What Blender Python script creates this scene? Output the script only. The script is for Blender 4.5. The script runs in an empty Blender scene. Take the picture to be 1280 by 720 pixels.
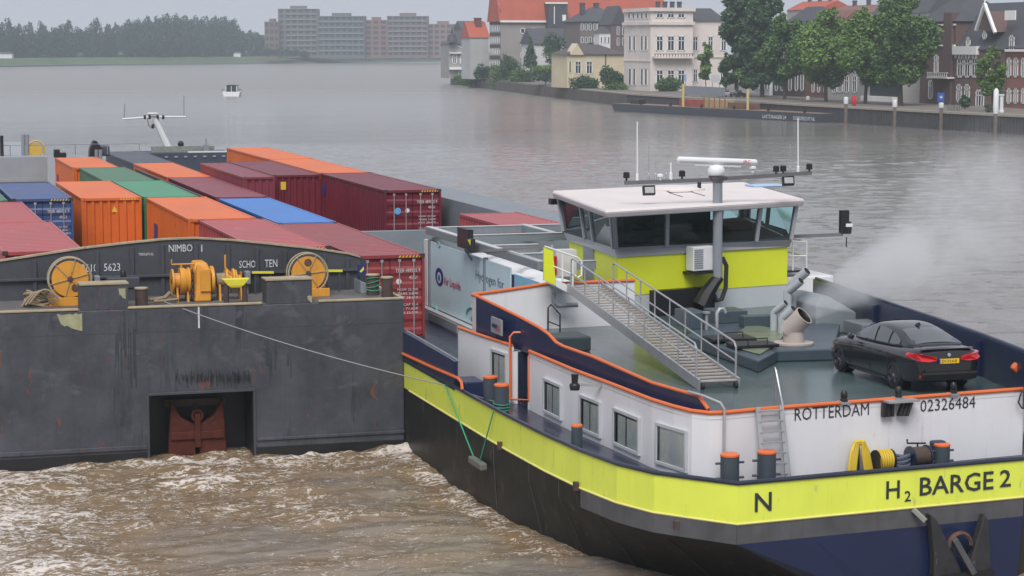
import bpy, math, random
import numpy as np
from mathutils import Vector, Matrix
random.seed(7); RNG = np.random.default_rng(7)
SC = bpy.context.scene
COL = SC.collection
R = math.radians
# ------------------------------------------------------------------ camera
FOC, YHOR, CAMH, YAW = 2700.0, 58.0, 12.5, R(17)      # focal length in photo pixels (1280 wide), horizon row, height above the river
PITCH = math.atan((360 - YHOR) / FOC)
cam_d = bpy.data.cameras.new('camera'); cam = bpy.data.objects.new('camera', cam_d); COL.objects.link(cam)
cam_d.sensor_width = 36; cam_d.lens = FOC / 1280 * 36; cam_d.clip_start = 1; cam_d.clip_end = 12000
cam.location = (0, 0, CAMH); cam.rotation_euler = (R(90) - PITCH, 0, -YAW)
SC.camera = cam
# ------------------------------------------------------------------ sky, sun, exposure
SUN_EL, SUN_AZ = R(52), R(205)
world = bpy.data.worlds.new('World'); SC.world = world; world.use_nodes = True
nt = world.node_tree; nt.nodes.clear()
wo = nt.nodes.new('ShaderNodeOutputWorld'); bg = nt.nodes.new('ShaderNodeBackground')
sk = nt.nodes.new('ShaderNodeTexSky'); sk.sky_type = 'NISHITA'; sk.sun_disc = False
sk.sun_elevation = SUN_EL; sk.sun_rotation = SUN_AZ; sk.dust_density = 4; sk.air_density = 1
mx = nt.nodes.new('ShaderNodeMix'); mx.data_type = 'RGBA'; mx.inputs[0].default_value = 0.93
mx.inputs[7].default_value = (5.3, 5.5, 6.25, 1)      # an even overcast layer over the clear sky
nt.links.new(sk.outputs[0], mx.inputs[6]); nt.links.new(mx.outputs[2], bg.inputs[0]); nt.links.new(bg.outputs[0], wo.inputs[0])
bg.inputs[1].default_value = 0.05
sun_d = bpy.data.lights.new('sun', 'SUN'); sun = bpy.data.objects.new('sun', sun_d); COL.objects.link(sun)
sun_d.energy = 1.5; sun_d.angle = R(35); sun_d.color = (1, .97, .945)
sd = Vector((math.sin(SUN_AZ) * math.cos(SUN_EL), math.cos(SUN_AZ) * math.cos(SUN_EL), math.sin(SUN_EL)))
sun.rotation_euler = sd.to_track_quat('Z', 'Y').to_euler()
vs = SC.view_settings; vs.view_transform = 'Standard'; vs.look = 'None'; vs.gamma = 1; vs.exposure = 1.02; vs.use_curve_mapping = False
SC.render.engine = 'CYCLES'
cy = SC.cycles; cy.use_denoising = True; cy.max_bounces = 6; cy.diffuse_bounces = 3; cy.glossy_bounces = 3
cy.transmission_bounces = 6; cy.transparent_max_bounces = 12; cy.volume_bounces = 2; cy.volume_max_steps = 64; cy.volume_step_rate = 2; cy.caustics_reflective = False; cy.caustics_refractive = False
# ------------------------------------------------------------------ a pixel of the photograph -> a point of the place
FV = Vector((math.sin(YAW) * math.cos(PITCH), math.cos(YAW) * math.cos(PITCH), -math.sin(PITCH)))
RV = Vector((math.cos(YAW), -math.sin(YAW), 0)); UV = RV.cross(FV); CP = Vector((0, 0, CAMH))
def ray(px, py): return FV + RV * ((px - 640) / FOC) - UV * ((py - 360) / FOC)
def az(px, py, z): d = ray(px, py); return CP + d * ((z - CAMH) / d.z)
def ay(px, py, y): d = ray(px, py); return CP + d * (y / d.y)
def ax(px, py, x): d = ray(px, py); return CP + d * (x / d.x)
def aplane(px, py, p0, n): d = ray(px, py); n = Vector(n); return CP + d * ((Vector(p0) - CP).dot(n) / d.dot(n))
# ------------------------------------------------------------------ mesh builder
class MB:
    def __init__(s): s.v = []; s.f = []
    def add(s, vs_, fs):
        o = len(s.v); s.v += [tuple(p) for p in vs_]; s.f += [tuple(i + o for i in f) for f in fs]; return s
    def hexa(s, p): return s.add(p, [(0, 3, 2, 1), (4, 5, 6, 7), (0, 1, 5, 4), (1, 2, 6, 5), (2, 3, 7, 6), (3, 0, 4, 7)])
    def box(s, x0, y0, z0, x1, y1, z1):
        return s.hexa([(x0, y0, z0), (x1, y0, z0), (x1, y1, z0), (x0, y1, z0), (x0, y0, z1), (x1, y0, z1), (x1, y1, z1), (x0, y1, z1)])
    def obox(s, c, a, b, d):
        c, a, b, d = Vector(c), Vector(a), Vector(b), Vector(d)
        return s.hexa([c - a - b - d, c + a - b - d, c + a + b - d, c - a + b - d, c - a - b + d, c + a - b + d, c + a + b + d, c - a + b + d])
    def bar(s, p, q, w, h=None, up=(0, 0, 1)):
        p, q = Vector(p), Vector(q); h = h or w; d = (q - p); L = d.length; d.normalize(); up = Vector(up)
        if abs(d.dot(up)) > .98: up = Vector((1, 0, 0))
        a = d.cross(up).normalized(); b = a.cross(d)
        return s.obox((p + q) / 2, a * w / 2, b * h / 2, d * L / 2) if False else s.hexa([p - a * w / 2 - b * h / 2, p + a * w / 2 - b * h / 2, p + a * w / 2 + b * h / 2, p - a * w / 2 + b * h / 2, q - a * w / 2 - b * h / 2, q + a * w / 2 - b * h / 2, q + a * w / 2 + b * h / 2, q - a * w / 2 + b * h / 2])
    def tube(s, pts, r, n=8, closed=False):
        pts = [Vector(p) for p in pts]; m = len(pts); rings = []
        rs = r if isinstance(r, (list, tuple)) else [r] * m
        prev = None
        for i, p in enumerate(pts):
            if closed: t = pts[(i + 1) % m] - pts[i - 1]
            else: t = pts[min(i + 1, m - 1)] - pts[max(i - 1, 0)]
            t.normalize()
            if prev is None:
                u = Vector((0, 0, 1)) if abs(t.z) < .9 else Vector((1, 0, 0))
                a = t.cross(u).normalized()
            else:
                a = (prev - t * prev.dot(t)).normalized()
            prev = a; b = t.cross(a)
            rings.append([p + (a * math.cos(k * 2 * math.pi / n) + b * math.sin(k * 2 * math.pi / n)) * rs[i] for k in range(n)])
        vs_ = [q for g in rings for q in g]; fs = []
        for i in range(m if closed else m - 1):
            j = (i + 1) % m
            for k in range(n): fs.append((i * n + k, i * n + (k + 1) % n, j * n + (k + 1) % n, j * n + k))
        if not closed: fs += [tuple(range(n - 1, -1, -1)), tuple((m - 1) * n + k for k in range(n))]
        return s.add(vs_, fs)
    def cyl(s, p, q, r, n=12, r2=None): return s.tube([p, q], [r, r if r2 is None else r2], n)
    def lathe(s, c, axis, prof, n=20):
        c, t = Vector(c), Vector(axis).normalized(); u = Vector((0, 0, 1)) if abs(t.z) < .9 else Vector((1, 0, 0))
        a = t.cross(u).normalized(); b = t.cross(a); vs_ = []; fs = []
        for r, h in prof: vs_ += [c + t * h + (a * math.cos(k * 2 * math.pi / n) + b * math.sin(k * 2 * math.pi / n)) * max(r, 1e-4) for k in range(n)]
        for i in range(len(prof) - 1):
            for k in range(n): fs.append((i * n + k, i * n + (k + 1) % n, (i + 1) * n + (k + 1) % n, (i + 1) * n + k))
        fs += [tuple(range(n - 1, -1, -1)), tuple((len(prof) - 1) * n + k for k in range(n))]
        return s.add(vs_, fs)
    def prism(s, poly, z0, z1):
        n = len(poly); vs_ = [(p[0], p[1], z0) for p in poly] + [(p[0], p[1], z1) for p in poly]
        return s.add(vs_, [tuple(range(n - 1, -1, -1)), tuple(range(n, 2 * n))] + [(i, (i + 1) % n, n + (i + 1) % n, n + i) for i in range(n)])
    def extr(s, pts, vec):
        n = len(pts); v = Vector(vec); pts = [Vector(p) for p in pts]
        return s.add(pts + [p + v for p in pts], [tuple(range(n - 1, -1, -1)), tuple(range(n, 2 * n))] + [(i, (i + 1) % n, n + (i + 1) % n, n + i) for i in range(n)])
    def poly(s, pts): return s.add(pts, [tuple(range(len(pts)))])
    def loft(s, rings, close=False, caps=True):
        n = len(rings[0]); fs = []; m = len(rings)
        for i in range(m - 1):
            for k in range(n if close else n - 1): fs.append((i * n + k, i * n + (k + 1) % n, (i + 1) * n + (k + 1) % n, (i + 1) * n + k))
        if close and caps: fs += [tuple(range(n - 1, -1, -1)), tuple((m - 1) * n + k for k in range(n))]
        return s.add([q for g in rings for q in g], fs)
    def wall(s, pts, z0, z1, t):           # an upright sheet of thickness t along a plan polyline (z0/z1 numbers or lists)
        pts = [Vector((p[0], p[1])) for p in pts]; m = len(pts); rings = []
        for i, p in enumerate(pts):
            d = (pts[min(i + 1, m - 1)] - pts[max(i - 1, 0)]).normalized(); nrm = Vector((-d.y, d.x)) * t
            a = z0[i] if isinstance(z0, (list, tuple)) else z0; b = z1[i] if isinstance(z1, (list, tuple)) else z1
            q = p + nrm
            rings.append([(p.x, p.y, a), (p.x, p.y, b), (q.x, q.y, b), (q.x, q.y, a)])
        return s.loft(rings, close=True)
ORG = {}
def mesh(mb, name, org=(0, 0, 0), smooth=False):
    me = bpy.data.meshes.new(name); o = Vector(org)
    me.from_pydata([(p[0] - o.x, p[1] - o.y, p[2] - o.z) for p in mb.v], [], mb.f)
    if smooth:
        me.polygons.foreach_set('use_smooth', [True] * len(me.polygons))
        try: me.set_sharp_from_angle(angle=R(smooth if smooth is not True else 40))
        except Exception: pass
    me.update(); return me
def recalc(me):
    import bmesh
    b = bmesh.new(); b.from_mesh(me); bmesh.ops.recalc_face_normals(b, faces=b.faces); b.to_mesh(me); b.free()
def tag(o, label=None, cat=None, group=None, kind=None):
    for k, v in (('label', label), ('category', cat), ('group', group), ('kind', kind)):
        if v: o[k] = v
    return o
def thing(name, label, cat, loc=(0, 0, 0), group=None):
    o = bpy.data.objects.new(name, None); COL.objects.link(o); o.location = loc; o.empty_display_size = .3
    ORG[o.name] = Vector(loc); return tag(o, label, cat, group)
def node(name, parent):                    # an Empty that is a part and parents sub-parts
    o = bpy.data.objects.new(name, None); COL.objects.link(o); o.parent = parent; ORG[o.name] = ORG[parent.name]; return o
def part(mb, name, mat, parent, smooth=False, bevel=0, label=None, fix=True, kind=None):
    me = mesh(mb, name, ORG[parent.name], smooth)
    if fix: recalc(me)
    me.materials.append(mat); o = bpy.data.objects.new(name, me); COL.objects.link(o); o.parent = parent; ORG[o.name] = ORG[parent.name]
    if bevel:
        b = o.modifiers.new('b', 'BEVEL'); b.width = bevel; b.segments = 2; b.limit_method = 'ANGLE'; b.angle_limit = R(40)
    return tag(o, label, kind=kind)
def solo(mb, name, mat, label, cat, loc=(0, 0, 0), group=None, smooth=False, bevel=0, kind=None, fix=True):
    me = mesh(mb, name, loc, smooth)
    if fix: recalc(me)
    me.materials.append(mat); o = bpy.data.objects.new(name, me); COL.objects.link(o); o.location = loc; ORG[o.name] = Vector(loc)
    if bevel:
        b = o.modifiers.new('b', 'BEVEL'); b.width = bevel; b.segments = 2; b.limit_method = 'ANGLE'; b.angle_limit = R(40)
    return tag(o, label, cat, group, kind)
def copy_tree(o, parent=None):
    c = o.copy(); COL.objects.link(c); c.parent = parent
    for ch in o.children: copy_tree(ch, c)
    return c
def text(s, p, dx, up, h, mat, parent, w=None, off=.006, bold=0, mid=False, name='lettering', shear=0):
    cu = bpy.data.curves.new('t', 'FONT'); cu.body = s; cu.size = 1; cu.offset = bold; cu.shear = shear; cu.resolution_u = 2
    ob = bpy.data.objects.new('t', cu); COL.objects.link(ob)
    dg = bpy.context.evaluated_depsgraph_get(); me = bpy.data.meshes.new_from_object(ob.evaluated_get(dg)); bpy.data.objects.remove(ob); bpy.data.curves.remove(cu)
    co = np.array([v.co[:] for v in me.vertices]); x0, x1 = co[:, 0].min(), co[:, 0].max(); y0, y1 = co[:, 1].min(), co[:, 1].max()
    dx, up, p = Vector(dx).normalized(), Vector(up).normalized(), Vector(p); nrm = dx.cross(up)
    sy = h / (y1 - y0); sx = (w / (x1 - x0)) if w else sy
    org = ORG[parent.name]
    for v in me.vertices:
        a = (v.co.x - (x0 if not mid else (x0 + x1) / 2)) * sx; b = (v.co.y - y0) * sy
        v.co = p + dx * a + up * b + nrm * off - org
    me.materials.clear(); me.materials.append(mat); me.name = name
    o = bpy.data.objects.new(name, me); COL.objects.link(o); o.parent = parent; ORG[o.name] = org; return o
# ------------------------------------------------------------------ materials
MC = {}
def N(t, k, **kw):
    n = t.nodes.new(k)
    for a, b in kw.items(): setattr(n, a, b)
    return n
def M(name, col, rough=.5, metal=0, var=.12, vs_=.8, bump=.0, bs=25, streak=0, scol=(.05, .045, .04), rust=0, rcol=(.25, .07, .03), rs=.9, emit=0, spec=.5, coat=0, extra=()):
    """painted or plain surface: base colour, large and small mottling, vertical run-off streaks, rust or scuffs with a shape of their own"""
    if name in MC: return MC[name]
    m = bpy.data.materials.new(name); m.use_nodes = True; t = m.node_tree; b = t.nodes['Principled BSDF']; L = t.links.new
    b.inputs['Roughness'].default_value = rough; b.inputs['Metallic'].default_value = metal; b.inputs['Specular IOR Level'].default_value = spec
    if coat: b.inputs['Coat Weight'].default_value = coat; b.inputs['Coat Roughness'].default_value = .06
    tc = N(t, 'ShaderNodeTexCoord'); cur = None
    base = N(t, 'ShaderNodeRGB'); base.outputs[0].default_value = (*col, 1); cur = base.outputs[0]
    if var:
        n1 = N(t, 'ShaderNodeTexNoise'); n1.inputs['Scale'].default_value = vs_; n1.inputs['Detail'].default_value = 7; n1.inputs['Roughness'].default_value = .65
        L(tc.outputs['Object'], n1.inputs['Vector'])
        mr = N(t, 'ShaderNodeMapRange'); mr.inputs[1].default_value = .25; mr.inputs[2].default_value = .75; mr.inputs[3].default_value = 1 - var; mr.inputs[4].default_value = 1 + var
        L(n1.outputs['Fac'], mr.inputs[0])
        mm = N(t, 'ShaderNodeMix', data_type='RGBA', blend_type='MULTIPLY'); mm.inputs[0].default_value = 1; L(cur, mm.inputs[6]); L(mr.outputs[0], mm.inputs[7]); cur = mm.outputs[2]
        rr = N(t, 'ShaderNodeMapRange'); rr.inputs[3].default_value = max(rough - .12, .04); rr.inputs[4].default_value = min(rough + .14, 1); L(n1.outputs['Fac'], rr.inputs[0]); L(rr.outputs[0], b.inputs['Roughness'])
    if streak:
        mp = N(t, 'ShaderNodeMapping'); mp.inputs['Scale'].default_value = (3.2, 3.2, .16); L(tc.outputs['Object'], mp.inputs[0])
        n2 = N(t, 'ShaderNodeTexNoise'); n2.inputs['Scale'].default_value = 1.6; n2.inputs['Detail'].default_value = 6; n2.inputs['Roughness'].default_value = .7; L(mp.outputs[0], n2.inputs['Vector'])
        mr = N(t, 'ShaderNodeMapRange'); mr.inputs[1].default_value = .52; mr.inputs[2].default_value = .78; mr.inputs[4].default_value = streak; L(n2.outputs['Fac'], mr.inputs[0])
        mm = N(t, 'ShaderNodeMix', data_type='RGBA'); L(mr.outputs[0], mm.inputs[0]); L(cur, mm.inputs[6]); mm.inputs[7].default_value = (*scol, 1); cur = mm.outputs[2]
    if rust:
        n3 = N(t, 'ShaderNodeTexNoise'); n3.inputs['Scale'].default_value = rs; n3.inputs['Detail'].default_value = 9; n3.inputs['Roughness'].default_value = .72; n3.inputs['Distortion'].default_value = .6
        mp = N(t, 'ShaderNodeMapping'); mp.inputs['Scale'].default_value = (1.3, 1.3, .8); mp.inputs['Location'].default_value = (3, 5, 9); L(tc.outputs['Object'], mp.inputs[0]); L(mp.outputs[0], n3.inputs['Vector'])
        mr = N(t, 'ShaderNodeMapRange'); mr.inputs[1].default_value = .70 - rust * .25; mr.inputs[2].default_value = .735 - rust * .25; L(n3.outputs['Fac'], mr.inputs[0])
        mm = N(t, 'ShaderNodeMix', data_type='RGBA'); L(mr.outputs[0], mm.inputs[0]); L(cur, mm.inputs[6]); mm.inputs[7].default_value = (*rcol, 1); cur = mm.outputs[2]
    for k_, (am, ec, es, ev) in enumerate(extra):          # scrapes, repairs and grime with their own outlines
        n5 = N(t, 'ShaderNodeTexNoise'); n5.inputs['Scale'].default_value = es; n5.inputs['Detail'].default_value = 8; n5.inputs['Roughness'].default_value = .68; n5.inputs['Distortion'].default_value = .4
        mp = N(t, 'ShaderNodeMapping'); mp.inputs['Scale'].default_value = ev; mp.inputs['Location'].default_value = (7 * k_ + 2, 3, 11 * k_); L(tc.outputs['Object'], mp.inputs[0]); L(mp.outputs[0], n5.inputs['Vector'])
        mr = N(t, 'ShaderNodeMapRange'); mr.inputs[1].default_value = .68 - am * .25; mr.inputs[2].default_value = .76 - am * .25; mr.inputs[4].default_value = .8; L(n5.outputs['Fac'], mr.inputs[0])
        mm = N(t, 'ShaderNodeMix', data_type='RGBA'); L(mr.outputs[0], mm.inputs[0]); L(cur, mm.inputs[6]); mm.inputs[7].default_value = (*ec, 1); cur = mm.outputs[2]
    L(cur, b.inputs['Base Color'])
    if bump:
        n4 = N(t, 'ShaderNodeTexNoise'); n4.inputs['Scale'].default_value = bs; n4.inputs['Detail'].default_value = 4; L(tc.outputs['Object'], n4.inputs['Vector'])
        bp = N(t, 'ShaderNodeBump'); bp.inputs['Strength'].default_value = bump; bp.inputs['Distance'].default_value = .03; L(n4.outputs['Fac'], bp.inputs['Height']); L(bp.outputs[0], b.inputs['Normal'])
    if emit: b.inputs['Emission Color'].default_value = (*col, 1); b.inputs['Emission Strength'].default_value = emit
    MC[name] = m; return m
def glass(name, tint, mixf=.25, rough=.03):
    if name in MC: return MC[name]
    m = bpy.data.materials.new(name); m.use_nodes = True; t = m.node_tree; t.nodes.clear(); L = t.links.new
    o = N(t, 'ShaderNodeOutputMaterial'); a = N(t, 'ShaderNodeBsdfTransparent'); a.inputs[0].default_value = (*tint, 1)
    g = N(t, 'ShaderNodeBsdfGlossy'); g.inputs['Roughness'].default_value = rough; g.inputs[0].default_value = (.9, .95, 1, 1)
    fr = N(t, 'ShaderNodeLayerWeight'); fr.inputs[0].default_value = mixf; mx_ = N(t, 'ShaderNodeMixShader')
    L(fr.outputs['Fresnel'], mx_.inputs[0]); L(a.outputs[0], mx_.inputs[1]); L(g.outputs[0], mx_.inputs[2]); L(mx_.outputs[0], o.inputs[0]); MC[name] = m; return m
# ------------------------------------------------------------------ water
def vnoise(x, y, seed):
    g = np.random.default_rng(seed).random((256, 256)); xi = np.floor(x).astype(int); yi = np.floor(y).astype(int); fx = x - xi; fy = y - yi
    fx = fx * fx * (3 - 2 * fx); fy = fy * fy * (3 - 2 * fy); a = lambda i, j: g[(xi + i) % 256, (yi + j) % 256]
    return (a(0, 0) * (1 - fx) + a(1, 0) * fx) * (1 - fy) + (a(0, 1) * (1 - fx) + a(1, 1) * fx) * fy - .5
def fbm(x, y, seed, o=4):
    return sum(vnoise(x * 2 ** k, y * 2 ** k, seed + k) * .5 ** k for k in range(o))
def water_mat():
    m = bpy.data.materials.new('river_water'); m.use_nodes = True; t = m.node_tree; b = t.nodes['Principled BSDF']; L = t.links.new
    b.inputs['IOR'].default_value = 1.33; b.inputs['Roughness'].default_value = .1
    geo = N(t, 'ShaderNodeNewGeometry'); at = N(t, 'ShaderNodeAttribute', attribute_name='foam')
    def noise(sc, det, sx=1, sy=1, dist=0, ro=.6):
        mp = N(t, 'ShaderNodeMapping'); mp.inputs['Scale'].default_value = (sx, sy, 1); L(geo.outputs['Position'], mp.inputs[0])
        n = N(t, 'ShaderNodeTexNoise'); n.inputs['Scale'].default_value = sc; n.inputs['Detail'].default_value = det; n.inputs['Roughness'].default_value = ro; n.inputs['Distortion'].default_value = dist; L(mp.outputs[0], n.inputs['Vector']); return n.outputs['Fac']
    def math_(op, a, b_=None, clamp=False):
        n = N(t, 'ShaderNodeMath', operation=op, use_clamp=clamp)
        for i, v in enumerate((a, b_)):
            if v is None: continue
            if isinstance(v, (int, float)): n.inputs[i].default_value = v
            else: L(v, n.inputs[i])
        return n.outputs[0]
    # foam: curling threads (ridged noise) thickened where the wash is strong
    ridge = lambda n_, k: math_('SUBTRACT', 1, math_('MULTIPLY', math_('ABSOLUTE', math_('SUBTRACT', n_, .5)), k), clamp=True)
    r1 = ridge(noise(.9, 7, 1, 1.5, 1.6, .62), 11); r2 = ridge(noise(2.6, 7, 1, 1.4, 1.4, .64), 9); n2 = noise(1.1, 9, 1, 1.5, .8, .75)
    s = math_('ADD', math_('ADD', math_('MULTIPLY', r1, .42), math_('MULTIPLY', r2, .42)), math_('MULTIPLY', math_('SUBTRACT', n2, .5), 1.3))
    f = math_('ADD', s, math_('SUBTRACT', at.outputs['Fac'], .60))
    mr = N(t, 'ShaderNodeMapRange'); mr.inputs[1].default_value = .40; mr.inputs[2].default_value = .66; L(f, mr.inputs[0]); fac = math_('MULTIPLY', mr.outputs[0], .85)
    c = N(t, 'ShaderNodeMix', data_type='RGBA'); n3 = noise(.35, 4, 1, 2)
    c0 = N(t, 'ShaderNodeMix', data_type='RGBA'); L(n3, c0.inputs[0]); c0.inputs[6].default_value = (.160, .108, .058, 1); c0.inputs[7].default_value = (.255, .182, .110, 1)
    cs = N(t, 'ShaderNodeMix', data_type='RGBA'); sr = N(t, 'ShaderNodeMapRange'); sr.inputs[1].default_value = .2; sr.inputs[2].default_value = .42; L(at.outputs['Fac'], sr.inputs[0]); L(sr.outputs[0], cs.inputs[0]); cs.inputs[6].default_value = (.215, .200, .185, 1); L(c0.outputs[2], cs.inputs[7])   # sediment stirred up only in the wash
    L(fac, c.inputs[0]); L(cs.outputs[2], c.inputs[6]); c.inputs[7].default_value = (.70, .65, .60, 1); L(c.outputs[2], b.inputs['Base Color'])
    rg = N(t, 'ShaderNodeMapRange'); L(fac, rg.inputs[0]); rg.inputs[3].default_value = .07; rg.inputs[4].default_value = .7
    sy0 = N(t, 'ShaderNodeSeparateXYZ'); L(geo.outputs['Position'], sy0.inputs[0]); fr = N(t, 'ShaderNodeMapRange'); fr.inputs[1].default_value = 300; fr.inputs[2].default_value = 650; fr.inputs[3].default_value = 0; fr.inputs[4].default_value = .24; L(sy0.outputs['Y'], fr.inputs[0])   # wavelets too small to model out there
    L(math_('ADD', rg.outputs[0], fr.outputs[0]), b.inputs['Roughness'])
    # ripples: wind lines, stretched across the wind, and fine chop
    w1 = noise(.75, 5, .8, 1.3, .4); w2 = noise(2.6, 4, .85, 1.2, .3); w3 = noise(.05, 3, .6, 1.4)
    hgt = math_('ADD', math_('ADD', math_('MULTIPLY', w1, .42), math_('MULTIPLY', w2, .15)), math_('MULTIPLY', fac, .05))
    amp = N(t, 'ShaderNodeMapRange'); L(w3, amp.inputs[0]); amp.inputs[1].default_value = .35; amp.inputs[2].default_value = .65; amp.inputs[3].default_value = .32; amp.inputs[4].default_value = 1.0
    sy = N(t, 'ShaderNodeSeparateXYZ'); L(geo.outputs['Position'], sy.inputs[0]); calm = N(t, 'ShaderNodeMapRange'); calm.inputs[1].default_value = 180; calm.inputs[2].default_value = 620; calm.inputs[3].default_value = 1; calm.inputs[4].default_value = .6; L(sy.outputs['Y'], calm.inputs[0])   # the open reach upstream lies calmer
    bp = N(t, 'ShaderNodeBump'); bp.inputs['Distance'].default_value = .32; L(math_('MULTIPLY', amp.outputs[0], calm.outputs[0]), bp.inputs['Strength']); L(hgt, bp.inputs['Height']); L(bp.outputs[0], b.inputs['Normal'])
    return m
WATER = water_mat()
def water_grid(name, x0, x1, y0, y1, st, hf, ff, label):
    nx, ny = int((x1 - x0) / st) + 1, int((y1 - y0) / st) + 1
    xs = np.linspace(x0, x1, nx); ys = np.linspace(y0, y1, ny); X, Y_ = np.meshgrid(xs, ys); ed = np.minimum(np.minimum(X - x0, x1 - X), np.minimum(Y_ - y0, y1 - Y_))
    Zz = hf(X, Y_) * np.clip(ed / 2.0, 0, 1); me = bpy.data.meshes.new(name)
    me.vertices.add(nx * ny); me.vertices.foreach_set('co', np.stack([X, Y_, Zz], -1).astype(np.float32).ravel())
    i = np.arange(ny - 1)[:, None] * nx + np.arange(nx - 1)[None]; q = np.stack([i, i + 1, i + nx + 1, i + nx], -1).reshape(-1, 4)
    me.loops.add(q.size); me.loops.foreach_set('vertex_index', q.ravel().astype(np.int32)); me.polygons.add(len(q)); me.polygons.foreach_set('loop_start', np.arange(0, q.size, 4, dtype=np.int32))
    me.polygons.foreach_set('use_smooth', np.ones(len(q), bool)); a = me.attributes.new('foam', 'FLOAT', 'POINT'); a.data.foreach_set('value', ff(X, Y_).astype(np.float32).ravel())
    me.update(calc_edges=True); me.validate(); me.materials.append(WATER); o = bpy.data.objects.new(name, me); COL.objects.link(o); o['kind'] = 'structure'; o['label'] = label; return o
FOAM = [(10, 660, 2.2, 3.2, .85), (60, 715, 2.4, 1.8, .8), (10, 612, 1.6, 1.5, .5), (50, 600, 1.2, .8, .45), (255, 585, .9, 2.0, .55), (250, 605, .8, .7, .4), (300, 600, 1.6, 1.0, .35), (370, 632, 1.0, 1.2, .5), (420, 648, 1.4, .9, .45),
        (340, 580, 2.2, .8, .25), (520, 565, .8, 1.2, .35), (545, 598, .6, 1.6, .3), (600, 640, .5, 2.0, .3), (440, 700, 2.5, 1.0, .22), (150, 640, 4, 1.6, .2), (200, 600, 3, 1.6, .22), (1275, 705, 1.5, 1, .5), (690, 690, .6, 1.5, .25)]
FP = [(az(a, b, 0), c, d, e) for a, b, c, d, e in FOAM]
def near_f(X, Y_):
    f = .285 + .10 * np.clip(1 - np.abs(64.6 - Y_) / 18, 0, 1) * (X < 17)
    f = f + .32 * np.exp(-((Y_ - 64.1) / .35) ** 2) * (X < 16.4) + .14 * np.exp(-((X - 15.9) / .45) ** 2) * (Y_ > 50)
    for p, a, b, e in FP: f = f + .45 * e * np.exp(-((X - p.x) / a) ** 2 - ((Y_ - p.y) / b) ** 2)
    return np.clip(f + .12 * fbm(X * .7, Y_ * .7, 50), 0, 1.25)
def near_h(X, Y_):
    turb = np.clip(.35 + .65 * np.clip(1 - (64.6 - Y_) / 22, 0, 1), 0, 1)
    wx = X + .8 * fbm(X * .4, Y_ * .4, 5); wy = Y_ + .8 * fbm(X * .4, Y_ * .4, 9)
    h = .32 * fbm(wx * .45, wy * .8, 20, 5) + .17 * (.25 - np.abs(fbm(wx * .8, wy * 1.3, 33, 4)))
    h = .75 * h * turb + .05 * turb * (.22 - np.abs(fbm(wx * 2.6, wy * 3.6, 44, 3)))
    for p, a, b, e in FP: h = h + .16 * e * np.exp(-((X - p.x) / a) ** 2 - ((Y_ - p.y) / b) ** 2)
    return h + .14 * np.exp(-((Y_ - 64.2) / .4) ** 2) * (.5 + vnoise(X * 2.5, Y_ * 0, 3))
def mid_h(X, Y_): return np.clip((285 - Y_) / 70, 0, 1) * .15 * fbm(X * .42, Y_ * .62, 60, 4) * (0.55 + 1.2 * np.clip(fbm(X * .02, Y_ * .03, 70, 2) + .4, 0, 1)) + np.clip((285 - Y_) / 70, 0, 1) * .05 * fbm(X * .8, Y_ * 1.6, 61, 2)
water_grid('water', -6, 32, 34, 70, .12, near_h, near_f, 'churned brown river water with white wash beneath the barges')
water_grid('water', 32, 158, 34, 290, .45, mid_h, lambda X, Y_: X * 0 + .2, 'rippled grey brown river beside the wheelhouse')
mb = MB()
def wq(x0, x1, y0, y1): mb.poly([(x0, y0, 0), (x1, y0, 0), (x1, y1, 0), (x0, y1, 0)])
wq(-3000, -6, -400, 3500); wq(158, 3000, -400, 3500); wq(-6, 158, -400, 34); wq(-6, 32, 70, 290); wq(-6, 158, 290, 3500)
o = solo(mb, 'water', WATER, 'wide calm grey river reaching to the far bank', None, kind='structure'); at_ = o.data.attributes.new('foam', 'FLOAT', 'POINT'); at_.data.foreach_set('value', [.2] * len(o.data.vertices))
# ------------------------------------------------------------------ paints
DK = M('barge_dark_paint', (.064, .069, .083), .5, spec=.35, var=.42, vs_=.7, streak=.55, scol=(.032, .034, .04), rust=.34, rcol=(.17, .062, .055), rs=.9, extra=((.42, (.030, .033, .040), .9, (1.6, 1.6, .22)), (.40, (.095, .10, .115), 1.3, (.8, .8, 1.3)), (.30, (.11, .06, .05), 2.4, (1.6, 1.6, .4))), bump=.25, bs=6)
DK2 = M('coaming_dark_paint', (.055, .06, .072), .5, var=.2, streak=.35, bump=.15, bs=8)
DKD = M('barge_deck_paint', (.12, .115, .115), .65, var=.35, vs_=1.2, rust=.3, rcol=(.16, .08, .05), bump=.3)
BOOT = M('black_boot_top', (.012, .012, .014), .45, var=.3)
TAN = M('worn_tan_edge', (.36, .30, .20), .7, var=.3, vs_=3, rust=.3, rcol=(.15, .1, .06))
PALEG = M('bare_primer_patch', (.33, .33, .2), .75, var=.3, vs_=4)
YEL = M('machinery_yellow', (.66, .30, .035), .45, var=.15, streak=.35, scol=(.25, .10, .02), rust=.2, rcol=(.12, .05, .02), rs=2.5)
YEL2 = M('dull_yellow', (.55, .36, .06), .5, var=.2)
LEM = M('lemon_yellow_paint', (.72, .66, .05), .45, var=.12)
ROPE = M('old_rope', (.30, .23, .15), .9, var=.3, vs_=9, bump=.6, bs=60)
STEEL = M('dark_rusty_steel', (.07, .045, .04), .7, var=.35, vs_=5, rust=.4, rcol=(.14, .06, .04))
RUSTY = M('red_rusty_anchor', (.085, .022, .015), .8, spec=.2, var=.4, vs_=3, streak=.4, rust=.35, rcol=(.13, .055, .036), rs=2.5, bump=.4)
WHT = M('white_lettering', (.62, .64, .67), .6, var=.2, vs_=6)
GREYM = M('mid_grey_steel', (.24, .26, .29), .45, var=.15, streak=.25, scol=(.12, .11, .1))
BLK = M('black_plastic', (.013, .013, .015), .4, var=.2)
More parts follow.
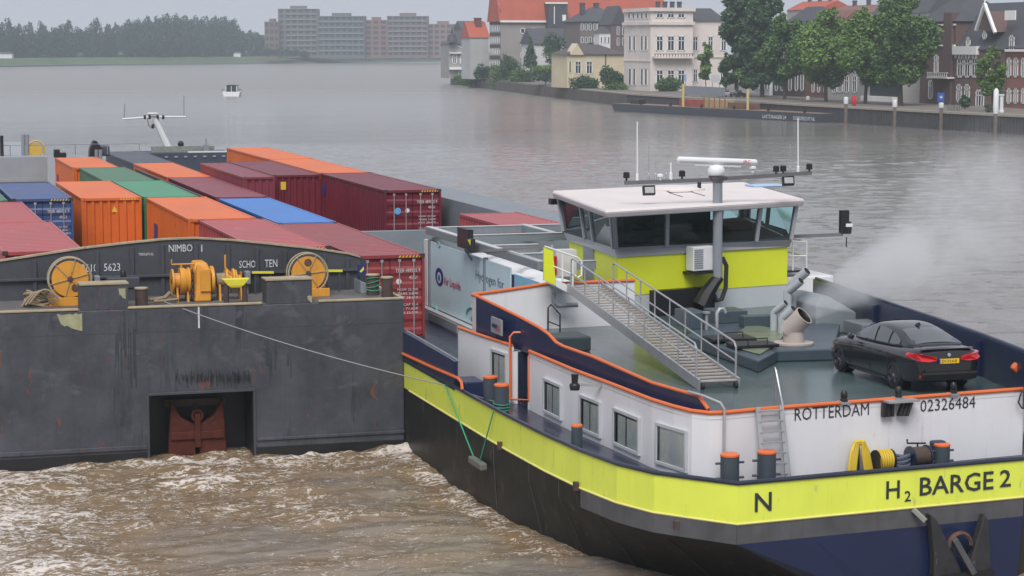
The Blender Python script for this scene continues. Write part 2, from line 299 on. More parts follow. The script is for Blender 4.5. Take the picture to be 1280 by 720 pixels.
RUB = M('black_rubber', (.018, .018, .02), .7, var=.2)
GRN = M('green_rope_paint', (.03, .30, .17), .6, var=.15)
# ------------------------------------------------------------------ dark container barge
NY = 64.62; NX0, NX1, NZ = 3.9, 16.25, 4.7
nb = thing('container_barge', 'dark grey flat ended container barge with scuffed end and anchor recess', 'barge', (10, 66, 0))
rx0, rx1, rz = 8.33, 11.5, 2.05
m_ = MB()
m_.extr([(NX0, NY, -.6), (rx0, NY, -.6), (rx0, NY, rz), (rx1, NY, rz), (rx1, NY, -.6), (NX1, NY, -.6), (NX1, NY, NZ), (NX0, NY, NZ)], (0, 1.6, 0))
m_.box(NX0, NY + 1.6, -.6, NX1, 67.8, NZ - .02); m_.box(NX0, 67.8, -.6, NX0 + .35, 128, NZ - .02); m_.box(NX1 - .6, 67.8, -.6, NX1, 128, NZ - .02); m_.box(NX0 + .35, 67.8, -.6, NX1 - .6, 128, .9)
part(m_, 'hull', DK, nb, bevel=.04)
m_ = MB()
for z, h in ((3.98, .012),):
    if z > rz: m_.box(NX0 + .05, NY - .006, z, NX1 - .03, NY + .02, z + h)
    else: m_.box(NX0 + .05, NY - .012, z, rx0 - .1, NY + .02, z + h); m_.box(rx1 + .1, NY - .012, z, NX1 - .03, NY + .02, z + h)
part(m_, 'weld_seam', DK2, nb)
for q_ in ((NX0, .42, rx0 - .09, .56), (rx1 + .09, .5, NX1, .6)): m_ = MB(); m_.box(q_[0], NY - .05, q_[1], q_[2], NY - .002, q_[3]); part(m_, 'rubbing_strake', DK, nb, bevel=.02)
for q_ in ((NX0 - .01, rx0 - .02, .34), (rx1 + .02, NX1 + .01, .3)): m_ = MB(); m_.box(q_[0], NY - .008, -.5, q_[1], NY + .3, q_[2]); part(m_, 'boot_top', BOOT, nb)
m_ = MB(); m_.box(rx0 - .06, NY - .035, rz, rx1 + .06, NY - .002, rz + .08); m_.box(rx0 - .07, NY - .035, 0, rx0, NY - .002, rz); m_.box(rx1, NY - .035, 0, rx1 + .07, NY - .002, rz); part(m_, 'recess_frame', DK2, nb, bevel=.01)
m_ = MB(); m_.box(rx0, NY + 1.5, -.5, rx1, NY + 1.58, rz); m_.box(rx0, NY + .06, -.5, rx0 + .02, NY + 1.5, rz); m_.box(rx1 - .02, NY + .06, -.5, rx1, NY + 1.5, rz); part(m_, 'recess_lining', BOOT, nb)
m_ = MB(); m_.box(NX0 + .02, NY + .03, NZ + .001, NX1 - .02, NY + 3.2, NZ + .012); part(m_, 'deck', DKD, nb)
m_ = MB()
for a, b in ((NX0, 6.3), (7.75, 11.8), (13.55, NX1)): m_.box(a, NY - .03, NZ + .002, b, NY + .1, NZ + .075)
m_.box(NX1 - .1, NY + .1, NZ + .002, NX1 + .03, NY + 9, NZ + .075); part(m_, 'deck_edge', TAN, nb, bevel=.02)
for px0, px1, py in ((100, 160, 357), (333, 390, 351)):            # raised bulwark blocks at the edge
    a, b = ay(px0, py, NY), ay(px1, py, NY); m_ = MB()
    m_.box(a.x, NY + .001, NZ - .01, b.x, NY + .75, a.z)
    bw = part(m_, 'bulwark_block', DK, nb, bevel=.02)
    m_ = MB(); m_.box(a.x - .02, NY - .03, a.z + .001, b.x + .02, NY + .76, a.z + .045); part(m_, 'edge_cap', TAN, bw)
for px0, px1, py0, py1 in ((148, 157, 360, 374), (71, 103, 392, 414), (384, 390, 369, 379)):
    a, b = ay(px0, py0, NY), ay(px1, py1, NY); m_ = MB()
    n = 9; pts = [(a.x + (b.x - a.x) * t, NY - .016, a.z - random.uniform(0, .05)) for t in np.linspace(0, 1, n)] + [(b.x, NY - .016, b.z)] + [(a.x + (b.x - a.x) * t, NY - .016, b.z + (a.z - b.z) * (1 - t) * .6 * random.uniform(.6, 1)) for t in np.linspace(.8, .15, 6)]
    m_.poly(pts); part(m_, 'paint_patch', PALEG, nb, fix=False)
m_ = MB(); a, b = ay(248, 381, NY), ay(250, 410, NY); m_.box(a.x - .02, NY - .01, b.z, a.x + .03, NY - .002, a.z); part(m_, 'draught_mark', WHT, nb)
# coaming with a crowned top
CY_ = 67.7
top = [(ay(x, y, CY_).x, ay(x, y, CY_).z) for x, y in ((-12, 330), (0, 327), (52, 319), (104, 311), (160, 304.5), (205, 300), (245, 298.5), (290, 301), (340, 306), (400, 312.5), (436, 318), (450, 322))]
m_ = MB(); m_.loft([[(x, CY_, NZ), (x, CY_, z), (x, CY_ + .12, z), (x, CY_ + .12, NZ)] for x, z in top], close=True)
xr = top[-1][0]; zr = top[-1][1]
m_.loft([[(xr, CY_, NZ), (xr, CY_, zr), (xr, CY_ + .12, zr), (xr, CY_ + .12, NZ)], [(xr + .28, CY_ + .35, NZ), (xr + .28, CY_ + .35, zr - .1), (xr + .16, CY_ + .4, zr - .1), (xr + .16, CY_ + .4, NZ)],
         [(xr + .35, CY_ + .9, NZ), (xr + .35, CY_ + .9, zr - .25), (xr + .23, CY_ + .9, zr - .25), (xr + .23, CY_ + .9, NZ)], [(xr + .35, 127, NZ), (xr + .35, 127, 5.4), (xr + .23, 127, 5.4), (xr + .23, 127, NZ)]], close=True)
part(m_, 'coaming', DK2, nb, fix=True)
m_ = MB(); m_.loft([[(x, CY_ - .05, z), (x, CY_ - .05, z + .05), (x, CY_ + .2, z + .05), (x, CY_ + .2, z)] for x, z in top], close=True); part(m_, 'coaming_cap', TAN, nb)
for i, px in enumerate((43, 121.5, 165, 203, 245, 285, 321, 356, 405, 434)):
    q = ay(px, 330, CY_); zt = np.interp(q.x, [t[0] for t in top], [t[1] for t in top]); m_ = MB(); m_.box(q.x - .06, CY_ - .07, NZ + .01, q.x + .06, CY_ - .003, zt - .12); part(m_, 'stiffener', DK2, nb, bevel=.01)
m_ = MB(); q = ay(70, 345, CY_); m_.box(4.0, CY_ - .13, 5.32, 15.6, CY_ - .02, 5.4); part(m_, 'coaming_rib', DK2, nb, bevel=.01)
def ctext(s, px, py, h, w=None, off=.02): p = ay(px, py, CY_); return text(s, (p.x, CY_, p.z), (1, 0, 0), (0, 0, 1), h, WHT, nb, w, off)
ctext('NIMBO', 211, 315, .23, .74); ctext('1', 251.5, 314.5, .22); ctext('SCHO', 299, 335, .23, .52); ctext('TEN', 331, 334, .24, .4); ctext('2610', 102, 340, .24, .48); ctext('5623', 130, 339, .24, .5); ctext('TRES.870.EL', 173, 319.5, .08, .48)
# ---- fittings on its end deck (each a thing)
def reel(px, py, y, rr, label, spin, flip):
    c = ay(px, py, y); zt = NZ + .012; t = thing('hose_reel', label, 'reel', (c.x, y, zt), 'yellow disc reels on the dark barge'); wd = .34
    m_ = MB(); m_.lathe((c.x, y - wd / 2, c.z), (0, 1, 0), [(rr * .86, 0), (rr * .86, .03)], 36); part(m_, 'disc', YEL, t, True)
    m_ = MB(); m_.lathe((c.x, y - wd / 2 + .034, c.z), (0, 1, 0), [(rr * .72, 0), (rr * .72, wd - .02)], 30); part(m_, 'drum', STEEL, t, True)
    m_ = MB(); m_.tube([(c.x + rr * math.cos(a), y - wd / 2, c.z + rr * math.sin(a)) for a in np.linspace(0, 2 * math.pi, 37)[:-1]], .028, 6, True)
    m_.tube([(c.x + rr * math.cos(a), y + wd / 2, c.z + rr * math.sin(a)) for a in np.linspace(0, 2 * math.pi, 37)[:-1]], .028, 6, True); part(m_, 'rim', TAN, t, True)
    for k in range(6):
        a = spin + k * math.pi / 3; m_ = MB(); m_.bar((c.x + .06 * math.cos(a), y - wd / 2 - .015, c.z + .06 * math.sin(a)), (c.x + rr * math.cos(a), y - wd / 2 - .015, c.z + rr * math.sin(a)), .03, .02); part(m_, 'spoke', TAN, t)
    m_ = MB(); m_.lathe((c.x, y - wd / 2 - .05, c.z), (0, 1, 0), [(.05, 0), (.085, .01), (.085, .05)], 12); part(m_, 'hub', STEEL, t)
    a = -.9 if flip else 1.6; m_ = MB(); m_.lathe((c.x + .38 * rr * math.cos(a), y - wd / 2 - .012, c.z + .55 * rr * math.sin(a)), (0, 1, 0), [(.12, 0), (.12, .006), (.08, .008)], 14); part(m_, 'inspection_cover', STEEL, t)
    m_ = MB(); s = 1 if flip else -1
    for dy in (.2,): m_.extr([(c.x - rr * 1.05, y + dy, zt), (c.x + rr * 1.05, y + dy, zt), (c.x + rr * .98, y + dy, zt + .3), (c.x + .1, y + dy, c.z), (c.x - .1, y + dy, c.z), (c.x - rr * .98, y + dy, zt + .3)], (0, .06, 0)); m_.box(c.x - rr * 1.05, y - .3, zt, c.x + rr * 1.05, y - .24, zt + .26); m_.box(c.x - rr * 1.05, y - .24, zt, c.x - rr * .85, y + .2, zt + .2)
    part(m_, 'cradle', YEL, t, bevel=.01); return t
reel(87, 348, 66.1, .64, 'yellow disc reel beside the coil of old rope', .25, True)
reel(384, 341, 66.3, .62, 'yellow disc reel near the SCHO TEN lettering', .1, False)
# rope coil
c = az(41, 374, NZ); m_ = MB(); rn = random.Random(3)
for k in range(7):
    r0 = .42 - .02 * k; pts = []
    for a in np.linspace(0, 2 * math.pi, 26)[:-1]: pts.append((c.x + (r0 + .05 * math.sin(3 * a + k)) * math.cos(a) + .06 * math.sin(k * 2.1), 66.0 + (r0 * .7) * math.sin(a), NZ + .05 + .06 * k + .05 * math.sin(2 * a + k * 1.3) + .03))
    m_.tube(pts, .036, 6, True)
for k in range(3): m_.tube([(c.x - .5 + .1 * k + t * .9, 65.75 - .1 * k, NZ + .06 + .42 * math.sin(t * 3) + .04 * k) for t in np.linspace(0, 1, 12)], .036, 6)
solo(m_, 'rope_coil', ROPE, 'heap of thick tan rope coiled on the dark barge deck', 'rope', (c.x, 66, NZ), smooth=True)
# windlass
wx, wy, wz = ay(255, 372, 66.1).x, 66.1, NZ + .012
w = thing('anchor_windlass', 'orange yellow anchor windlass with chain wheel and rope drums', 'windlass', (wx, wy, wz)); ax_z = wz + .62
def lat(prof, x, mat, nm, n=24): m_ = MB(); m_.lathe((x, wy, ax_z), (1, 0, 0), prof, n); return part(m_, nm, mat, w, True)
q0 = lambda px: ay(px, 340, wy).x
m_ = MB(); m_.extr([(q0(240), wy - .42, wz), (q0(261), wy - .42, wz), (q0(261), wy - .42, wz + .95), (q0(257), wy - .25, wz + 1.2), (q0(243), wy - .25, wz + 1.2), (q0(240), wy - .42, wz + .95)], (0, .85, 0)); part(m_, 'gear_case', YEL, w, bevel=.05)
m_ = MB(); m_.box(q0(247.5), wy - .47, wz + .32, q0(260.5), wy - .425, wz + 1.0); part(m_, 'case_cover', YEL, w, bevel=.015)
lat([(.42, 0), (.44, .03), (.44, .1), (.36, .12)], q0(262), YEL, 'brake_drum')
lat([(.09, 0), (.09, q0(302) - q0(214))], q0(214), STEEL, 'shaft', 12)
lat([(.38, 0), (.38, .05), (.25, .06), (.25, .3), (.40, .31), (.40, .36)], q0(214), YEL, 'warping_drum')
lat([(.42, 0), (.42, .12), (.36, .22), (.42, .26), (.42, .30)], q0(224), YEL, 'chain_wheel')
lat([(.2, 0), (.22, .28)], q0(270), ROPE, 'rope_winding')
lat([(.34, 0), (.34, .06), (.2, .07), (.2, .2), (.34, .22), (.34, .28)], q0(281), YEL, 'drum_flange')
lat([(.3, 0), (.3, .05), (.14, .06), (.14, .18), (.26, .2)], q0(293), YEL, 'warping_head')
for px in (219, 232, 272, 299):
    m_ = MB(); m_.extr([(q0(px), wy - .3, wz), (q0(px), wy + .3, wz), (q0(px), wy + .1, ax_z + .12), (q0(px), wy - .1, ax_z + .12)], (.06, 0, 0)); part(m_, 'bearing_stand', YEL, w)
m_ = MB(); m_.tube([(q0(214), wy - .1, wz + 1.3), (q0(214), wy - .1, wz + 1.15), (q0(242), wy - .1, wz + 1.15)], .025, 6); m_.tube([(q0(226), wy - .1, wz + 1.15), (q0(226), wy - .1, wz + .8)], .025, 6); part(m_, 'brake_lever', YEL, w)
m_ = MB(); m_.tube([(q0(281), wy - .1, wz + 1.4), (q0(281), wy - .1, wz + 1.0), (q0(290), wy - .15, wz + .75)], .03, 6); part(m_, 'clutch_lever', YEL, w)
for k in range(9):
    m_ = MB(); zc = wz + .95 - .1 * k; d = (.04, 0, 0) if k % 2 else (0, .04, 0)
    m_.tube([(q0(238) + d[0] * math.cos(a), wy - .44 + d[1] * math.cos(a), zc + .075 * math.sin(a)) for a in np.linspace(0, 2 * math.pi, 11)[:-1]], .017, 5, True); part(m_, 'chain_link', STEEL, w)
m_ = MB(); m_.tube([ay(219, 371, 66.0) + Vector((0, 0, 0)), ay(212, 366, 66), ay(206, 372, 65.8), ay(196, 374, 65.7), ay(186, 375, 65.6)], .06, 6); m_.tube([ay(222, 374, 65.8), ay(205, 376, 65.5), ay(192, 377, 65.4)], .05, 6)
solo(m_, 'rope_tail', ROPE, 'frayed rope tail lying left of the windlass', 'rope', tuple(ay(205, 374, 65.8)), smooth=True)
# fairlead: lemon roller between two rusty posts
p0, p1 = ay(283, 376, 65.0), ay(306, 376, 65.0); f_ = thing('fairlead', 'lemon yellow bowl shaped roller between two rusty posts', 'fairlead', (p0.x, 65, NZ + .012))
for p in (p0, p1): m_ = MB(); m_.cyl((p.x, 65, NZ + .012), (p.x, 65, NZ + .62), .085, 10); part(m_, 'post', STEEL, f_, True)
m_ = MB(); xm = (p0.x + p1.x) / 2; hw = (p1.x - p0.x) / 2 + .14; m_.loft([[(xm - hw, 64.85, NZ + .78), (xm + hw, 64.85, NZ + .78), (xm + hw, 65.15, NZ + .78), (xm - hw, 65.15, NZ + .78)], [(xm - hw * .6, 64.87, NZ + .58), (xm + hw * .6, 64.87, NZ + .58), (xm + hw * .6, 65.13, NZ + .58), (xm - hw * .6, 65.13, NZ + .58)], [(xm - hw * .35, 64.9, NZ + .5), (xm + hw * .35, 64.9, NZ + .5), (xm + hw * .35, 65.1, NZ + .5), (xm - hw * .35, 65.1, NZ + .5)]], close=True); part(m_, 'bowl', LEM, f_, bevel=.02)
def bollard(px, py, y, h, r, zb, label, mat=STEEL, cap=TAN, grp='bollards on the dark barge deck', pins=False, name='bollard'):
    c = ay(px, py, y); t = thing(name, label, 'bollard', (c.x, y, zb), grp)
    m_ = MB(); m_.lathe((c.x, y, zb), (0, 0, 1), [(r, 0), (r, h)], 16); part(m_, 'post', mat, t, True)
    m_ = MB(); m_.lathe((c.x, y, zb + h + .001), (0, 0, 1), [(r * 1.12, 0), (r * 1.12, .035), (r * .9, .05)], 16); part(m_, 'cap', cap, t, True)
    return t
bollard(177, 378, 65.2, .52, .19, NZ + .012, 'short dark bollard with tan top left of the windlass')
bollard(466, 368, 66.0, .62, .2, NZ + .012, 'dark bollard wound with green rope at the barge corner')
bollard(484, 374, 65.3, .6, .18, NZ + .012, 'plain dark bollard nearest the corner of the dark barge')
m_ = MB(); c = ay(466, 368, 66.0)
for k in range(4): m_.tube([(c.x + .215 * math.cos(a), 66 + .215 * math.sin(a), NZ + .22 + .1 * k + .06 * math.sin(a + k)) for a in np.linspace(0, 2 * math.pi, 17)[:-1]], .016, 5, True)
solo(m_, 'rope', GRN, 'green rope turns around the corner bollard', 'rope', (c.x, 66, NZ + .2), smooth=True)
# small fittings
m_ = MB(); a = ay(133, 350, 66.8); m_.box(a.x, 66.6, NZ + .4, a.x + 1.0, 67.1, NZ + .74); solo(m_, 'deck_locker', DK2, 'dark deck locker with a lamp behind the left bulwark block', 'locker', (a.x, 66.8, NZ), bevel=.03)
m_ = MB(); m_.box(a.x + .1, 66.65, NZ + .012, a.x + .9, 67.05, NZ + .4); solo(m_, 'locker_stand', DK2, 'dark plinth under the deck locker', 'stand', (a.x, 66.8, NZ))
a = ay(154, 341, 66.8); m_ = MB(); m_.lathe((a.x, 66.8, NZ + .741), (0, 0, 1), [(.09, 0), (.09, .14), (.06, .2)], 10); solo(m_, 'deck_lamp', BLK, 'small black deck lamp on the locker', 'lamp', (a.x, 66.8, NZ + .74), smooth=True)
for px, lb in ((122, 'white switch box beside the left yellow reel'), (310, 'white switch box right of the windlass')):
    a = ay(px, 350, 67.2); m_ = MB(); m_.box(a.x - .08, 67.15, NZ + .35, a.x + .08, 67.5, NZ + .75); m_.box(a.x - .03, 67.3, NZ + .012, a.x + .03, 67.45, NZ + .4); solo(m_, 'switch_box', GREYM, lb, 'box', (a.x, 67.3, NZ), bevel=.02)
for x0, x1, py, lb in ((315, 342, 340.5, 'yellow grab bar left of the right reel'), (407, 428, 338.5, 'yellow grab bar right of the right reel')):
    a, b = ay(x0, py, 67.2), ay(x1, py, 67.2); m_ = MB(); m_.bar(a, b, .06, .07); o = solo(m_, 'grab_bar', LEM, lb, 'rail', (a.x, 67.2, NZ))
    for x_ in (a.x + .1, b.x - .1): m_ = MB(); m_.bar((x_, 67.24, a.z - .04), (x_, 67.24, NZ), .05); part(m_, 'leg', DK2, o)
m_ = MB(); a = ay(457, 372, 66.6); m_.loft([[(a.x - .2, 66.4, NZ + .012), (a.x + .6, 66.4, NZ + .012), (a.x + .6, 67.4, NZ + .012), (a.x - .2, 67.4, NZ + .012)], [(a.x - .2, 66.4, NZ + .42), (a.x + .5, 66.4, NZ + .1), (a.x + .5, 67.4, NZ + .1), (a.x - .2, 67.4, NZ + .42)]], close=True); solo(m_, 'deck_wedge', GREYM, 'pale grey wedge at the end of the coaming', 'wedge', (a.x, 66.8, NZ), bevel=.02)
m_ = MB(); m_.box(ay(446, 330, 67).x, 66.85, 5.25, ay(455, 330, 67).x, 66.9, 5.6); nbx = ay(448, 340, 67).x; m_.cyl((nbx, 66.95, NZ), (nbx, 66.95, 5.4), .03); o = solo(m_, 'signal_board', M('navy_board', (.02, .03, .12), .5), 'small navy board with yellow mark at the coaming end', 'sign', (nbx, 67, NZ))
m_ = MB(); m_.poly([(nbx + .0, 66.845, 5.38), (nbx + .14, 66.845, 5.53), (nbx + .15, 66.845, 5.43), (nbx + .06, 66.845, 5.34)]); part(m_, 'mark', LEM, o, fix=False)
m_ = MB(); m_.tube([ay(470, 372, 66), ay(450, 376, 65.6), ay(430, 377, 65.5), ay(410, 374, 65.8)], .03, 6); solo(m_, 'cable', RUB, 'black cable lying on deck beside the corner bollards', 'cable', tuple(ay(440, 376, 65.6)), smooth=True)
NYA = NY + .45
# anchor in the recess
ac = ay(246, 530, NYA + .25); an = thing('anchor', 'rusty red stockless anchor hanging in the barge recess', 'anchor', (ac.x, NYA + .25, .1)); aw = .88
for s in (-1, 1):
    m_ = MB(); m_.extr([(ac.x + s * .06, NYA + .12, .98), (ac.x + s * .5, NYA + .12, 1.25), (ac.x + s * .80, NYA + .12, 1.78), (ac.x + s * .90, NYA + .12, .05), (ac.x + s * .06, NYA + .12, .05)], (0, .28, 0)); part(m_, 'fluke', RUSTY, an, bevel=.04)
m_ = MB(); m_.box(ac.x - .82, NYA + .05, .55, ac.x + .82, NYA + .13, .80); part(m_, 'crown', RUSTY, an, bevel=.03)
m_ = MB(); m_.box(ac.x - .09, NYA + .02, .3, ac.x + .09, NYA + .3, 1.35); m_.tube([(ac.x + .16 * math.cos(a), NYA + .1, 1.28 + .16 * math.sin(a)) for a in np.linspace(0, 2 * math.pi, 15)[:-1]], .05, 6, True); part(m_, 'shank', RUSTY, an, bevel=.02)
m_ = MB(); m_.box(ac.x - .95, NYA + .6, 1.5, ac.x + .95, NYA + .75, 1.72); m_.bar((ac.x, NYA + .3, 1.3), (ac.x, NYA + .7, 1.6), .1); part(m_, 'hawse_bracket', STEEL, an)
# scuffs: a rubber smear and black streak have a shape of their own
SM = M('rubbed_tyre_mark', (.018, .019, .023), .6, var=.4, vs_=6)
AOFF = None
SM2 = M('faint_black_run', (.036, .039, .048), .55, var=.4, vs_=3)
def smear(px0, px1, py0, py1, seed, n=60, wk=1.0, mt_=None):
    rn = random.Random(seed); m_ = MB()
    for k in range(n):
        x = rn.uniform(px0, px1); w_ = rn.uniform(.4, 1.4); c_ = py0 + (py1 - py0) * min(max(rn.gauss(.5, .16), .08), .92); l_ = (py1 - py0) * rn.uniform(.08, .42); y0 = c_ - l_; y1 = c_ + l_; w_ *= .6 * wk; e = NY - .004 - .00004 * k
        a, b = ay(x, y0, e), ay(x + w_, y1, e); m_.poly([(a.x, e, b.z), (b.x, e, b.z + rn.uniform(0, .05)), (b.x - .01, e, a.z), (a.x + .01, e, a.z + rn.uniform(-.05, .05))])
    part(m_, 'tyre_mark', mt_ or SM, nb, fix=False, kind='stuff')
smear(219, 313, 464, 482, 1, 260); smear(143, 169, 388, 494, 2, 26, 4.5, SM2); smear(330, 366, 418, 474, 4, 12, 3.5, SM2); smear(255, 258, 470, 490, 5, 3)
# ------------------------------------------------------------------ shipping containers
def cpaint(n, c): return M('container_' + n, c, .34, 0, spec=.5, var=.14, vs_=.5, streak=.22, scol=(c[0] * .45, c[1] * .5, c[2] * .55), rust=.1, rcol=(.13, .06, .045), rs=1.4, bump=.1, bs=3, extra=((.26, (c[0] * .55 + .02, c[1] * .6 + .02, c[2] * .6 + .02), .7, (1, .6, 1)), (.22, (c[0] * .8 + .10, c[1] * .8 + .10, c[2] * .8 + .10), 1.1, (1, .5, 1))))
CC = {'orange': cpaint('orange', (.66, .145, .028)), 'pink': cpaint('faded_red', (.38, .072, .072)), 'wine': cpaint('wine_red', (.26, .042, .046)), 'red': cpaint('dark_red', (.155, .017, .030)), 'brown': cpaint('brown_red', (.21, .038, .056)),
      'green': cpaint('green', (.055, .25, .13)), 'dgreen': cpaint('dull_green', (.06, .16, .085)), 'blue': cpaint('bright_blue', (.05, .19, .52)), 'navy': cpaint('faded_blue', (.05, .085, .21)), 'slate': cpaint('slate', (.06, .068, .09))}
RODM = M('galvanised_rod', (.42, .38, .38), .5, metal=.3, var=.2); CAST = M('corner_casting', (.05, .025, .025), .6, var=.3); MARK = M('white_marking', (.68, .64, .64), .6, var=.15, vs_=8)
YMK = M('yellow_marking', (.75, .5, .03), .6); BMK = M('blue_marking', (.02, .04, .30), .5); LBMK = M('sky_blue_marking', (.12, .40, .75), .5)
def wave(n0, n1, pitch, depth):
    out = []; n = max(2, int((n1 - n0) / pitch)); p = (n1 - n0) / n
    for i in range(n): out += [(n0 + p * (i + .05), 0), (n0 + p * (i + .35), 0), (n0 + p * (i + .5), depth), (n0 + p * (i + .85), depth)]
    return [(n0, 0)] + out + [(n1, 0)]
def container(x0, y0, zt, W, Lc, col, label, front='panel', h=2.75, marks=(), back_door=False):
    mt = CC[col]; x1, y1, zb = x0 + W, y0 + Lc, zt - h
    t = thing('shipping_container', label, 'container', ((x0 + x1) / 2, (y0 + y1) / 2, zb), 'shipping containers stowed in the barges')
    for s, x, nm in ((1, x0 + .02, 0), (-1, x1 - .02, 1)):
        m_ = MB(); m_.loft([[(x + s * d, y, zb + .12), (x + s * d, y, zt - .1)] for y, d in wave(y0 + .12, y1 - .12, .36, .045)]); part(m_, 'side_panel', mt, t, fix=False)
    m_ = MB(); m_.loft([[(x0 + .06, y, zt - .035 + d), (x1 - .06, y, zt - .035 + d)] for y, d in wave(y0 + .1, y1 - .1, .52, .018)]); part(m_, 'roof', mt, t, fix=False)
    m_ = MB()
    for x in (x0, x1 - .09):
        m_.box(x, y0 + .165, zt - .11, x + .09, y1 - .165, zt); m_.box(x, y0 + .165, zb, x + .09, y1 - .165, zb + .13)
        for y in (y0, y1 - .11): m_.box(x, y, zb + .13, x + .09, y + .11, zt - .12)
    for y in (y0, y1 - .1): m_.box(x0 + .17, y, zt - .13, x1 - .17, y + .1, zt - .004); m_.box(x0 + .17, y, zb, x1 - .17, y + .1, zb + .14)
    part(m_, 'frame', mt, t, bevel=.012)
    for x in (x0 - .006, x1 - .164):
        for y in (y0 - .006, y1 - .158): m_ = MB(); m_.box(x, y, zt - .118, x + .17, y + .164, zt + .008); part(m_, 'corner_casting', CAST if front == 'door' else mt, t)
    m_ = MB(); m_.loft([[(x, y1 - .05, zb + .1), (x, y1 - .05, zt - .1)] for x, d in wave(x0 + .08, x1 - .08, .3, .03)]); part(m_, 'end_panel', mt, t, fix=False)
    if front == 'panel':
        m_ = MB(); m_.loft([[(x, y0 + .03 + d, zb + .1), (x, y0 + .03 + d, zt - .12)] for x, d in wave(x0 + .09, x1 - .09, .3, .06)]); part(m_, 'end_panel', mt, t, fix=False)
    else:
        xm = (x0 + x1) / 2
        for a, b in ((x0 + .1, xm - .012), (xm + .012, x1 - .1)):
            m_ = MB(); m_.loft([[(a, y0 + .05 + d, z), (b, y0 + .05 + d, z)] for z, d in wave(zb + .16, zt - .15, .48, .035)]); dr = part(m_, 'door', mt, t, fix=False)
            for f in (.28, .74):
                xx = a + (b - a) * f; m_ = MB(); m_.cyl((xx, y0 + .015, zb + .16), (xx, y0 + .015, zt - .16), .022, 6); m_.box(xx - .05, y0 - .004, zt - .26, xx + .05, y0 + .035, zt - .16); part(m_, 'locking_rod', RODM, dr)
        if 'code' in marks:
            text('TRER 489525 9', (xm + .18, y0 + .03, zt - .62), (1, 0, 0), (0, 0, 1), .13, MARK, t, W * .36); text('45G1', (xm + W * .27, y0 + .03, zt - .86), (1, 0, 0), (0, 0, 1), .12, MARK, t, W * .12)
            for i in range(6): text(('MGW 32.500', 'TARE 3.890', 'NET 28.610', 'CU.CAP 76.4', 'LBS 71.650', 'KGS 32.500')[i], (xm + W * .1, y0 + .03, zt - 1.25 - .14 * i - (.1 if i > 2 else 0)), (1, 0, 0), (0, 0, 1), .08, MARK, t, W * .3)
        if 'round' in marks: m_ = MB(); m_.lathe((xm - W * .27, y0 + .025, zt - .95), (0, -1, 0), [(.15, 0), (.15, .01)], 16); part(m_, 'sticker', LBMK, t)
        if 'round' in marks or 'dot' in marks: m_ = MB(); m_.lathe((xm + (-.1 if 'round' in marks else .12) * W, y0 + .025, zt - .93), (0, -1, 0), [(.1, 0), (.1, .01)], 14); part(m_, 'sticker', MARK, t)
        if 'tri' in marks: m_ = MB(); m_.poly([(xm - W * .32, y0 + .02, zt - .95), (xm - W * .18, y0 + .02, zt - .95), (xm - W * .25, y0 + .02, zt - .7)]); part(m_, 'warning_mark', YMK, t, fix=False)
    if 'hazard' in marks:
        for k in range(7): m_ = MB(); xx = x1 - .2 - .12 * k; m_.poly([(xx, y0 - .003, zt - .11), (xx + .05, y0 - .003, zt - .11), (xx + .09, y0 - .003, zt - .03), (xx + .04, y0 - .003, zt - .03)]); part(m_, 'hazard_stripe', YMK, t, fix=False)
    if 'drop' in marks: m_ = MB(); xc = x0 + W * .55; m_.poly([(xc - .13, y0 + .025, zt - .62), (xc + .13, y0 + .025, zt - .62), (xc, y0 + .025, zt - .36)]); part(m_, 'warning_mark', YMK, t, fix=False)
    if 'square' in marks: m_ = MB(); m_.poly([(x0 + .35, y0 + .02, zt - .75), (x0 + .62, y0 + .02, zt - .75), (x0 + .62, y0 + .02, zt - .35), (x0 + .35, y0 + .02, zt - .35)]); part(m_, 'sticker', YMK, t, fix=False)
    if 'blueside' in marks: m_ = MB(); m_.poly([(x0 - .001, y0 + 9.9, zt - 1.9), (x0 - .001, y0 + 9.0, zt - 1.9), (x0 - .001, y0 + 8.8, zt - .9), (x0 - .001, y0 + 9.7, zt - .9)]); part(m_, 'logo_bar', BMK, t, fix=False)
    if 'oval' in marks: m_ = MB(); m_.lathe((x0 + .0, y0 + Lc - .7, zt - .75), (-1, 0, 0), [(.32, 0), (.32, .01)], 14); part(m_, 'logo_disc', BMK, t)
    return t
container(4.4, 68.6, 6.15, 2.5, 11.7, 'pink', 'faded red container nearest the left corner, just behind the coaming', 'door', marks=('hazard',))
container(4.2, 80.5, 6.1, 2.5, 11.0, 'pink', 'faded red container directly behind the leftmost faded red one')
container(3.65, 91.8, 6.15, 2.5, 11, 'dgreen', 'green container at the left picture edge beside the navy doors')
container(6.32, 91.7, 6.2, 2.5, 11.0, 'navy', 'navy blue container with white lettered doors facing us', 'door', marks=('code', 'hazard'), h=2.9)
container(9.3, 93.2, 6.07, 2.56, 11.9, 'orange', 'orange container with corrugated end and small yellow warning mark', marks=('drop', 'hazard'), h=2.9)
container(12.35, 68.6, 6.05, 2.47, 11.9, 'pink', 'faded red container right behind the NIMBO lettering', 'door', marks=('hazard',))
container(12.04, 81.0, 6.05, 2.55, 12.0, 'orange', 'orange container with a blue bar on its long side', marks=('blueside',), h=2.9)
container(12.0, 93.5, 6.05, 2.34, 11.6, 'green', 'bright green roofed container between two orange ones')
container(11.66, 105.4, 6.05, 2.4, 11.9, 'dgreen', 'dull green container behind the bright green one')
container(11.35, 117.6, 6.05, 2.4, 10.6, 'orange', 'farthest orange container beside the grey barge wall', marks=('blueside',))
container(16.25, 116.6, 5.5, 2.4, 14.6, 'orange', 'orange roofed container right of the two green ones')
container(16.3, 131.5, 5.5, 2.4, 14.8, 'slate', 'slate grey container at the back of the stow')
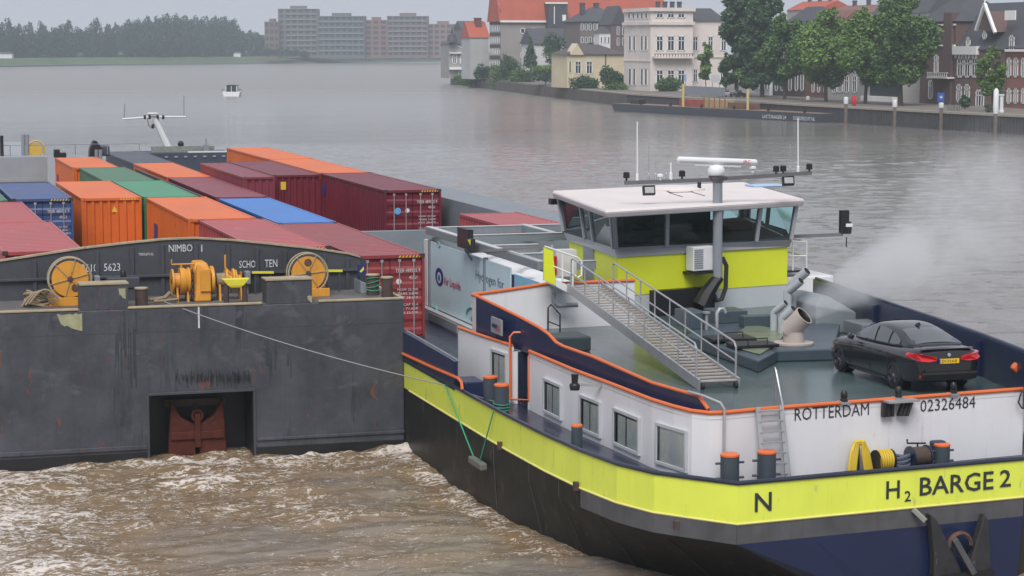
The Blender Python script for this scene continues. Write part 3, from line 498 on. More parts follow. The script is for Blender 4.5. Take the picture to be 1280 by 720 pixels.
container(16.28, 71.4, 5.43, 2.42, 13.9, 'wine', 'faded red container with lettered doors beside the hydrogen module', 'door', marks=('code', 'tri', 'dot', 'hazard'), h=2.95)
container(16.28, 85.5, 5.46, 2.4, 14.4, 'blue', 'bright blue roofed container behind the lettered faded red doors')
container(16.25, 100.3, 5.5, 2.4, 16.0, 'brown', 'brown red container behind the bright blue roof')
container(18.72, 107.2, 6.0, 1.6, 13.8, 'brown', 'brown red container with its end showing above the blue roof', marks=('code',))
container(20.34, 107.6, 6.05, 2.4, 13.8, 'red', 'dark red container with a yellow square sticker on its end', marks=('square',))
container(22.78, 94.0, 6.1, 2.62, 13.7, 'red', 'dark red container with round blue and white stickers on its doors', 'door', marks=('code', 'round', 'oval', 'hazard'), h=3.0)
container(22.8, 108.0, 6.1, 2.55, 14.0, 'orange', 'orange container directly behind the dark red stickered doors')
container(22.85, 122.4, 6.1, 2.6, 14.4, 'orange', 'last orange container at the far right of the stow')
container(23.2, 77.2, 5.85, 2.5, 5.9, 'pink', 'short faded red container beyond the hydrogen frame', h=2.6)
# ------------------------------------------------------------------ the vessel at the far end of the stow
fb = thing('far_barge', 'grey barge end with deck gear beyond the containers', 'barge', (10, 132, 0)); PG = M('pale_grey_paint', (.30, .32, .34), .5, var=.1, streak=.15); NV = M('slate_navy_paint', (.045, .06, .085), .5, var=.15)
a = ay(-10, 197, 129); b = ay(59, 196, 129); m_ = MB(); m_.box(a.x - 3, 129, 0, b.x, 150, a.z); part(m_, 'hull', PG, fb)
m_ = MB(); m_.box(a.x - 3, 128.9, a.z - 1.45, b.x - .2, 128.98, a.z - 1.3); part(m_, 'ledge', PG, fb)
m_ = MB(); m_.box(ay(176, 192, 149).x, 149, 0, ay(291, 192, 149).x, 153, ay(250, 191, 149).z); part(m_, 'after_hull', NV, fb)
zd = ay(250, 191, 149).z
for i in range(9): m_ = MB(); x = 20.6 + i * .66; m_.box(x, 148.93, zd - .3, x + .22, 148.99, zd - .2); part(m_, 'port_light', PG, fb)
m_ = MB(); m_.box(ay(235, 190, 149.4).x, 149.4, zd, ay(291, 190, 149.4).x, 149.5, zd + .1); part(m_, 'white_sill', M('white_paint', (.68, .69, .70), .45, var=.06, streak=.12, scol=(.42, .40, .36)), fb)
m_ = MB(); m_.box(ay(190, 186, 150.5).x, 150.5, zd, ay(268, 186, 150.5).x, 150.9, zd + .4); part(m_, 'mesh_bulwark', M('weathered_mesh', (.22, .24, .22), .8, var=.4, vs_=4), fb)
for i in range(5): m_ = MB(); m_.cyl((9 + i * 1.9, 131, a.z), (9 + i * 1.9, 131, a.z + .62), .03, 6); part(m_, 'stanchion', GREYM, fb)
m_ = MB(); m_.tube([(3, 131, a.z + .6), (17, 131, a.z + .62)], .02, 5); part(m_, 'rail_wire', GREYM, fb)
wm = M('white_paint', (.68, .69, .70)); t = thing('signal_mast', 'white leaning mast with crossbar and whip aerials behind the containers', 'mast', tuple(ay(211, 186, 151)))
p = lambda x, y: ay(x, y, 151)
m_ = MB(); m_.tube([p(211, 186), p(193, 148)], [.26, .19], 8); part(m_, 'mast_tube', wm, t, True)
m_ = MB(); m_.tube([p(153, 149), p(192, 146), p(232, 146)], .07, 6); part(m_, 'crossbar', wm, t)
m_ = MB(); m_.lathe(p(191, 143), (0, 0, 1), [(.3, 0), (.42, .06), (.3, .12)], 16); part(m_, 'radar_dome', wm, t, True)
for x, y0, y1 in ((155, 149, 130), (230, 146, 120)): m_ = MB(); m_.cyl(p(x, y0), p(x + (1 if x < 200 else 0), y1), .035, 5); part(m_, 'aerial', GREYM, t)
for x in (181, 187, 191, 197, 204): m_ = MB(); m_.lathe(p(x, 149 if x != 191 else 160), (0, 0, 1), [(.06, 0), (.1, .08), (.1, .22), (.05, .3)], 8); part(m_, 'horn', BLK, t)
m_ = MB(); m_.tube([p(184, 148), p(186, 157), p(191, 161), p(196, 156), p(199, 149)], .025, 5); part(m_, 'cable', BLK, t)
# deck gear of the far barge
q = lambda x, y: ay(x, y, 131)
t = thing('hose_reel', 'brass yellow cable reel far behind the navy container', 'reel', tuple(q(45, 197)))
c = q(45, 187); m_ = MB(); m_.tube([(c.x + .5 * math.cos(a_), 131, c.z + .52 * math.sin(a_)) for a_ in np.linspace(0, 2 * math.pi, 25)[:-1]], .05, 6, True); part(m_, 'rim', YEL2, t)
m_ = MB(); m_.lathe((c.x - .05, 131, c.z), (0, 1, 0), [(.42, 0), (.42, .4)], 20); part(m_, 'disc', YEL2, t, True)
for x, lb in ((29, 'left of the paired grey posts by the far reel'), (34, 'right of the paired grey posts by the far reel')): m_ = MB(); m_.cyl(q(x, 197), q(x, 168), .11, 10); solo(m_, 'post', GREYM, lb, 'post', tuple(q(x, 197)), smooth=True)
m_ = MB(); m_.box(q(68, 195).x, 131, q(68, 195).z - .1, q(75, 195).x, 131.6, q(68, 187).z); m_.box(q(75, 195).x, 131, q(68, 195).z - .1, q(83, 195).x, 131.6, q(68, 191).z); solo(m_, 'deck_box', BLK, 'black stepped box on the far barge deck', 'box', tuple(q(75, 196)), bevel=.03)
m_ = MB(); e = q(112, 196); m_.loft([[(e.x + dx * .9, 131, e.z + z), (e.x + 1.0 * w_ + dx, 131, e.z + z), (e.x + 1.0 * w_ + dx, 131.8, e.z + z), (e.x + dx * .9, 131.8, e.z + z)] for z, w_, dx in ((0, .75, 0), (.45, .72, .03), (.7, .45, .16), (.9, .22, .25), (.95, .1, .3))], close=True); solo(m_, 'covered_winch', BLK, 'black covered winch hump beyond the far orange container', 'winch', tuple(e), smooth=30)
for x, lb in ((120.5, 'left grey bitt of the pair by the covered winch'), (125.5, 'right grey bitt of the pair by the covered winch')): m_ = MB(); m_.cyl(q(x, 199), q(x, 187), .11, 10); solo(m_, 'bitt', GREYM, lb, 'bollard', tuple(q(x, 199)), smooth=True)
m_ = MB(); e0, e1 = q(126, 196), q(139, 183); m_.box(e0.x, 131.8, e0.z, e1.x, 133, e1.z); solo(m_, 'dark_cabin', NV, 'small dark cabin top beside the covered winch', 'cabin', tuple(e0), bevel=.08)
m_ = MB(); m_.box(q(0, 190).x, 130.5, a.z, q(4, 190).x, 131.2, a.z + 1.2); solo(m_, 'dark_post', BLK, 'black post cut by the left picture edge', 'post', tuple(q(2, 196)))
m_ = MB(); e = ay(226, 182, 150.7); m_.lathe((e.x, 150.7, zd + .402), (0, 0, 1), [(.2, 0), (.22, .2), (.1, .36)], 10); solo(m_, 'vent_cowl', BLK, 'black mushroom vent below the leaning mast', 'vent', (e.x, 150.7, zd + .4), smooth=True)
m_ = MB(); e = ay(258, 186, 150); m_.box(e.x - .2, 150, zd, e.x + .2, 150.3, zd + .5); m_.cyl((e.x, 150.1, zd + .5), (e.x, 150.1, zd + .95), .05, 6); solo(m_, 'searchlight', GREYM, 'grey searchlight on the far navy deck', 'lamp', (e.x, 150, zd))
# dark grey bulkhead of the second hold (between the stickered doors and the hydrogen frame)
# ------------------------------------------------------------------ hydrogen barge: paints
LIME = M('lime_yellow_paint', (.77, .86, .10), .36, var=.07, vs_=.6, streak=.22, scol=(.40, .47, .10), coat=.15, bump=.12, bs=1.4, extra=((.28, (.45, .52, .14), 1.6, (1.4, 1.4, .5)), (.16, (.22, .24, .10), 3.5, (1.5, 1.5, .25))))
LIMW = M('wheelhouse_lime_paint', (.72, .79, .03), .4, var=.04)
HBLK = M('barge_black_paint', (.016, .016, .015), .42, spec=.25, extra=((.35, (.05, .048, .04), 1.2, (1, 1, .4)), (.3, (.09, .085, .07), 3.0, (1.4, 1.4, .3))), var=.35, vs_=.7, streak=.45, scol=(.055, .052, .042), rust=.06, rcol=(.12, .11, .09), bump=.2, bs=4)
STRP = M('grey_rubbing_strip', (.085, .085, .092), .5, var=.3, vs_=1.5, streak=.4, scol=(.03, .03, .03))
NAVY = M('navy_paint', (.012, .022, .07), .35, var=.15, streak=.1, coat=.2)
NAVD = M('navy_deck_paint', (.02, .026, .05), .3, var=.2, vs_=2, coat=.2)
WPT = M('barge_white_paint', (.73, .73, .755), .4, var=.05, vs_=.5, streak=.2, scol=(.52, .51, .49), coat=.1, bump=.1, bs=1.6, extra=((.2, (.52, .49, .44), 2.0, (2, 2, .15)), (.12, (.35, .26, .18), 5.0, (2, 2, .2))))
ORG_ = M('orange_rail_paint', (.68, .15, .04), .4, var=.08)
DECK = M('wet_grey_deck', (.066, .098, .102), .2, var=.32, vs_=.35, rust=.22, rcol=(.15, .165, .075), rs=.28, bump=.05)
PLIN = M('slate_plinth_paint', (.055, .078, .098), .35, var=.15)
ALU = M('bare_aluminium', (.46, .47, .48), .42, metal=.6, var=.12, vs_=3)
GALV = M('galvanised_tread', (.40, .36, .33), .6, metal=.2, var=.2, vs_=4)
WHD = M('white_rail_paint', (.74, .75, .76), .4, var=.05)
FRG = M('grey_frame_paint', (.20, .23, .25), .45, var=.12, streak=.15)
ROOFW = M('off_white_roof', (.70, .645, .625), .5, var=.06, vs_=.7)
CURT = M('pale_curtain', (.80, .82, .78), .9, var=.15, vs_=5)
TXT = M('dark_lettering', (.03, .035, .045), .5, var=.05)
WGL = glass('cabin_glass', (.74, .90, .87), .28); HGL = glass('house_glass', (.90, .93, .92), .14)
SGREY = M('superstructure_grey', (.50, .54, .56), .45, var=.06)
# ------------------------------------------------------------------ hull
G = [(16.25, 100), (16.25, 75), (16.25, 64), (16.25, 58), (16.25, 56), (16.27, 53.7), (16.36, 50.7), (16.53, 48.4), (16.8, 46.6), (17.25, 45.35), (17.9, 44.5), (18.58, 43.65), (20.5, 43.84), (22.2, 44.0), (24.2, 44.2), (26.2, 44.4), (27.1, 44.9), (27.7, 46.2), (28.5, 50.5), (29.1, 55.5), (29.7, 61), (30.2, 67), (30.3, 75), (30.3, 100)]
W = [(16.25, 100), (16.25, 75), (16.25, 64), (16.25, 58), (16.28, 56), (16.35, 53.4), (16.82, 50.6), (17.5, 48.6), (18.1, 47.4), (18.9, 46.3), (19.9, 45.3), (21.3, 44.25), (21.9, 44.1), (22.4, 44.1), (24.2, 44.25), (26.1, 44.45), (26.9, 45.0), (27.5, 46.3), (28.3, 50.5), (29.0, 55.5), (29.65, 61), (30.15, 67), (30.3, 75), (30.3, 100)]
hb = thing('hydrogen_barge', 'lime striped motor barge with white house, wheelhouse and car deck', 'barge', (22.5, 55, 0))
GZ, BZ, SZ = 2.9, 1.93, 1.47
def strip(idx, z0, z1, nm, mat, out=0.0, lab=None):
    m_ = MB(); m_.loft([[(G[i][0], G[i][1], z0), (G[i][0], G[i][1], z1)] for i in idx]); return part(m_, nm, mat, hb, fix=False, label=lab)
m_ = MB(); m_.loft([[(G[i][0], G[i][1], BZ), (G[i][0] + (0 if i < 11 else 0), G[i][1], SZ), (W[i][0], W[i][1], 0), (W[i][0], W[i][1], -.6)] for i in range(0, 12)]); part(m_, 'side_plating', HBLK, hb, smooth=35, fix=False)
m_ = MB(); m_.loft([[(G[i][0], G[i][1], SZ), (W[i][0], W[i][1], 0), (W[i][0], W[i][1], -.6)] for i in range(11, 16)]); part(m_, 'transom', NAVY, hb, fix=False)
m_ = MB(); m_.loft([[(G[i][0], G[i][1], BZ), (G[i][0], G[i][1], SZ), (W[i][0], W[i][1], 0), (W[i][0], W[i][1], -.6)] for i in range(15, 24)]); part(m_, 'side_plating', HBLK, hb, smooth=35, fix=False)
strip(range(11, 16), SZ, BZ, 'rubbing_strip', STRP)
m_ = MB(); m_.loft([[(G[i][0] - .012, G[i][1] - .012, SZ + .0), (G[i][0] - .012, G[i][1] - .012, BZ - .01)] for i in range(7, 12)]); part(m_, 'rubbing_strip', STRP, hb, fix=False)
strip(range(0, 24), BZ, GZ - .06, 'lime_band', LIME)
m_ = MB(); m_.tube([(x, y, BZ) for x, y in G[2:16]], .03, 6); part(m_, 'band_moulding', M('pale_yellow_edge', (.72, .66, .22), .5, var=.1), hb, True)
m_ = MB(); m_.tube([(x, y, GZ - .04) for x, y in G], .055, 8); part(m_, 'gunwale', NAVD, hb, True)
ins = [(x + (.04 if i < 10 else .05 if i < 12 else 0 if i < 16 else -.05), y + (.05 if 9 < i < 17 else 0)) for i, (x, y) in enumerate(G)]
m_ = MB(); n = len(ins); m_.add([(x, y, 2.62) for x, y in ins], [tuple(range(n))]); part(m_, 'side_deck', NAVD, hb, fix=False)
m_ = MB(); m_.loft([[(x, y, 2.62), (x, y, GZ - .05)] for x, y in ins]); part(m_, 'bulwark_inside', NAVD, hb, fix=False)
SEAM = M('worn_seam', (.06, .06, .055), .6, var=.3)
for i, f in ((4, .5), (5, .6), (6, .4), (7, .5), (9, .2)):
    g_ = Vector(G[i]).lerp(Vector(G[i + 1]), f); w_ = Vector(W[i]).lerp(Vector(W[i + 1]), f); m_ = MB(); m_.tube([(g_.x, g_.y, BZ - .02), (g_.x, g_.y, SZ), (w_.x, w_.y, 0), (w_.x, w_.y, -.3)], .012, 4); part(m_, 'hull_seam', SEAM, hb)
# ------------------------------------------------------------------ white house and working deck
RZ, DZ = 4.25, 4.1
RL = [(17.0, 61.0), (17.12, 59.2), (17.36, 56.95), (17.36, 56.8), (17.5, 55.6), (17.5, 55.4), (17.55, 52.05), (17.7, 49.5), (17.81, 47.0), (17.95, 45.95), (18.12, 45.25), (18.4, 44.88), (18.8, 44.84), (19.54, 45.0), (27.0, 45.88), (27.45, 46.6), (28.1, 51), (28.7, 56), (29.3, 61.5), (29.5, 64)]
notch = [(17.38, 56.7), (18.6, 56.7), (18.6, 55.7), (17.48, 55.7)]
house = RL[:4] + notch + RL[4:] + [(29.5, 66), (22.6, 66), (22.6, 61.06), (17.0, 61.06)]
def pl_at(y): return float(np.interp(-y, [-p[1] for p in RL[:12]], [p[0] for p in RL[:12]]))
m_ = MB(); m_.prism(house, 2.625, DZ - .004); part(m_, 'house_wall', WPT, hb)
dk = house
m_ = MB(); nn = len(dk); m_.add([(x, y, DZ) for x, y in dk], [tuple(range(nn))]); part(m_, 'working_deck', DECK, hb, fix=False)
m_ = MB(); m_.wall([(x, y) for x, y in RL[4:15]], DZ - .02, RZ - .04, .06); m_.wall(RL[:4], DZ - .02, RZ - .04, .06); part(m_, 'rail_kerb', WPT, hb)
m_ = MB(); m_.tube([(x, y, RZ) for x, y in RL[4:15]], .05, 8); part(m_, 'rail', ORG_, hb, True)
m_ = MB(); m_.tube([(x, y, RZ) for x, y in RL[:4]], .045, 8); part(m_, 'rail', ORG_, hb, True)
m_ = MB(); m_.box(18.56, 55.7, 2.63, 18.598, 56.7, DZ - .01); m_.box(17.5, 56.66, 2.63, 18.56, 56.698, DZ - .01); m_.box(17.5, 55.702, 2.63, 18.56, 55.73, DZ - .01); part(m_, 'stair_lining', NAVD, hb)
for i in range(7): m_ = MB(); z = 2.64 + i * .2; m_.box(17.5, 55.72, z, 17.55 + .14 * (7 - i) * .0 + 1.0 - .0, 56.68, z + .03) if False else m_.box(17.52 + i * .14, 55.74, z, 17.82 + i * .14, 56.65, z + .05); part(m_, 'step', NAVD, hb)
m_ = MB(); m_.tube([(17.3, 56.75, 2.75), (17.3, 56.78, 4.5), (17.4, 56.75, 4.62), (18.3, 56.5, 4.62), (18.4, 56.5, 4.3)], .035, 6); m_.tube([(17.3, 56.75, 2.75), (17.48, 55.62, 2.9), (17.5, 55.62, 4.2)], .03, 6); part(m_, 'stair_rail', ORG_, hb, True)
# windows of the house (frame, glass, curtain)
def wall_pt(px, py):
    best = None
    for i in range(len(RL) - 1):
        a, b = Vector((*RL[i], 0)), Vector((*RL[i + 1], 0)); d = (b - a).normalized(); nrm = Vector((-d.y, d.x, 0)); q = aplane(px, py, a, nrm); s = (Vector((q.x, q.y, 0)) - a).dot(d)
        if -.05 <= s <= (b - a).length + .05 and (best is None or q.y < best.y): best = q
    return best
for x0, x1, y0, y1 in ((615, 635, 438, 482), (681, 703, 476, 526), (726, 752, 497, 550), (768, 801, 515, 570), (821, 860, 533, 587)):
    a, b = wall_pt(x0, (y0 + y1) / 2), wall_pt(x1, (y0 + y1) / 2); c = wall_pt((x0 + x1) / 2, y0); e = wall_pt((x0 + x1) / 2, y1); z1 = c.z; z0 = max(e.z, 2.78)
    d = (b - a); d.z = 0; L_ = d.length; d.normalize(); nr = Vector((d.y, -d.x, 0)); o_ = Vector((a.x, a.y, 0)); up = Vector((0, 0, 1)); w_ = node('window', hb)
    m_ = MB(); fw = .09
    P_ = lambda u, z, n_: o_ + d * u + up * z + nr * n_
    for u0, u1, v0, v1 in ((0, L_, z0, z0 + fw), (0, L_, z1 - fw, z1), (0, fw, z0 + fw, z1 - fw), (L_ - fw, L_, z0 + fw, z1 - fw)): m_.hexa([P_(u0, v0, -.02), P_(u1, v0, -.02), P_(u1, v0, .07), P_(u0, v0, .07), P_(u0, v1, -.02), P_(u1, v1, -.02), P_(u1, v1, .07), P_(u0, v1, .07)])
    part(m_, 'frame', M('pale_window_frame', (.46, .48, .50), .45, var=.08), w_, bevel=.012)
    m_ = MB(); m_.poly([P_(fw, z0 + fw, .045), P_(L_ - fw, z0 + fw, .045), P_(L_ - fw, z1 - fw, .045), P_(fw, z1 - fw, .045)]); part(m_, 'pane', HGL, w_, fix=False)
    m_ = MB(); m_.poly([P_(fw, z0 + fw, .006), P_(L_ - fw, z0 + fw, .006), P_(L_ - fw, z1 - fw, .006), P_(fw, z1 - fw, .006)]); part(m_, 'dark_interior', BLK, w_, fix=False)
    nf = 13
    for s0, s1 in ((.12, .44), (.5, .93)):
        m_ = MB(); m_.loft([[P_(fw + (L_ - 2 * fw) * (s0 + (s1 - s0) * k / (2 * nf)), z0 + fw, .014 + (.016 if k % 2 else 0)), P_(fw + (L_ - 2 * fw) * (s0 + (s1 - s0) * k / (2 * nf)), z1 - fw - .06, .014 + (.016 if k % 2 else 0))] for k in range(2 * nf + 1)]); part(m_, 'curtain', CURT, w_, fix=False)
# navy bulwark with orange capping on the port side of the deck
bt = [(595, 370, 17.12), (620, 382, 17.2), (650, 397, 17.45), (672, 409, 17.55), (685, 418, 17.6), (694, 428, 17.63), (703, 433, 17.66), (740, 446, 17.72), (765, 457, 17.78), (815, 479, 17.95), (850, 489, 18.1), (872, 495, 18.22)]
bp_ = [ax(a, b, c + .12) for a, b, c in bt]; end = ax(884, 512, 18.42)
m_ = MB(); m_.wall([(p.x, p.y) for p in bp_] + [(end.x, end.y)], DZ + .02, [p.z for p in bp_] + [end.z], .07); part(m_, 'side_bulwark', NAVY, hb)
m_ = MB(); m_.tube([(p.x + .03, p.y, p.z) for p in bp_] + [(end.x + .03, end.y, end.z)], .045, 8); part(m_, 'bulwark_capping', ORG_, hb, True)
p0 = bp_[0]; fr0, fr1 = ay(596, 368, 61.0), ay(682, 355, 61.0)
m_ = MB(); m_.loft([[(p0.x, p0.y, DZ), (p0.x, p0.y, p0.z)], [(17.4, 60.95, DZ), (17.4, 60.95, fr0.z)], [(18.2, 61.0, DZ), (18.2, 61.0, fr0.z + .07)], [(19.7, 61, DZ), (19.7, 61, fr1.z)], [(22.6, 61.2, DZ), (22.6, 61.2, fr1.z)]]); part(m_, 'fore_bulwark', WPT, hb, fix=False)
m_ = MB(); m_.tube([p0 + Vector((.03, 0, 0)), (17.4, 60.95, fr0.z), (18.2, 61.0, fr0.z + .07), (19.7, 61, fr1.z), (22.6, 61.2, fr1.z)], .05, 8); part(m_, 'bulwark_capping', ORG_, hb, True)
q = ax(621, 407, 17.2); bd = node('name_board', hb); m_ = MB(); m_.extr([(q.x - .0, q.y + .42, q.z - .22), (q.x + .05, q.y - .42, q.z - .24), (q.x + .05, q.y - .42, q.z + .2), (q.x, q.y + .42, q.z + .22)], (-.05, 0, 0)); part(m_, 'board', GREYM, bd)
m_ = MB(); m_.box(q.x - .057, q.y - .2, q.z - .06, q.x - .045, q.y + .3, q.z + .04); part(m_, 'dark_bar', NAVY, bd); m_ = MB(); m_.box(q.x - .058, q.y - .32, q.z - .1, q.x - .044, q.y - .18, q.z + .0); part(m_, 'red_dot', M('red_marking', (.55, .03, .03), .5), bd)
# starboard bulwark
sb = [(1020, 348), (1060, 361), (1100, 375), (1170, 398), (1230, 419), (1290, 442)]; sp = [az(a, b, 5.15) for a, b in sb]
m_ = MB(); m_.wall([(p.x, p.y) for p in sp] , DZ - .3, 5.13, -.1); part(m_, 'side_bulwark', NAVY, hb)
m_ = MB(); m_.tube([tuple(p) for p in sp], .05, 8); part(m_, 'bulwark_capping', NAVY, hb, True)
for p in sp[1:5]: m_ = MB(); m_.bar((p.x - .12, p.y, DZ), (p.x - .12, p.y, 5.0), .05, .2); part(m_, 'bulwark_stay', NAVY, hb)
# raised navy bulwark forward on the port gunwale
fz = [ax(505, 413, 16.33), ax(540, 433, 16.33), ax(566, 448, 16.33), ax(572, 452, 16.33)]
m_ = MB(); m_.wall([(16.33, 80)] + [(p.x, p.y) for p in fz], 2.75, [fz[0].z] + [p.z for p in fz], -.1); part(m_, 'fore_gunwale', NAVY, hb)
m_ = MB(); m_.tube([(16.38, 80, fz[0].z)] + [p + Vector((.05, 0, 0)) for p in fz], .03, 6); part(m_, 'fore_gunwale_rail', GREYM, hb)
m_ = MB(); m_.tube([(16.2, 80, 2.98), ax(505, 443, 16.2), ax(540, 459, 16.2), ax(566, 470, 16.2), ax(573, 473, 16.2), ax(577, 478, 16.2), ax(578, 487, 16.2)], .045, 6); part(m_, 'gunwale_pipe', ORG_, hb, True)
m_ = MB(); m_.box(16.4, 58.2, 2.63, 17.0, 59.3, 3.05); part(m_, 'chain_box', NAVY, hb, bevel=.03)
# coaming of the hold beside the module
m_ = MB(); m_.box(19.75, 61.3, 2.63, 20.0, 77, 3.06); part(m_, 'hold_coaming', M('light_grey_paint', (.42, .43, .44), .5, var=.08, streak=.2, scol=(.25, .24, .23)), hb)
for a in range(3): m_ = MB(); m_.box(19.72, 62.2 + a * 4.4, 2.7, 19.748, 66 + a * 4.4, 2.98); part(m_, 'coaming_panel', GREYM, hb)
m_ = MB(); m_.box(18.9, 89.0, 3.2, 26.5, 89.5, ay(490, 289, 89).z); part(m_, 'hold_bulkhead', FRG, hb)
m_ = MB(); m_.box(18.9, 77.5, 2.6, 30, 89, 3.3); part(m_, 'hatch_cover', FRG, hb)
m_ = MB(); m_.box(25.9, 77.5, 3.3, 28, 104, ay(560, 283, 80).z); part(m_, 'starboard_hatch', FRG, hb)
# ------------------------------------------------------------------ bollards, ladder and stern fittings of the barge (welded on: parts)
SLT = M('slate_bollard_paint', (.05, .065, .08), .45, var=.15)
def hbol(p, zb, h, r, pins=True):
    b_ = node('bollard', hb); m_ = MB(); m_.lathe((p.x, p.y, zb), (0, 0, 1), [(r, 0), (r, h)], 18); part(m_, 'post', SLT, b_, True)
    m_ = MB(); m_.lathe((p.x, p.y, zb + h + .001), (0, 0, 1), [(r * 1.04, 0), (r * 1.04, .04), (r * .9, .06)], 18); part(m_, 'cap', ORG_, b_, True)
    if pins:
        for z in (.3, .78): m_ = MB(); m_.cyl((p.x - r * 1.6, p.y, zb + h * z), (p.x + r * 1.6, p.y, zb + h * z), .028, 8); part(m_, 'pin', SLT, b_)
for px in (912, 958): p = ay(px, 600, 44.32 if px < 930 else 44.4); hbol(p, 2.63, .72, .215)
p = ay(1177, 580, 45.0); hbol(p, 2.63, .52, .19)
for px, y in ((613, 56.75), (627, 55.3)): p = ay(px, 500, y); p.x = min(p.x, pl_at(y) - .3); hbol(p, 2.63, .75, .2, False)
p = ay(720, 545, 49.8); p.x = 16.9; hbol(p, 2.63, .55, .14, False)
sw0, sw1 = Vector((19.54, 45.0, 0)), Vector((27.0, 45.88, 0)); swd = (sw1 - sw0).normalized(); swn = Vector((swd.y, -swd.x, 0))
onw = lambda px, py, off=0: aplane(px, py, sw0 + swn * off, swn)
lad = node('ladder', hb)
la, lb_ = onw(947, 510, .12), onw(963, 508, .12); lc, ld = onw(955, 596, .45), onw(985, 596, .45)
la.z = lb_.z = 4.33; lc.z = ld.z = 2.65; lb_ = la + swd * .62; ld = lc + swd * .62
for a, b in ((la, lc), (lb_, ld)): m_ = MB(); m_.bar(a, b, .05, .1); part(m_, 'stile', ALU, lad)
for k in range(7): t = (k + .4) / 7; m_ = MB(); m_.bar(la.lerp(lc, t), lb_.lerp(ld, t), .09, .03); part(m_, 'rung', ALU, lad)
m_ = MB(); h0 = lb_ + swd * .04; m_.tube([ld + Vector((.08, 0, 0)), h0, h0 + Vector((-.06, .25, .75)), h0 + Vector((-.06, .33, .82)), h0 + Vector((-.02, .42, .7)), h0 + Vector((.05, .5, -.2))], .022, 6); part(m_, 'hand_rail', ALU, lad, True)
m_ = MB(); g0 = wall_pt(906, 560); m_.tube([(g0.x - .05, g0.y - .07, 2.65), (g0.x - .05, g0.y - .07, 4.35), (g0.x - .12, g0.y + .0, 4.48), (g0.x - .4, g0.y + .4, 4.6), (g0.x - .55, g0.y + .9, 4.62)], .032, 8); part(m_, 'grab_rail', ALU, hb, True)
text('ROTTERDAM', onw(993, 526), swd, (0, 0, 1), .29, TXT, hb, (onw(1086, 509) - onw(993, 526)).xy.length, .012)
text('02326484', onw(1150, 515), swd, (0, 0, 1), .285, TXT, hb, (onw(1219, 500) - onw(1150, 515)).xy.length, .012)
tw0, tw1 = Vector((18.58, 43.65, 0)), Vector((26.2, 44.4, 0)); twd = (tw1 - tw0).normalized(); twn = Vector((twd.y, -twd.x, 0)); ont = lambda px, py: aplane(px, py, tw0, twn)
def ttext(s, px, py, px1, h): a = ont(px, py); text(s, a, twd, (0, 0, 1), h, TXT, hb, (ont(px1, py) - a).xy.length, .02, .012)
ttext('N', 943, 640, 964, .43); ttext('H', 1107, 624, 1124, .42); ttext('2', 1130, 627, 1138, .25); ttext('BARGE', 1149, 620, 1241, .44); ttext('2', 1249, 609, 1263, .41)
for px, py in ((1055, 497), (1123, 489), (1192, 482)):
    a = onw(px, py, .0); l_ = node('rail_lamp', hb); a.z = RZ + .03; m_ = MB(); m_.box(a.x - .12, a.y - .1, a.z - .06, a.x + .12, a.y + .14, a.z - .0); part(m_, 'bracket', GREYM, l_); m_ = MB(); m_.lathe(a, (0, 0, 1), [(.09, .0), (.09, .06), (.065, .08), (.08, .1), (.08, .2), (.04, .26)], 12); part(m_, 'lamp', BLK, l_, True)
lc_ = node('stern_light', hb); a = onw(1100, 498, .0)
m_ = MB(); b0 = onw(1103, 500, .02); b1 = onw(1140, 497, .02); b0.z = b1.z = 4.2; m_.hexa([b0, b1, b1 + swn * .35, b0 + swn * .3, b0 + Vector((0, 0, .05)), b1 + Vector((0, 0, .05)), b1 + swn * .35 + Vector((0, 0, .05)), b0 + swn * .3 + Vector((0, 0, .05))]); part(m_, 'bracket', ALU, lc_)
for px0, px1, tl in ((1104, 1119, 0), (1123, 1137, .12)):
    a, b = onw(px0, 512, .16), onw(px1, 512, .16 + tl)
    for k in range(3): u = a.lerp(b, k / 3 + .02); v = a.lerp(b, k / 3 + .27); m_ = MB(); m_.hexa([Vector((u.x, u.y, 3.86)), Vector((v.x, v.y, 3.86)), Vector((v.x, v.y, 3.86)) - swn * .1, Vector((u.x, u.y, 3.86)) - swn * .1, Vector((u.x + tl, u.y, 4.19)), Vector((v.x + tl, v.y, 4.19)), Vector((v.x + tl, v.y, 4.19)) - swn * .1, Vector((u.x + tl, u.y, 4.19)) - swn * .1]); part(m_, 'floodlight', BLK if k != 1 else RUB, lc_)
q = wall_pt(752, 482); fl = node('wall_lamp', hb); m_ = MB(); e = Vector((q.x - .62, q.y + .25, q.z + .02)); m_.bar(q, e, .06, .07); part(m_, 'arm', ALU, fl); m_ = MB(); m_.lathe(e - Vector((0, 0, .14)), (0, 0, 1), [(.12, 0), (.14, .12), (.12, .16), (.08, .18), (.09, .34), (.1, .4)], 12); part(m_, 'lamp', BLK, fl, True)
# stern anchor
sa = thing('anchor', 'black stern anchor clamped to the navy transom', 'anchor', tuple(ont(1195, 700)))
A_ = lambda px, py, o=.0: ont(px, py) + twn * o
for poly in (((1155, 640), (1163, 646), (1192, 705), (1200, 735), (1160, 735), (1160, 690)), ((1223, 640), (1228, 648), (1232, 735), (1196, 735), (1204, 704))):
    m_ = MB(); m_.extr([A_(x, y, .04) for x, y in poly], twn * .22); part(m_, 'fluke', M('worn_black_steel', (.03, .03, .032), .55, var=.4, vs_=4, rust=.3, rcol=(.16, .15, .14), rs=2.2), sa, bevel=.03)
m_ = MB(); m_.bar(A_(1183, 670, .3), A_(1204, 712, .42), .2, .14); part(m_, 'shank', STRP, sa, bevel=.02)
m_ = MB(); c = A_(1193, 680, .22); m_.tube([c + twd * (.3 * math.cos(a)) + Vector((0, 0, .3 * math.sin(a))) for a in np.linspace(0, math.pi, 12)], .06, 6); part(m_, 'shackle', STEEL, sa)
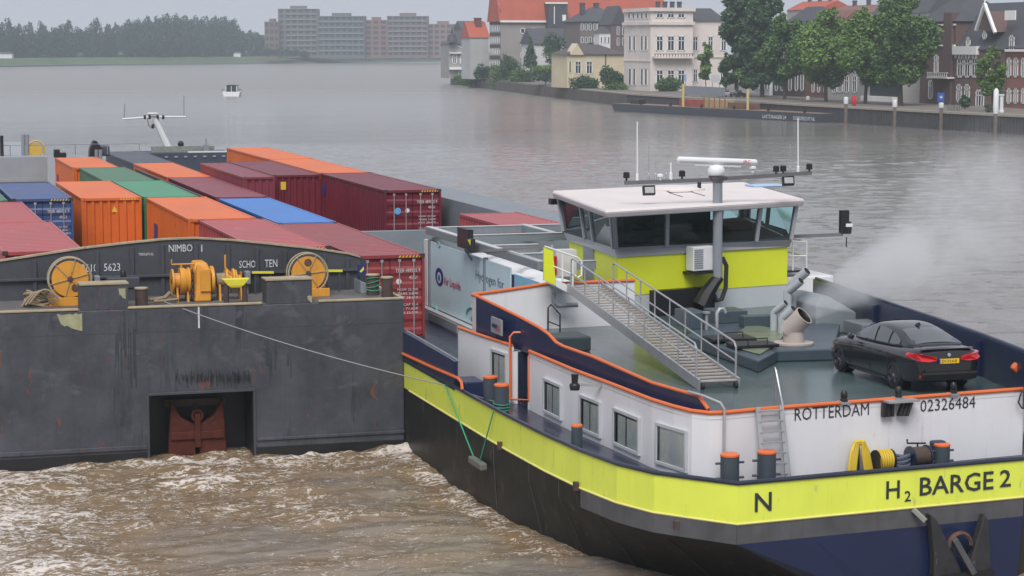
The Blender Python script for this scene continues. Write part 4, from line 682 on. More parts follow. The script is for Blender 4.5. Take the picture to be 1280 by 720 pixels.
m_ = MB(); m_.box(A_(1160, 740).x, 43.9, -.3, A_(1232, 740).x, 44.25, .35); part(m_, 'crown', BLK, sa)
m_ = MB(); m_.bar(A_(1140, 636, .05), A_(1148, 648, .3), .09, .09); part(m_, 'discharge_pipe', ALU, hb)
# ------------------------------------------------------------------ plinth, hatches and exhausts on the deck
pts = [az(x, y, 4.42) for x, y in ((858, 418), (948, 451), (972, 438), (1042, 436), (1050, 405), (905, 395))]
m_ = MB(); m_.prism([(p.x, p.y) for p in pts], DZ + .005, 4.42); part(m_, 'engine_plinth', PLIN, hb, bevel=.04)
pts = [az(x, y, 4.47) for x, y in ((905, 430), (950, 442), (972, 428), (985, 412), (935, 405))]
m_ = MB(); m_.prism([(p.x, p.y) for p in pts], 4.423, 4.47); part(m_, 'wet_hatch', M('mossy_hatch', (.16, .19, .12), .3, var=.3, vs_=1.5), hb, bevel=.02)
for a, b in (((892, 427), (920, 420)), ((922, 435), (948, 428))): p, q = az(*a, 4.5), az(*b, 4.5); m_ = MB(); m_.box(min(p.x, q.x), min(p.y, q.y), 4.472, max(p.x, q.x) + .25, max(p.y, q.y), 4.56); part(m_, 'hatch_lid', BLK, hb, bevel=.02); m_ = MB(); m_.tube([(p.x + .3, p.y, 4.5), (p.x + .3, p.y, 4.72), (p.x + .9, p.y + .1, 4.72), (p.x + .9, p.y + .1, 4.5)], .02, 6); part(m_, 'hatch_handle', BLK, hb)
p, q = az(862, 412, 4.42), az(888, 412, 4.42); m_ = MB(); m_.box(p.x, p.y, 4.424, q.x, p.y + 1.2, 4.9); part(m_, 'vent_housing', PLIN, hb, bevel=.02)
p, q = az(895, 405, 4.42), az(930, 402, 4.42); m_ = MB(); m_.box(p.x, p.y, 4.424, q.x, p.y + 1.0, 4.78); part(m_, 'vent_housing', PLIN, hb, bevel=.02)
p, q = az(930, 410, 4.42), az(968, 407, 4.42); m_ = MB(); m_.box(p.x, p.y, 4.424, q.x, p.y + .4, 4.75); part(m_, 'vent_housing', PLIN, hb, bevel=.02)
p = az(896, 410, 4.42); m_ = MB(); m_.tube([(p.x, p.y, 4.42), (p.x, p.y, 4.85), (p.x + .08, p.y, 4.97), (p.x + .2, p.y, 4.97), (p.x + .26, p.y, 4.85)], .06, 8); part(m_, 'air_pipe', ALU, hb, True)
p = az(883, 412, 4.42); m_ = MB(); m_.lathe((p.x, p.y, 4.42), (0, 0, 1), [(.05, 0), (.05, .45), (.11, .47), (.11, .52)], 10); part(m_, 'air_pipe', ALU, hb, True)
eb = az(992, 430, 4.42); ex = node('exhaust', hb); PIP = M('scorched_pipe', (.44, .38, .34), .5, var=.15, vs_=3, streak=.3, scol=(.25, .2, .18)); rr = .275
m_ = MB(); m_.lathe((eb.x, eb.y, 4.425), (0, 0, 1), [(.55, 0), (.55, .05), (.5, .06)], 24); part(m_, 'flange', PIP, ex, True)
dirn = Vector((.46, -.50, .62)).normalized(); e0 = Vector((eb.x, eb.y, 4.48)); e1 = e0 + Vector((0, 0, .30)); e2 = e1 + Vector((.06, -.03, .1)); tip = e1 + Vector((-.12, .05, .05)) + dirn * .60
m_ = MB(); m_.tube([e0, e1 - Vector((0, 0, .05)), e1 + Vector((-.04, .02, .2))], [rr * 1.05, rr * 1.05, rr], 20); part(m_, 'stack', PIP, ex, True)
m_ = MB(); st = e1 + Vector((-.12, .08, -.04)); nring = 20; aa = dirn.cross(Vector((0, 0, 1))).normalized(); bb = aa.cross(dirn)
ring = lambda c, r_: [c + (aa * math.cos(k * 2 * math.pi / nring) + bb * math.sin(k * 2 * math.pi / nring)) * r_ for k in range(nring)]
m_.loft([ring(st, rr), ring(tip, rr * 1.02), ring(tip, rr * .92), ring(tip - dirn * .55, rr * .9)], close=True); part(m_, 'elbow', PIP, ex, True, fix=False)
m_ = MB(); m_.loft([ring(tip - dirn * .02, rr * .915), ring(tip - dirn * .52, rr * .895)], close=True, caps=False); m_.poly(ring(tip - dirn * .5, rr * .89)); part(m_, 'soot_lining', M('soot', (.012, .011, .01), .9), ex, fix=False)
exdir, extip = dirn, tip
for i, (px, py, h_, r_) in enumerate(((967, 415, .9, .1), (978, 418, .75, .13), (984, 400, 1.35, .13), (990, 398, 1.7, .14))):
    b_ = az(px, py, 4.42); ex = node('exhaust', hb); t0 = Vector((b_.x, b_.y, 4.42)); t1 = t0 + Vector((0, 0, h_ * .62)); t2 = t1 + Vector((.24, -.3, .32)) * (h_ ** .4)
    m_ = MB(); m_.tube([t0, t1, t1.lerp(t2, .15), t2], r_, 14); part(m_, 'pipe', M('grey_pipe', (.40, .43, .45), .45, var=.1), ex, True); m_ = MB(); d_ = (t2 - t1).normalized(); m_.lathe(t2 + d_ * .002, d_, [(r_ * .85, 0), (r_ * .85, .006)], 14); part(m_, 'soot_lining', MC['soot'], ex)
p = az(905, 392, 4.1); pw = az(985, 386, 4.1)
# bench, hatch box and hand rail aft of the fore bulwark
p = az(655, 402, 4.1); m_ = MB(); m_.box(p.x - .75, p.y, DZ + .003, p.x + .55, p.y + .8, DZ + .5); o = solo(m_, 'deck_bench', WPT, 'white deck bench with potted plants behind the navy bulwark', 'bench', (p.x, p.y + .4, DZ), bevel=.03); bx = p
LEAF = M('houseplant_leaf', (.06, .12, .045), .6, var=.3, vs_=8)
for dx, dy, lb, tall in ((-.25, .35, 'spiky potted plant on the white bench', 1), (.12, .3, 'bushy plant in black pot on the white bench', 0)):
    t = thing('potted_plant', lb, 'plant', (p.x + dx, p.y + dy, DZ + .5), 'plants on the bench'); m_ = MB(); m_.lathe((p.x + dx, p.y + dy, DZ + .503), (0, 0, 1), [(.07, 0), (.1, .16), (.085, .16)], 12); part(m_, 'pot', BLK if not tall else GREYM, t, True)
    m_ = MB(); rn = random.Random(dx)
    for k in range(26): a = rn.uniform(0, 6.28); rad = rn.uniform(.04, .17); hh = rn.uniform(.18, .42) + .1 * tall; c = Vector((p.x + dx, p.y + dy, DZ + .65)); e = c + Vector((math.cos(a) * rad, math.sin(a) * rad, hh - .15)); s_ = Vector((-math.sin(a), math.cos(a), 0)) * .03; m_.add([c, c.lerp(e, .5) + s_, e, c.lerp(e, .5) - s_], [(0, 1, 2, 3)])
    part(m_, 'foliage', LEAF, t, fix=False)
p = az(720, 440, 4.1); m_ = MB(); m_.box(p.x - 1.2, p.y, DZ + .003, p.x + .45, p.y + 1.1, DZ + .42); part(m_, 'deck_hatch', M('dark_slate_hatch', (.035, .05, .058), .35, var=.2), hb, bevel=.05)
m_ = MB(); p0_, p1_ = az(685, 412, 4.1), az(700, 416, 4.1); m_.tube([(p0_.x, p0_.y, DZ), (p0_.x, p0_.y, 4.75), (p0_.x + .1, p0_.y, 4.85), (p1_.x - .1, p1_.y, 4.75), (p1_.x, p1_.y, 4.65), (p1_.x, p1_.y, DZ)], .025, 6); m_.tube([(p0_.x, p0_.y, 4.35), (p1_.x, p1_.y, 4.3)], .02, 6); part(m_, 'hatch_rail', BLK, hb, True)
m_ = MB(); a, b = ay(692, 366, 60.6), ay(722, 381, 60.6); m_.tube([a, (a.x, 60.6, b.z + .12), (a.x + .12, 60.6, b.z), (b.x, 60.6, b.z)], .07, 10); part(m_, 'bent_pipe', GREYM, hb, True)
# starboard shelter in the smoke and stern orange davit
a, b = az(1027, 420, 4.1), az(1078, 408, 4.1); m_ = MB(); m_.loft([[(a.x, a.y + .4, DZ + .002), (a.x + 1.3, a.y + .4, DZ + .002), (a.x + 1.3, a.y + 2.8, DZ + .002), (a.x, a.y + 2.8, DZ + .002)], [(a.x, a.y + .4, 4.95), (a.x + 1.3, a.y + .4, 4.7), (a.x + 1.3, a.y + 2.8, 4.7), (a.x, a.y + 2.8, 4.95)], [(a.x + .35, a.y + .8, 5.2), (a.x + .6, a.y + .8, 5.15), (a.x + .6, a.y + 2.4, 5.15), (a.x + .35, a.y + 2.4, 5.2)]], close=True); part(m_, 'shelter', M('steel_grey_shelter', (.22, .25, .27), .4, var=.1), hb, bevel=.04)
m_ = MB(); m_.box(a.x + .9, a.y - .8, DZ + .002, a.x + 2.2, a.y + .38, 4.5); part(m_, 'shelter_step', M('steel_grey_shelter', (.22, .25, .27)), hb, bevel=.03)
m_ = MB(); m_.bar(ay(1266, 456, 46.4), ay(1300, 486, 46.3), .2, .2); m_.bar(ay(1300, 486, 46.3), ay(1300, 520, 46.3), .16); part(m_, 'davit', ORG_, hb, bevel=.05)
m_ = MB(); m_.tube([ay(1285, 482, 45.7), ay(1276, 492, 45.7), ay(1273, 503, 45.7), ay(1277, 510, 45.7), ay(1290, 512, 45.7)], .02, 6); part(m_, 'davit_cable', BLK, hb)
# ------------------------------------------------------------------ wheelhouse (a part of the barge with sub-parts)
wh = node('wheelhouse', hb)
zr = 7.42
Q = [az(765, 268, zr - .04), az(997, 256, zr - .04), az(932, 233, zr - .04), az(697, 245, zr - .04)]          # window heads: near-left, near-right, far-right, far-left
QB = [az(768, 309.5, 6.26), az(990, 299.5, 6.26), az(930, 272, 6.26), az(704, 290, 6.26)]                       # window sills
QW = [az(770, 318, 6.1), az(988, 305, 6.1), az(930, 280, 6.1), az(708, 297, 6.1)]
RF = [az(757, 262, 7.62), az(1006, 247.5, 7.62), az(930, 226.5, 7.62), az(690, 237.5, 7.62)]
def quad_prism(qa, za, qb, zb, m_): m_.hexa([(p.x, p.y, za) for p in qa] + [(p.x, p.y, zb) for p in qb]); return m_
cen = sum((Vector((p.x, p.y, 0)) for p in QW), Vector()) / 4
def shrink(q, f): return [Vector((cen.x + (p.x - cen.x) * f, cen.y + (p.y - cen.y) * f, p.z)) for p in q]
part(quad_prism(shrink(RF, .988), 7.36, RF, 7.52, MB()), 'roof_fascia', M('roof_edge_paint', (.52, .49, .50), .45, var=.05), wh, bevel=.03)
m_ = quad_prism(RF, 7.522, shrink(RF, .985), 7.6, MB()); part(m_, 'roof', ROOFW, wh, bevel=.02)
WHG = M('wheelhouse_grey_paint', (.33, .345, .38), .4, var=.08)
part(quad_prism(shrink(QW, .995), 6.0, QB, 6.26, MB()), 'sill_band', WHG, wh, bevel=.02)
part(quad_prism(shrink(QW, .975), 4.78, shrink(QW, .975), 5.998, MB()), 'lower_wall', LIMW, wh)
part(quad_prism(shrink(QW, .97), 4.1, shrink(QW, .97), 4.78, MB()), 'base', SGREY, wh)
m_ = MB(); a, b = shrink(QW, .975)[0], shrink(QW, .975)[1]; d = (b - a); d.z = 0; wl = d.length; d.normalize(); nw = Vector((d.y, -d.x, 0)); O = Vector((a.x, a.y, 0))
u_of = lambda px: (aplane(px, 340, O, nw) - O).dot(d)
u0, u1 = max(u_of(812), 0.02), u_of(887); m_.hexa([O + d * u0 + Vector((0, 0, 4.12)), O + d * u1 + Vector((0, 0, 4.12)), O + d * u1 + nw * .3 + Vector((0, 0, 4.12)), O + d * u0 + nw * .3 + Vector((0, 0, 4.12)), O + d * u0 + Vector((0, 0, 4.9)), O + d * u1 + Vector((0, 0, 4.9)), O + d * u1 + nw * .3 + Vector((0, 0, 4.9)), O + d * u0 + nw * .3 + Vector((0, 0, 4.9))]); part(m_, 'lift_shroud', BLK, wh)
# panes and mullions on the two visible sides and the far sides
def glaze(i, j, cuts):
    A0, A1, B0, B1 = QB[i], QB[j], Q[i], Q[j]; lo = lambda t: A0.lerp(A1, t); hi = lambda t: B0.lerp(B1, t)
    for k in range(len(cuts) - 1):
        a_, b_ = cuts[k] + .006, cuts[k + 1] - .006; m_ = MB(); m_.poly([lo(a_), lo(b_), hi(b_), hi(a_)]); part(m_, 'pane', WGL, wh, fix=False)
    for c_ in cuts: m_ = MB(); m_.bar(lo(c_), hi(c_), .13, .12, up=(A1 - A0).normalized()); part(m_, 'mullion', WHG, wh)
    m_ = MB(); m_.bar(B0, B1, .1, .1); part(m_, 'window_head', WHG, wh)
glaze(0, 1, [.008, .285, .575, .79, .992]); glaze(3, 0, [.02, .45, .62, .985]); glaze(1, 2, [.02, .5, .98]); glaze(2, 3, [.02, .25, .5, .75, .98])
part(quad_prism(shrink(QB, .96), 6.27, shrink(QB, .96), 6.3, MB()), 'cabin_floor', M('dark_carpet', (.2, .19, .18), .9), wh)
part(quad_prism(shrink(Q, .98), 7.34, shrink(Q, .98), 7.375, MB()), 'cabin_ceiling', M('cabin_lining', (.42, .42, .40), .8), wh)
ci = lambda s, t: QB[0].lerp(QB[1], s).lerp(QB[3].lerp(QB[2], s), t)
for s, t, w_, l_, h_, c_ in ((.5, .82, 3.2, .5, .5, (.08, .08, .09)), (.75, .45, 1.6, .8, .32, (.12, .05, .045)), (.3, .4, .9, .9, .35, (.03, .05, .05)), (.15, .12, 1.0, .5, .45, (.02, .02, .025))):
    p = ci(s, t); m_ = MB(); m_.box(p.x - w_ / 2, p.y - l_ / 2, 6.302, p.x + w_ / 2, p.y + l_ / 2, 6.3 + h_); part(m_, 'console', M('console_%g' % s, c_, .5), wh, bevel=.04)
p = ci(.38, .55); m_ = MB(); m_.box(p.x - .3, p.y - .3, 6.302, p.x + .3, p.y + .3, 6.6); m_.loft([[(p.x - .3, p.y - .36, 6.6), (p.x + .3, p.y - .36, 6.6), (p.x + .3, p.y - .24, 6.6), (p.x - .3, p.y - .24, 6.6)], [(p.x - .22, p.y - .42, 7.15), (p.x + .22, p.y - .42, 7.15), (p.x + .22, p.y - .32, 7.15), (p.x - .22, p.y - .32, 7.15)]], close=True); part(m_, 'helm_chair', M('green_grey_leather', (.06, .1, .085), .5), wh, bevel=.05)
m_ = MB(); a, b = aplane(733, 312, O, (1, 0, 0)), None
sl0, sl1 = shrink(QW, .975)[3], shrink(QW, .975)[0]; sd_ = (sl1 - sl0); sd_.z = 0; sd_.normalize(); sn = Vector((sd_.y, -sd_.x, 0)); O2 = Vector((sl0.x, sl0.y, 0)); v_of = lambda px: (aplane(px, 330, O2, sn) - O2).dot(sd_)
if sn.x > 0: sn = -sn
m_ = MB(); c0, c1 = O2 + sd_ * v_of(731), O2 + sd_ * v_of(743); m_.hexa([c0 + Vector((0, 0, 4.9)), c1 + Vector((0, 0, 4.9)), c1 + sn * .06 + Vector((0, 0, 4.9)), c0 + sn * .06 + Vector((0, 0, 4.9)), c0 + Vector((0, 0, 6.0)), c1 + Vector((0, 0, 6.0)), c1 + sn * .06 + Vector((0, 0, 6.0)), c0 + sn * .06 + Vector((0, 0, 6.0))]); part(m_, 'side_window', GREYM, wh)
# air conditioner on the near wall
ac_ = node('air_conditioner', hb); Pw = lambda px, py, o=0: aplane(px, py, O + nw * o, nw)
a, b = Pw(857, 338, .12), Pw(885, 306, .12); dd = nw * .42; W_ = (b - a); W_.z = 0
m_ = MB(); z0, z1 = a.z, b.z; m_.hexa([Vector((a.x, a.y, z0)), Vector((b.x, b.y, z0)), Vector((b.x, b.y, z0)) + dd, Vector((a.x, a.y, z0)) + dd, Vector((a.x, a.y, z1)), Vector((b.x, b.y, z1)), Vector((b.x, b.y, z1)) + dd, Vector((a.x, a.y, z1)) + dd]); part(m_, 'casing', M('white_paint', (.68, .69, .70)), ac_, bevel=.03)
g0 = Vector((a.x, a.y, 0)) + d * .03 + nw * .421; 
for k in range(9): m_ = MB(); zz = z0 + .08 + k * (z1 - z0 - .14) / 9; m_.hexa([g0 + Vector((0, 0, zz)), g0 + d * .34 + Vector((0, 0, zz)), g0 + d * .34 + nw * .012 + Vector((0, 0, zz)), g0 + nw * .012 + Vector((0, 0, zz)), g0 + Vector((0, 0, zz + .045)), g0 + d * .34 + Vector((0, 0, zz + .045)), g0 + d * .34 + nw * .012 + Vector((0, 0, zz + .045)), g0 + nw * .012 + Vector((0, 0, zz + .045))]); part(m_, 'grille', GREYM, ac_)
m_ = MB(); m_.obox(Vector((a.x, a.y, z0 - .06)) + d * W_.length * .5 + nw * .2, d * (W_.length * .55), nw * .3, Vector((0, 0, .03))); part(m_, 'shelf', BLK, ac_)
# mast with crossbar, radar and lamps
ms = node('radar_mast', hb); my = O.y + d.y * u_of(897) - .75; mp_ = lambda px, py: ay(px, py, my)
m_ = MB(); m_.cyl(mp_(897, 348), mp_(897, 228), .155, 14); part(m_, 'mast_tube', GREYM, ms, True)
m_ = MB(); m_.lathe(mp_(897, 228), (0, 0, 1), [(.16, 0), (.25, .1), (.3, .2)], 14); part(m_, 'mast_head', M('mast_head_grey', (.16, .15, .16), .5), ms, True)
m_ = MB(); m_.lathe(mp_(895, 219), (0, 0, 1), [(.24, 0), (.27, .05), (.27, .2), (.2, .3), (.07, .34)], 18); part(m_, 'radar_motor', WHD, ms, True)
m_ = MB(); a, b = mp_(846, 199.5), mp_(946, 203); m_.tube([a, a.lerp(b, .02), a.lerp(b, .98), b], [.03, .1, .1, .06], 12); part(m_, 'radar_scanner', WHD, ms, True)
m_ = MB(); m_.bar(mp_(868, 206), mp_(926, 208), .06, .05); part(m_, 'scanner_bracket', WHD, ms)
text('JRC', mp_(927, 204.5) - Vector((0, .11, 0)), b - a, (0, 0, 1), .12, M('red_marking', (.55, .03, .03)), ms, .26, .004)
for q0_, q1_ in (((781, 228.5), (893, 224.5)), ((902, 223.5), (1014, 216))): m_ = MB(); m_.bar(mp_(*q0_), mp_(*q1_), .1, .12); part(m_, 'crossbar', M('crossbar_grey', (.13, .13, .14), .5), ms)
for px, py, h_ in ((783, 227, .3), (852.5, 225, .3), (970, 219, .3), (979, 218.5, .3), (1011.5, 216, .3)): m_ = MB(); c = mp_(px, py); m_.lathe(c, (0, 0, 1), [(.03, 0), (.03, .1), (.1, .11), (.1, .27), (.07, .3)], 10); part(m_, 'navigation_light', BLK, ms, True)
for px, y0_, y1_, r_ in ((796.5, 227, 152, .025), (811, 226.5, 170, .016), (819.5, 226, 202, .02), (833, 225.5, 205, .014), (838.5, 225, 203, .03), (997.5, 217, 148, .025), (987.5, 217.5, 180, .012), (941, 221, 212, .02)): m_ = MB(); c = mp_(px, y0_); e = mp_(px, y1_); m_.tube([c, c + Vector((0, 0, .22)), c + Vector((0, 0, .24)), e], [r_ * 2, r_ * 1.8, r_, r_ * .8], 6); part(m_, 'aerial', WHD if r_ > .02 else ALU, ms)
for px, py in ((825, 222), (941, 212)): m_ = MB(); m_.lathe(mp_(px, py), (0, 0, 1), [(.05, -.1), (.06, 0), (.11, .03), (.11, .09), (.04, .12)], 10); part(m_, 'gps_dome', WHD, ms, True)
for px, py, s_ in ((811, 238, 1), (985, 226, -1)):
    c = mp_(px, py); f_ = node('floodlight', hb); m_ = MB(); m_.obox(c, (.2, 0, 0), (0, -.04, .03), (0, .03, .13)); part(m_, 'housing', BLK, f_); m_ = MB(); m_.obox(c + Vector((0, -.05, .01)), (.15, 0, 0), (0, -.02, .012), (0, .02, .09)); part(m_, 'lens', M('lamp_lens', (.4, .4, .4), .2), f_)
m_ = MB(); m_.tube([mp_(900, 346), mp_(894, 352), mp_(884, 366), mp_(876, 382)], [.16, .2, .26, .3], 8); part(m_, 'mast_bracket', BLK, ms, True)
m_ = MB(); m_.tube([mp_(903, 322), mp_(908, 332), mp_(907, 360), mp_(902, 374), mp_(896, 376), mp_(892, 368)], .075, 8); part(m_, 'cable_hose', RUB, ms, True)
# roof clutter
rz_ = 7.602; rp = lambda px, py: az(px, py, rz_)
m_ = MB(); a = rp(845, 237); m_.lathe(a, (0, 0, 1), [(1.0, 0), (1.0, .05), (.8, .12), (.1, .16)], 28); part(m_, 'satellite_dome', ROOFW, wh, True)
m_ = MB(); m_.tube([rp(822, 234), rp(838, 241), rp(866, 240)], .025, 5); m_.tube([rp(836, 241), rp(853, 246)], .02, 5); m_.tube([rp(864, 240), rp(881, 245)], .02, 5); part(m_, 'roof_cable', BLK, wh)
m_ = MB(); a = rp(874, 238); m_.cyl(a, a + Vector((0, 0, .35)), .07, 8); part(m_, 'horn', BLK, wh)
m_ = MB(); q_ = rp(962, 233); m_.box(q_.x - .75, q_.y - .3, q_.z, q_.x + .5, q_.y + .5, q_.z + .07); part(m_, 'roof_hatch', M('pale_blue_cover', (.35, .48, .66), .5), wh, bevel=.03)
m_ = MB(); a = Q[3]; m_.box(a.x - .3, a.y - .2, 7.1, a.x + .0, a.y + .1, 7.3); part(m_, 'camera', BLK, wh)
# wing arm and side platform (starboard)
wa = node('wing_arm', hb); wy_ = QB[1].y + 1.0; wp = lambda px, py: ay(px, py, wy_)
m_ = MB(); m_.bar(wp(980, 296), wp(1053, 293), .11, .11); part(m_, 'arm', M('arm_grey', (.16, .17, .18), .5), wa)
m_ = MB(); m_.obox(wp(1055, 277), (.14, 0, 0), (0, .1, 0), (0, 0, .38)); part(m_, 'light_box', BLK, wa); m_ = MB(); m_.lathe(wp(1058, 292), (0, 0, 1), [(.16, 0), (.18, .15), (.16, .4)], 10); part(m_, 'lamp', BLK, wa, True); m_ = MB(); m_.box(wp(1054, 282).x, wy_ - .22, wp(1054, 283).z, wp(1062, 282).x, wy_ - .19, wp(1054, 279).z); part(m_, 'label_plate', WHD, wa)
m_ = MB(); m_.cyl(wp(1058, 296), wp(1058, 309), .02, 5); part(m_, 'drop_cable', BLK, wa)
sp_ = node('side_platform', hb); py_ = QW[1].y + .4; pp = lambda px, py: ay(px, py, py_)
m_ = MB(); m_.box(pp(984, 341).x, py_, pp(984, 341).z, pp(1009, 341).x, py_ + 1.6, pp(984, 338).z); part(m_, 'floor', NAVD, sp_)
for x in (991, 1008):
    m_ = MB(); m_.cyl(pp(x, 338), pp(x, 301), .03, 6); part(m_, 'post', WHD, sp_)
for y in (302, 320): m_ = MB(); m_.cyl(pp(986, y), pp(1008, y), .03, 6); part(m_, 'hand_rail', WHD, sp_); m_ = MB(); e = pp(1008, y); m_.cyl(e, e + Vector((0, 1.5, 0)), .03, 6); part(m_, 'hand_rail', WHD, sp_)
m_ = MB(); a = pp(985, 342); m_.box(a.x, py_ + .1, 4.1, a.x + 1.7, py_ + 4, a.z - .12); part(m_, 'deck_house', WPT, sp_, bevel=.05)
# ------------------------------------------------------------------ port landing and gangway
ld_ = node('landing', hb); lp = lambda px, py: ay(px, py, 60.2)
m_ = MB(); m_.extr([lp(680, 309), lp(691, 312), lp(695, 357), lp(680, 350)], (0, .08, 0)); part(m_, 'lime_panel', LIMW, ld_)
m_ = MB(); m_.extr([lp(694, 349), lp(716, 359), lp(715, 369), lp(695, 358)], (0, .9, 0)); part(m_, 'step_box', WHD, ld_)
m_ = MB()
for pts_ in (((681, 308), (722, 322), (727, 327), (727, 344), (722, 347)), ((692, 333), (720, 345)), ((703, 318), (703, 352)), ((716, 322), (716, 358))): m_.tube([lp(*p) for p in pts_], .03, 6)
part(m_, 'hand_rail', WHD, ld_, True)
m_ = MB(); a, b = lp(696, 348), lp(720, 318); m_.box(a.x + .1, 60.6, a.z, a.x + .75, 61.0, b.z + .1); part(m_, 'cabinet', M('cream_cabinet', (.55, .55, .5), .5), ld_)
m_ = MB(); a = lp(694, 330); m_.cyl((a.x + .05, 60.5, a.z - .35), (a.x + .05, 60.5, a.z + .2), .1, 10); part(m_, 'extinguisher', M('red_marking', (.55, .03, .03)), ld_, True)
gw = thing('gangway', 'grey aluminium gangway with hand rails sloping down to the wet deck', 'gangway', (20.5, 49.4, DZ))
GT, GB = ay(731, 359, 60.0), az(899, 480, DZ + .12); gd = GB - GT; gx = Vector((gd.y, -gd.x, 0)).normalized(); gx = -gx if gx.x < 0 else gx; wd_ = .52; gu = gd.normalized(); gn = gu.cross(gx).normalized(); gn = gn if gn.z > 0 else -gn
for s_ in (-1, 1): m_ = MB(); m_.bar(GT + gx * wd_ * s_, GB + gx * wd_ * s_, .06, .26, up=gn); part(m_, 'stringer', ALU, gw)
nst = 36
for k in range(nst):
    c = GT + gd * ((k + .5) / nst); m_ = MB(); m_.obox(c + gn * .05, gx * (wd_ - .035), Vector((gd.x, gd.y, 0)).normalized() * .085, Vector((0, 0, .016))); part(m_, 'tread', GALV, gw)
for s_, (x0, x1) in ((-1, (.03, .98)), (1, (.1, .98))):
    b_ = gx * wd_ * s_; hh = Vector((0, 0, .95))
    tp = GT + gd * x0 + b_; bt_ = GT + gd * x1 + b_
    m_ = MB(); m_.tube([tp + Vector((0, 0, .1)), tp + hh * .92, tp + gd * .01 + hh, bt_ - gd * .012 + hh, bt_ + hh * .9, bt_ + Vector((0, 0, .05))], .026, 8); part(m_, 'hand_rail', ALU, gw, True)
    m_ = MB(); m_.tube([tp + hh * .52, bt_ + hh * .52], .02, 6); part(m_, 'mid_rail', ALU, gw, True)
    for k in range(1, 8): c = tp + (bt_ - tp) * (k / 8); m_ = MB(); m_.cyl(c, c + hh, .02, 6); part(m_, 'stanchion', ALU, gw)
for s_ in (-1, 1): m_ = MB(); c = GB + gx * (wd_ - .08) * s_ - Vector((0, 0, .03)); m_.lathe(c - gx * .04, gx, [(.085, 0), (.085, .08)], 12); part(m_, 'wheel', RUB, gw, True)
# ------------------------------------------------------------------ hydrogen module
XM = 20.0; hm = thing('hydrogen_module', 'pale blue panelled hydrogen storage module in a grey steel frame', 'module', (XM + 3, 69, 3.06)); PB = M('pale_blue_panel', (.60, .79, .85), .35, var=.05, vs_=.8); y_ = lambda px: ax(px, 350, XM).y
yf, ym, yn_ = y_(538), y_(606), 62.4; zb_, zt_ = 3.09, 5.48
for a, b in ((yf - .05, ym + .08), (ym - .1, yn_ + 3.2)): m_ = MB(); m_.box(XM, b, zb_, XM + .05, a, zt_); part(m_, 'panel', PB, hm, bevel=.02)
m_ = MB(); m_.box(XM + .01, yn_, zb_, XM + .06, yn_ + 3.1, zt_ - .2); part(m_, 'panel', NAVY, hm); m_ = MB(); m_.box(XM - .02, yn_ + .15, zb_ + .9, XM + .005, yn_ + 2.7, zt_ - .15); part(m_, 'panel_pane', M('sky_blue_panel', (.22, .55, .72), .3), hm)
for y in (yf + .12, ym - .01): m_ = MB(); m_.box(XM - .04, y - .08, zb_, XM + .1, y + .08, zt_ + .05); part(m_, 'post', GREYM, hm)
m_ = MB(); m_.box(XM - .03, y_(534) - .1, zb_, XM + .12, y_(532) + .1, zt_); part(m_, 'corner_post', WHD, hm)
text('Air Liquide', (XM, y_(555), ax(555, 358, XM).z), (0, -1, 0), (0, 0, 1), .36, M('magenta_red', (.55, .03, .1), .5), hm, y_(555) - y_(576), .012, .012)
m_ = MB(); c = ax(549.5, 346, XM); rg_ = [(c.x - .012, c.y + .55 * math.cos(t), c.z + .32 * math.sin(t)) for t in np.linspace(0, 2 * math.pi, 24)[:-1]]; m_.poly(rg_); part(m_, 'logo_disc', M('deep_blue', (.02, .03, .22), .5), hm, fix=False)
m_ = MB(); m_.poly([(c.x - .018, c.y + .28 * math.cos(t), c.z - .03 + .2 * math.sin(t)) for t in np.linspace(0, 2 * math.pi, 20)[:-1]]); part(m_, 'logo_ring', PB, hm, fix=False); m_ = MB(); m_.poly([(c.x - .024, c.y + .12 * math.cos(t), c.z - .03 + .12 * math.sin(t)) for t in np.linspace(0, 2 * math.pi, 16)[:-1]]); part(m_, 'logo_core', MC['deep_blue'], hm, fix=False)
text('Hydrogen for', (XM, y_(595), ax(595, 352, XM).z), (0, -1, 0), (0, 0, 1), .40, M('grey_blue_ink', (.12, .18, .22), .5), hm, y_(595) - y_(630), .012)
for k, (px, py, r_, c_) in enumerate(((591, 402, .6, (.10, .45, .42)), (595, 407, .42, (.2, .5, .12)), (545, 388, .15, (.2, .45, .5)), (549, 306, .12, (.25, .45, .5)))):
    c = ax(px, py, XM); m_ = MB(); m_.tube([(c.x - .02, c.y + r_ * 1.3 * math.cos(t), c.z + r_ * .8 * math.sin(t)) for t in np.linspace(.4, 4.2, 16)], .035, 5); part(m_, 'swirl', M('swirl_%d' % k, c_, .5), hm)
FZ = 5.72; xe = 27.2; frs = ((yf + .1, xe), (72.2, xe), (68.2, 21.9), (65.2, 21.9), (yn_, 21.9))
for x, yn2 in ((XM + .02, yn_), (23.6, 72.3), (xe, 72.3)): m_ = MB(); m_.box(x - .12, yn2, FZ, x + .12, yf + .3, FZ + .26); part(m_, 'frame_beam', FRG, hm, bevel=.015); m_ = MB(); m_.box(x - .1, yn2, FZ + .262, x + .12, yf + .3, FZ + .275); part(m_, 'beam_flange', M('pale_flange', (.5, .52, .53), .5), hm)
for y, xq in frs: m_ = MB(); m_.box(XM + .15, y - .1, FZ - .02, xq - .15, y + .1, FZ + .24); part(m_, 'cross_beam', FRG, hm); m_ = MB(); m_.box(XM + .15, y - .12, FZ + .242, xq - .15, y + .12, FZ + .255); part(m_, 'beam_flange', MC['pale_flange'], hm)
for a, b in (((XM, yf, 5.75), (23.6, 72.2, 5.7)), ((21.8, 65.2, 5.7), (XM, 68.2, 5.7))): m_ = MB(); m_.bar(a, b, .06); part(m_, 'brace', FRG, hm)
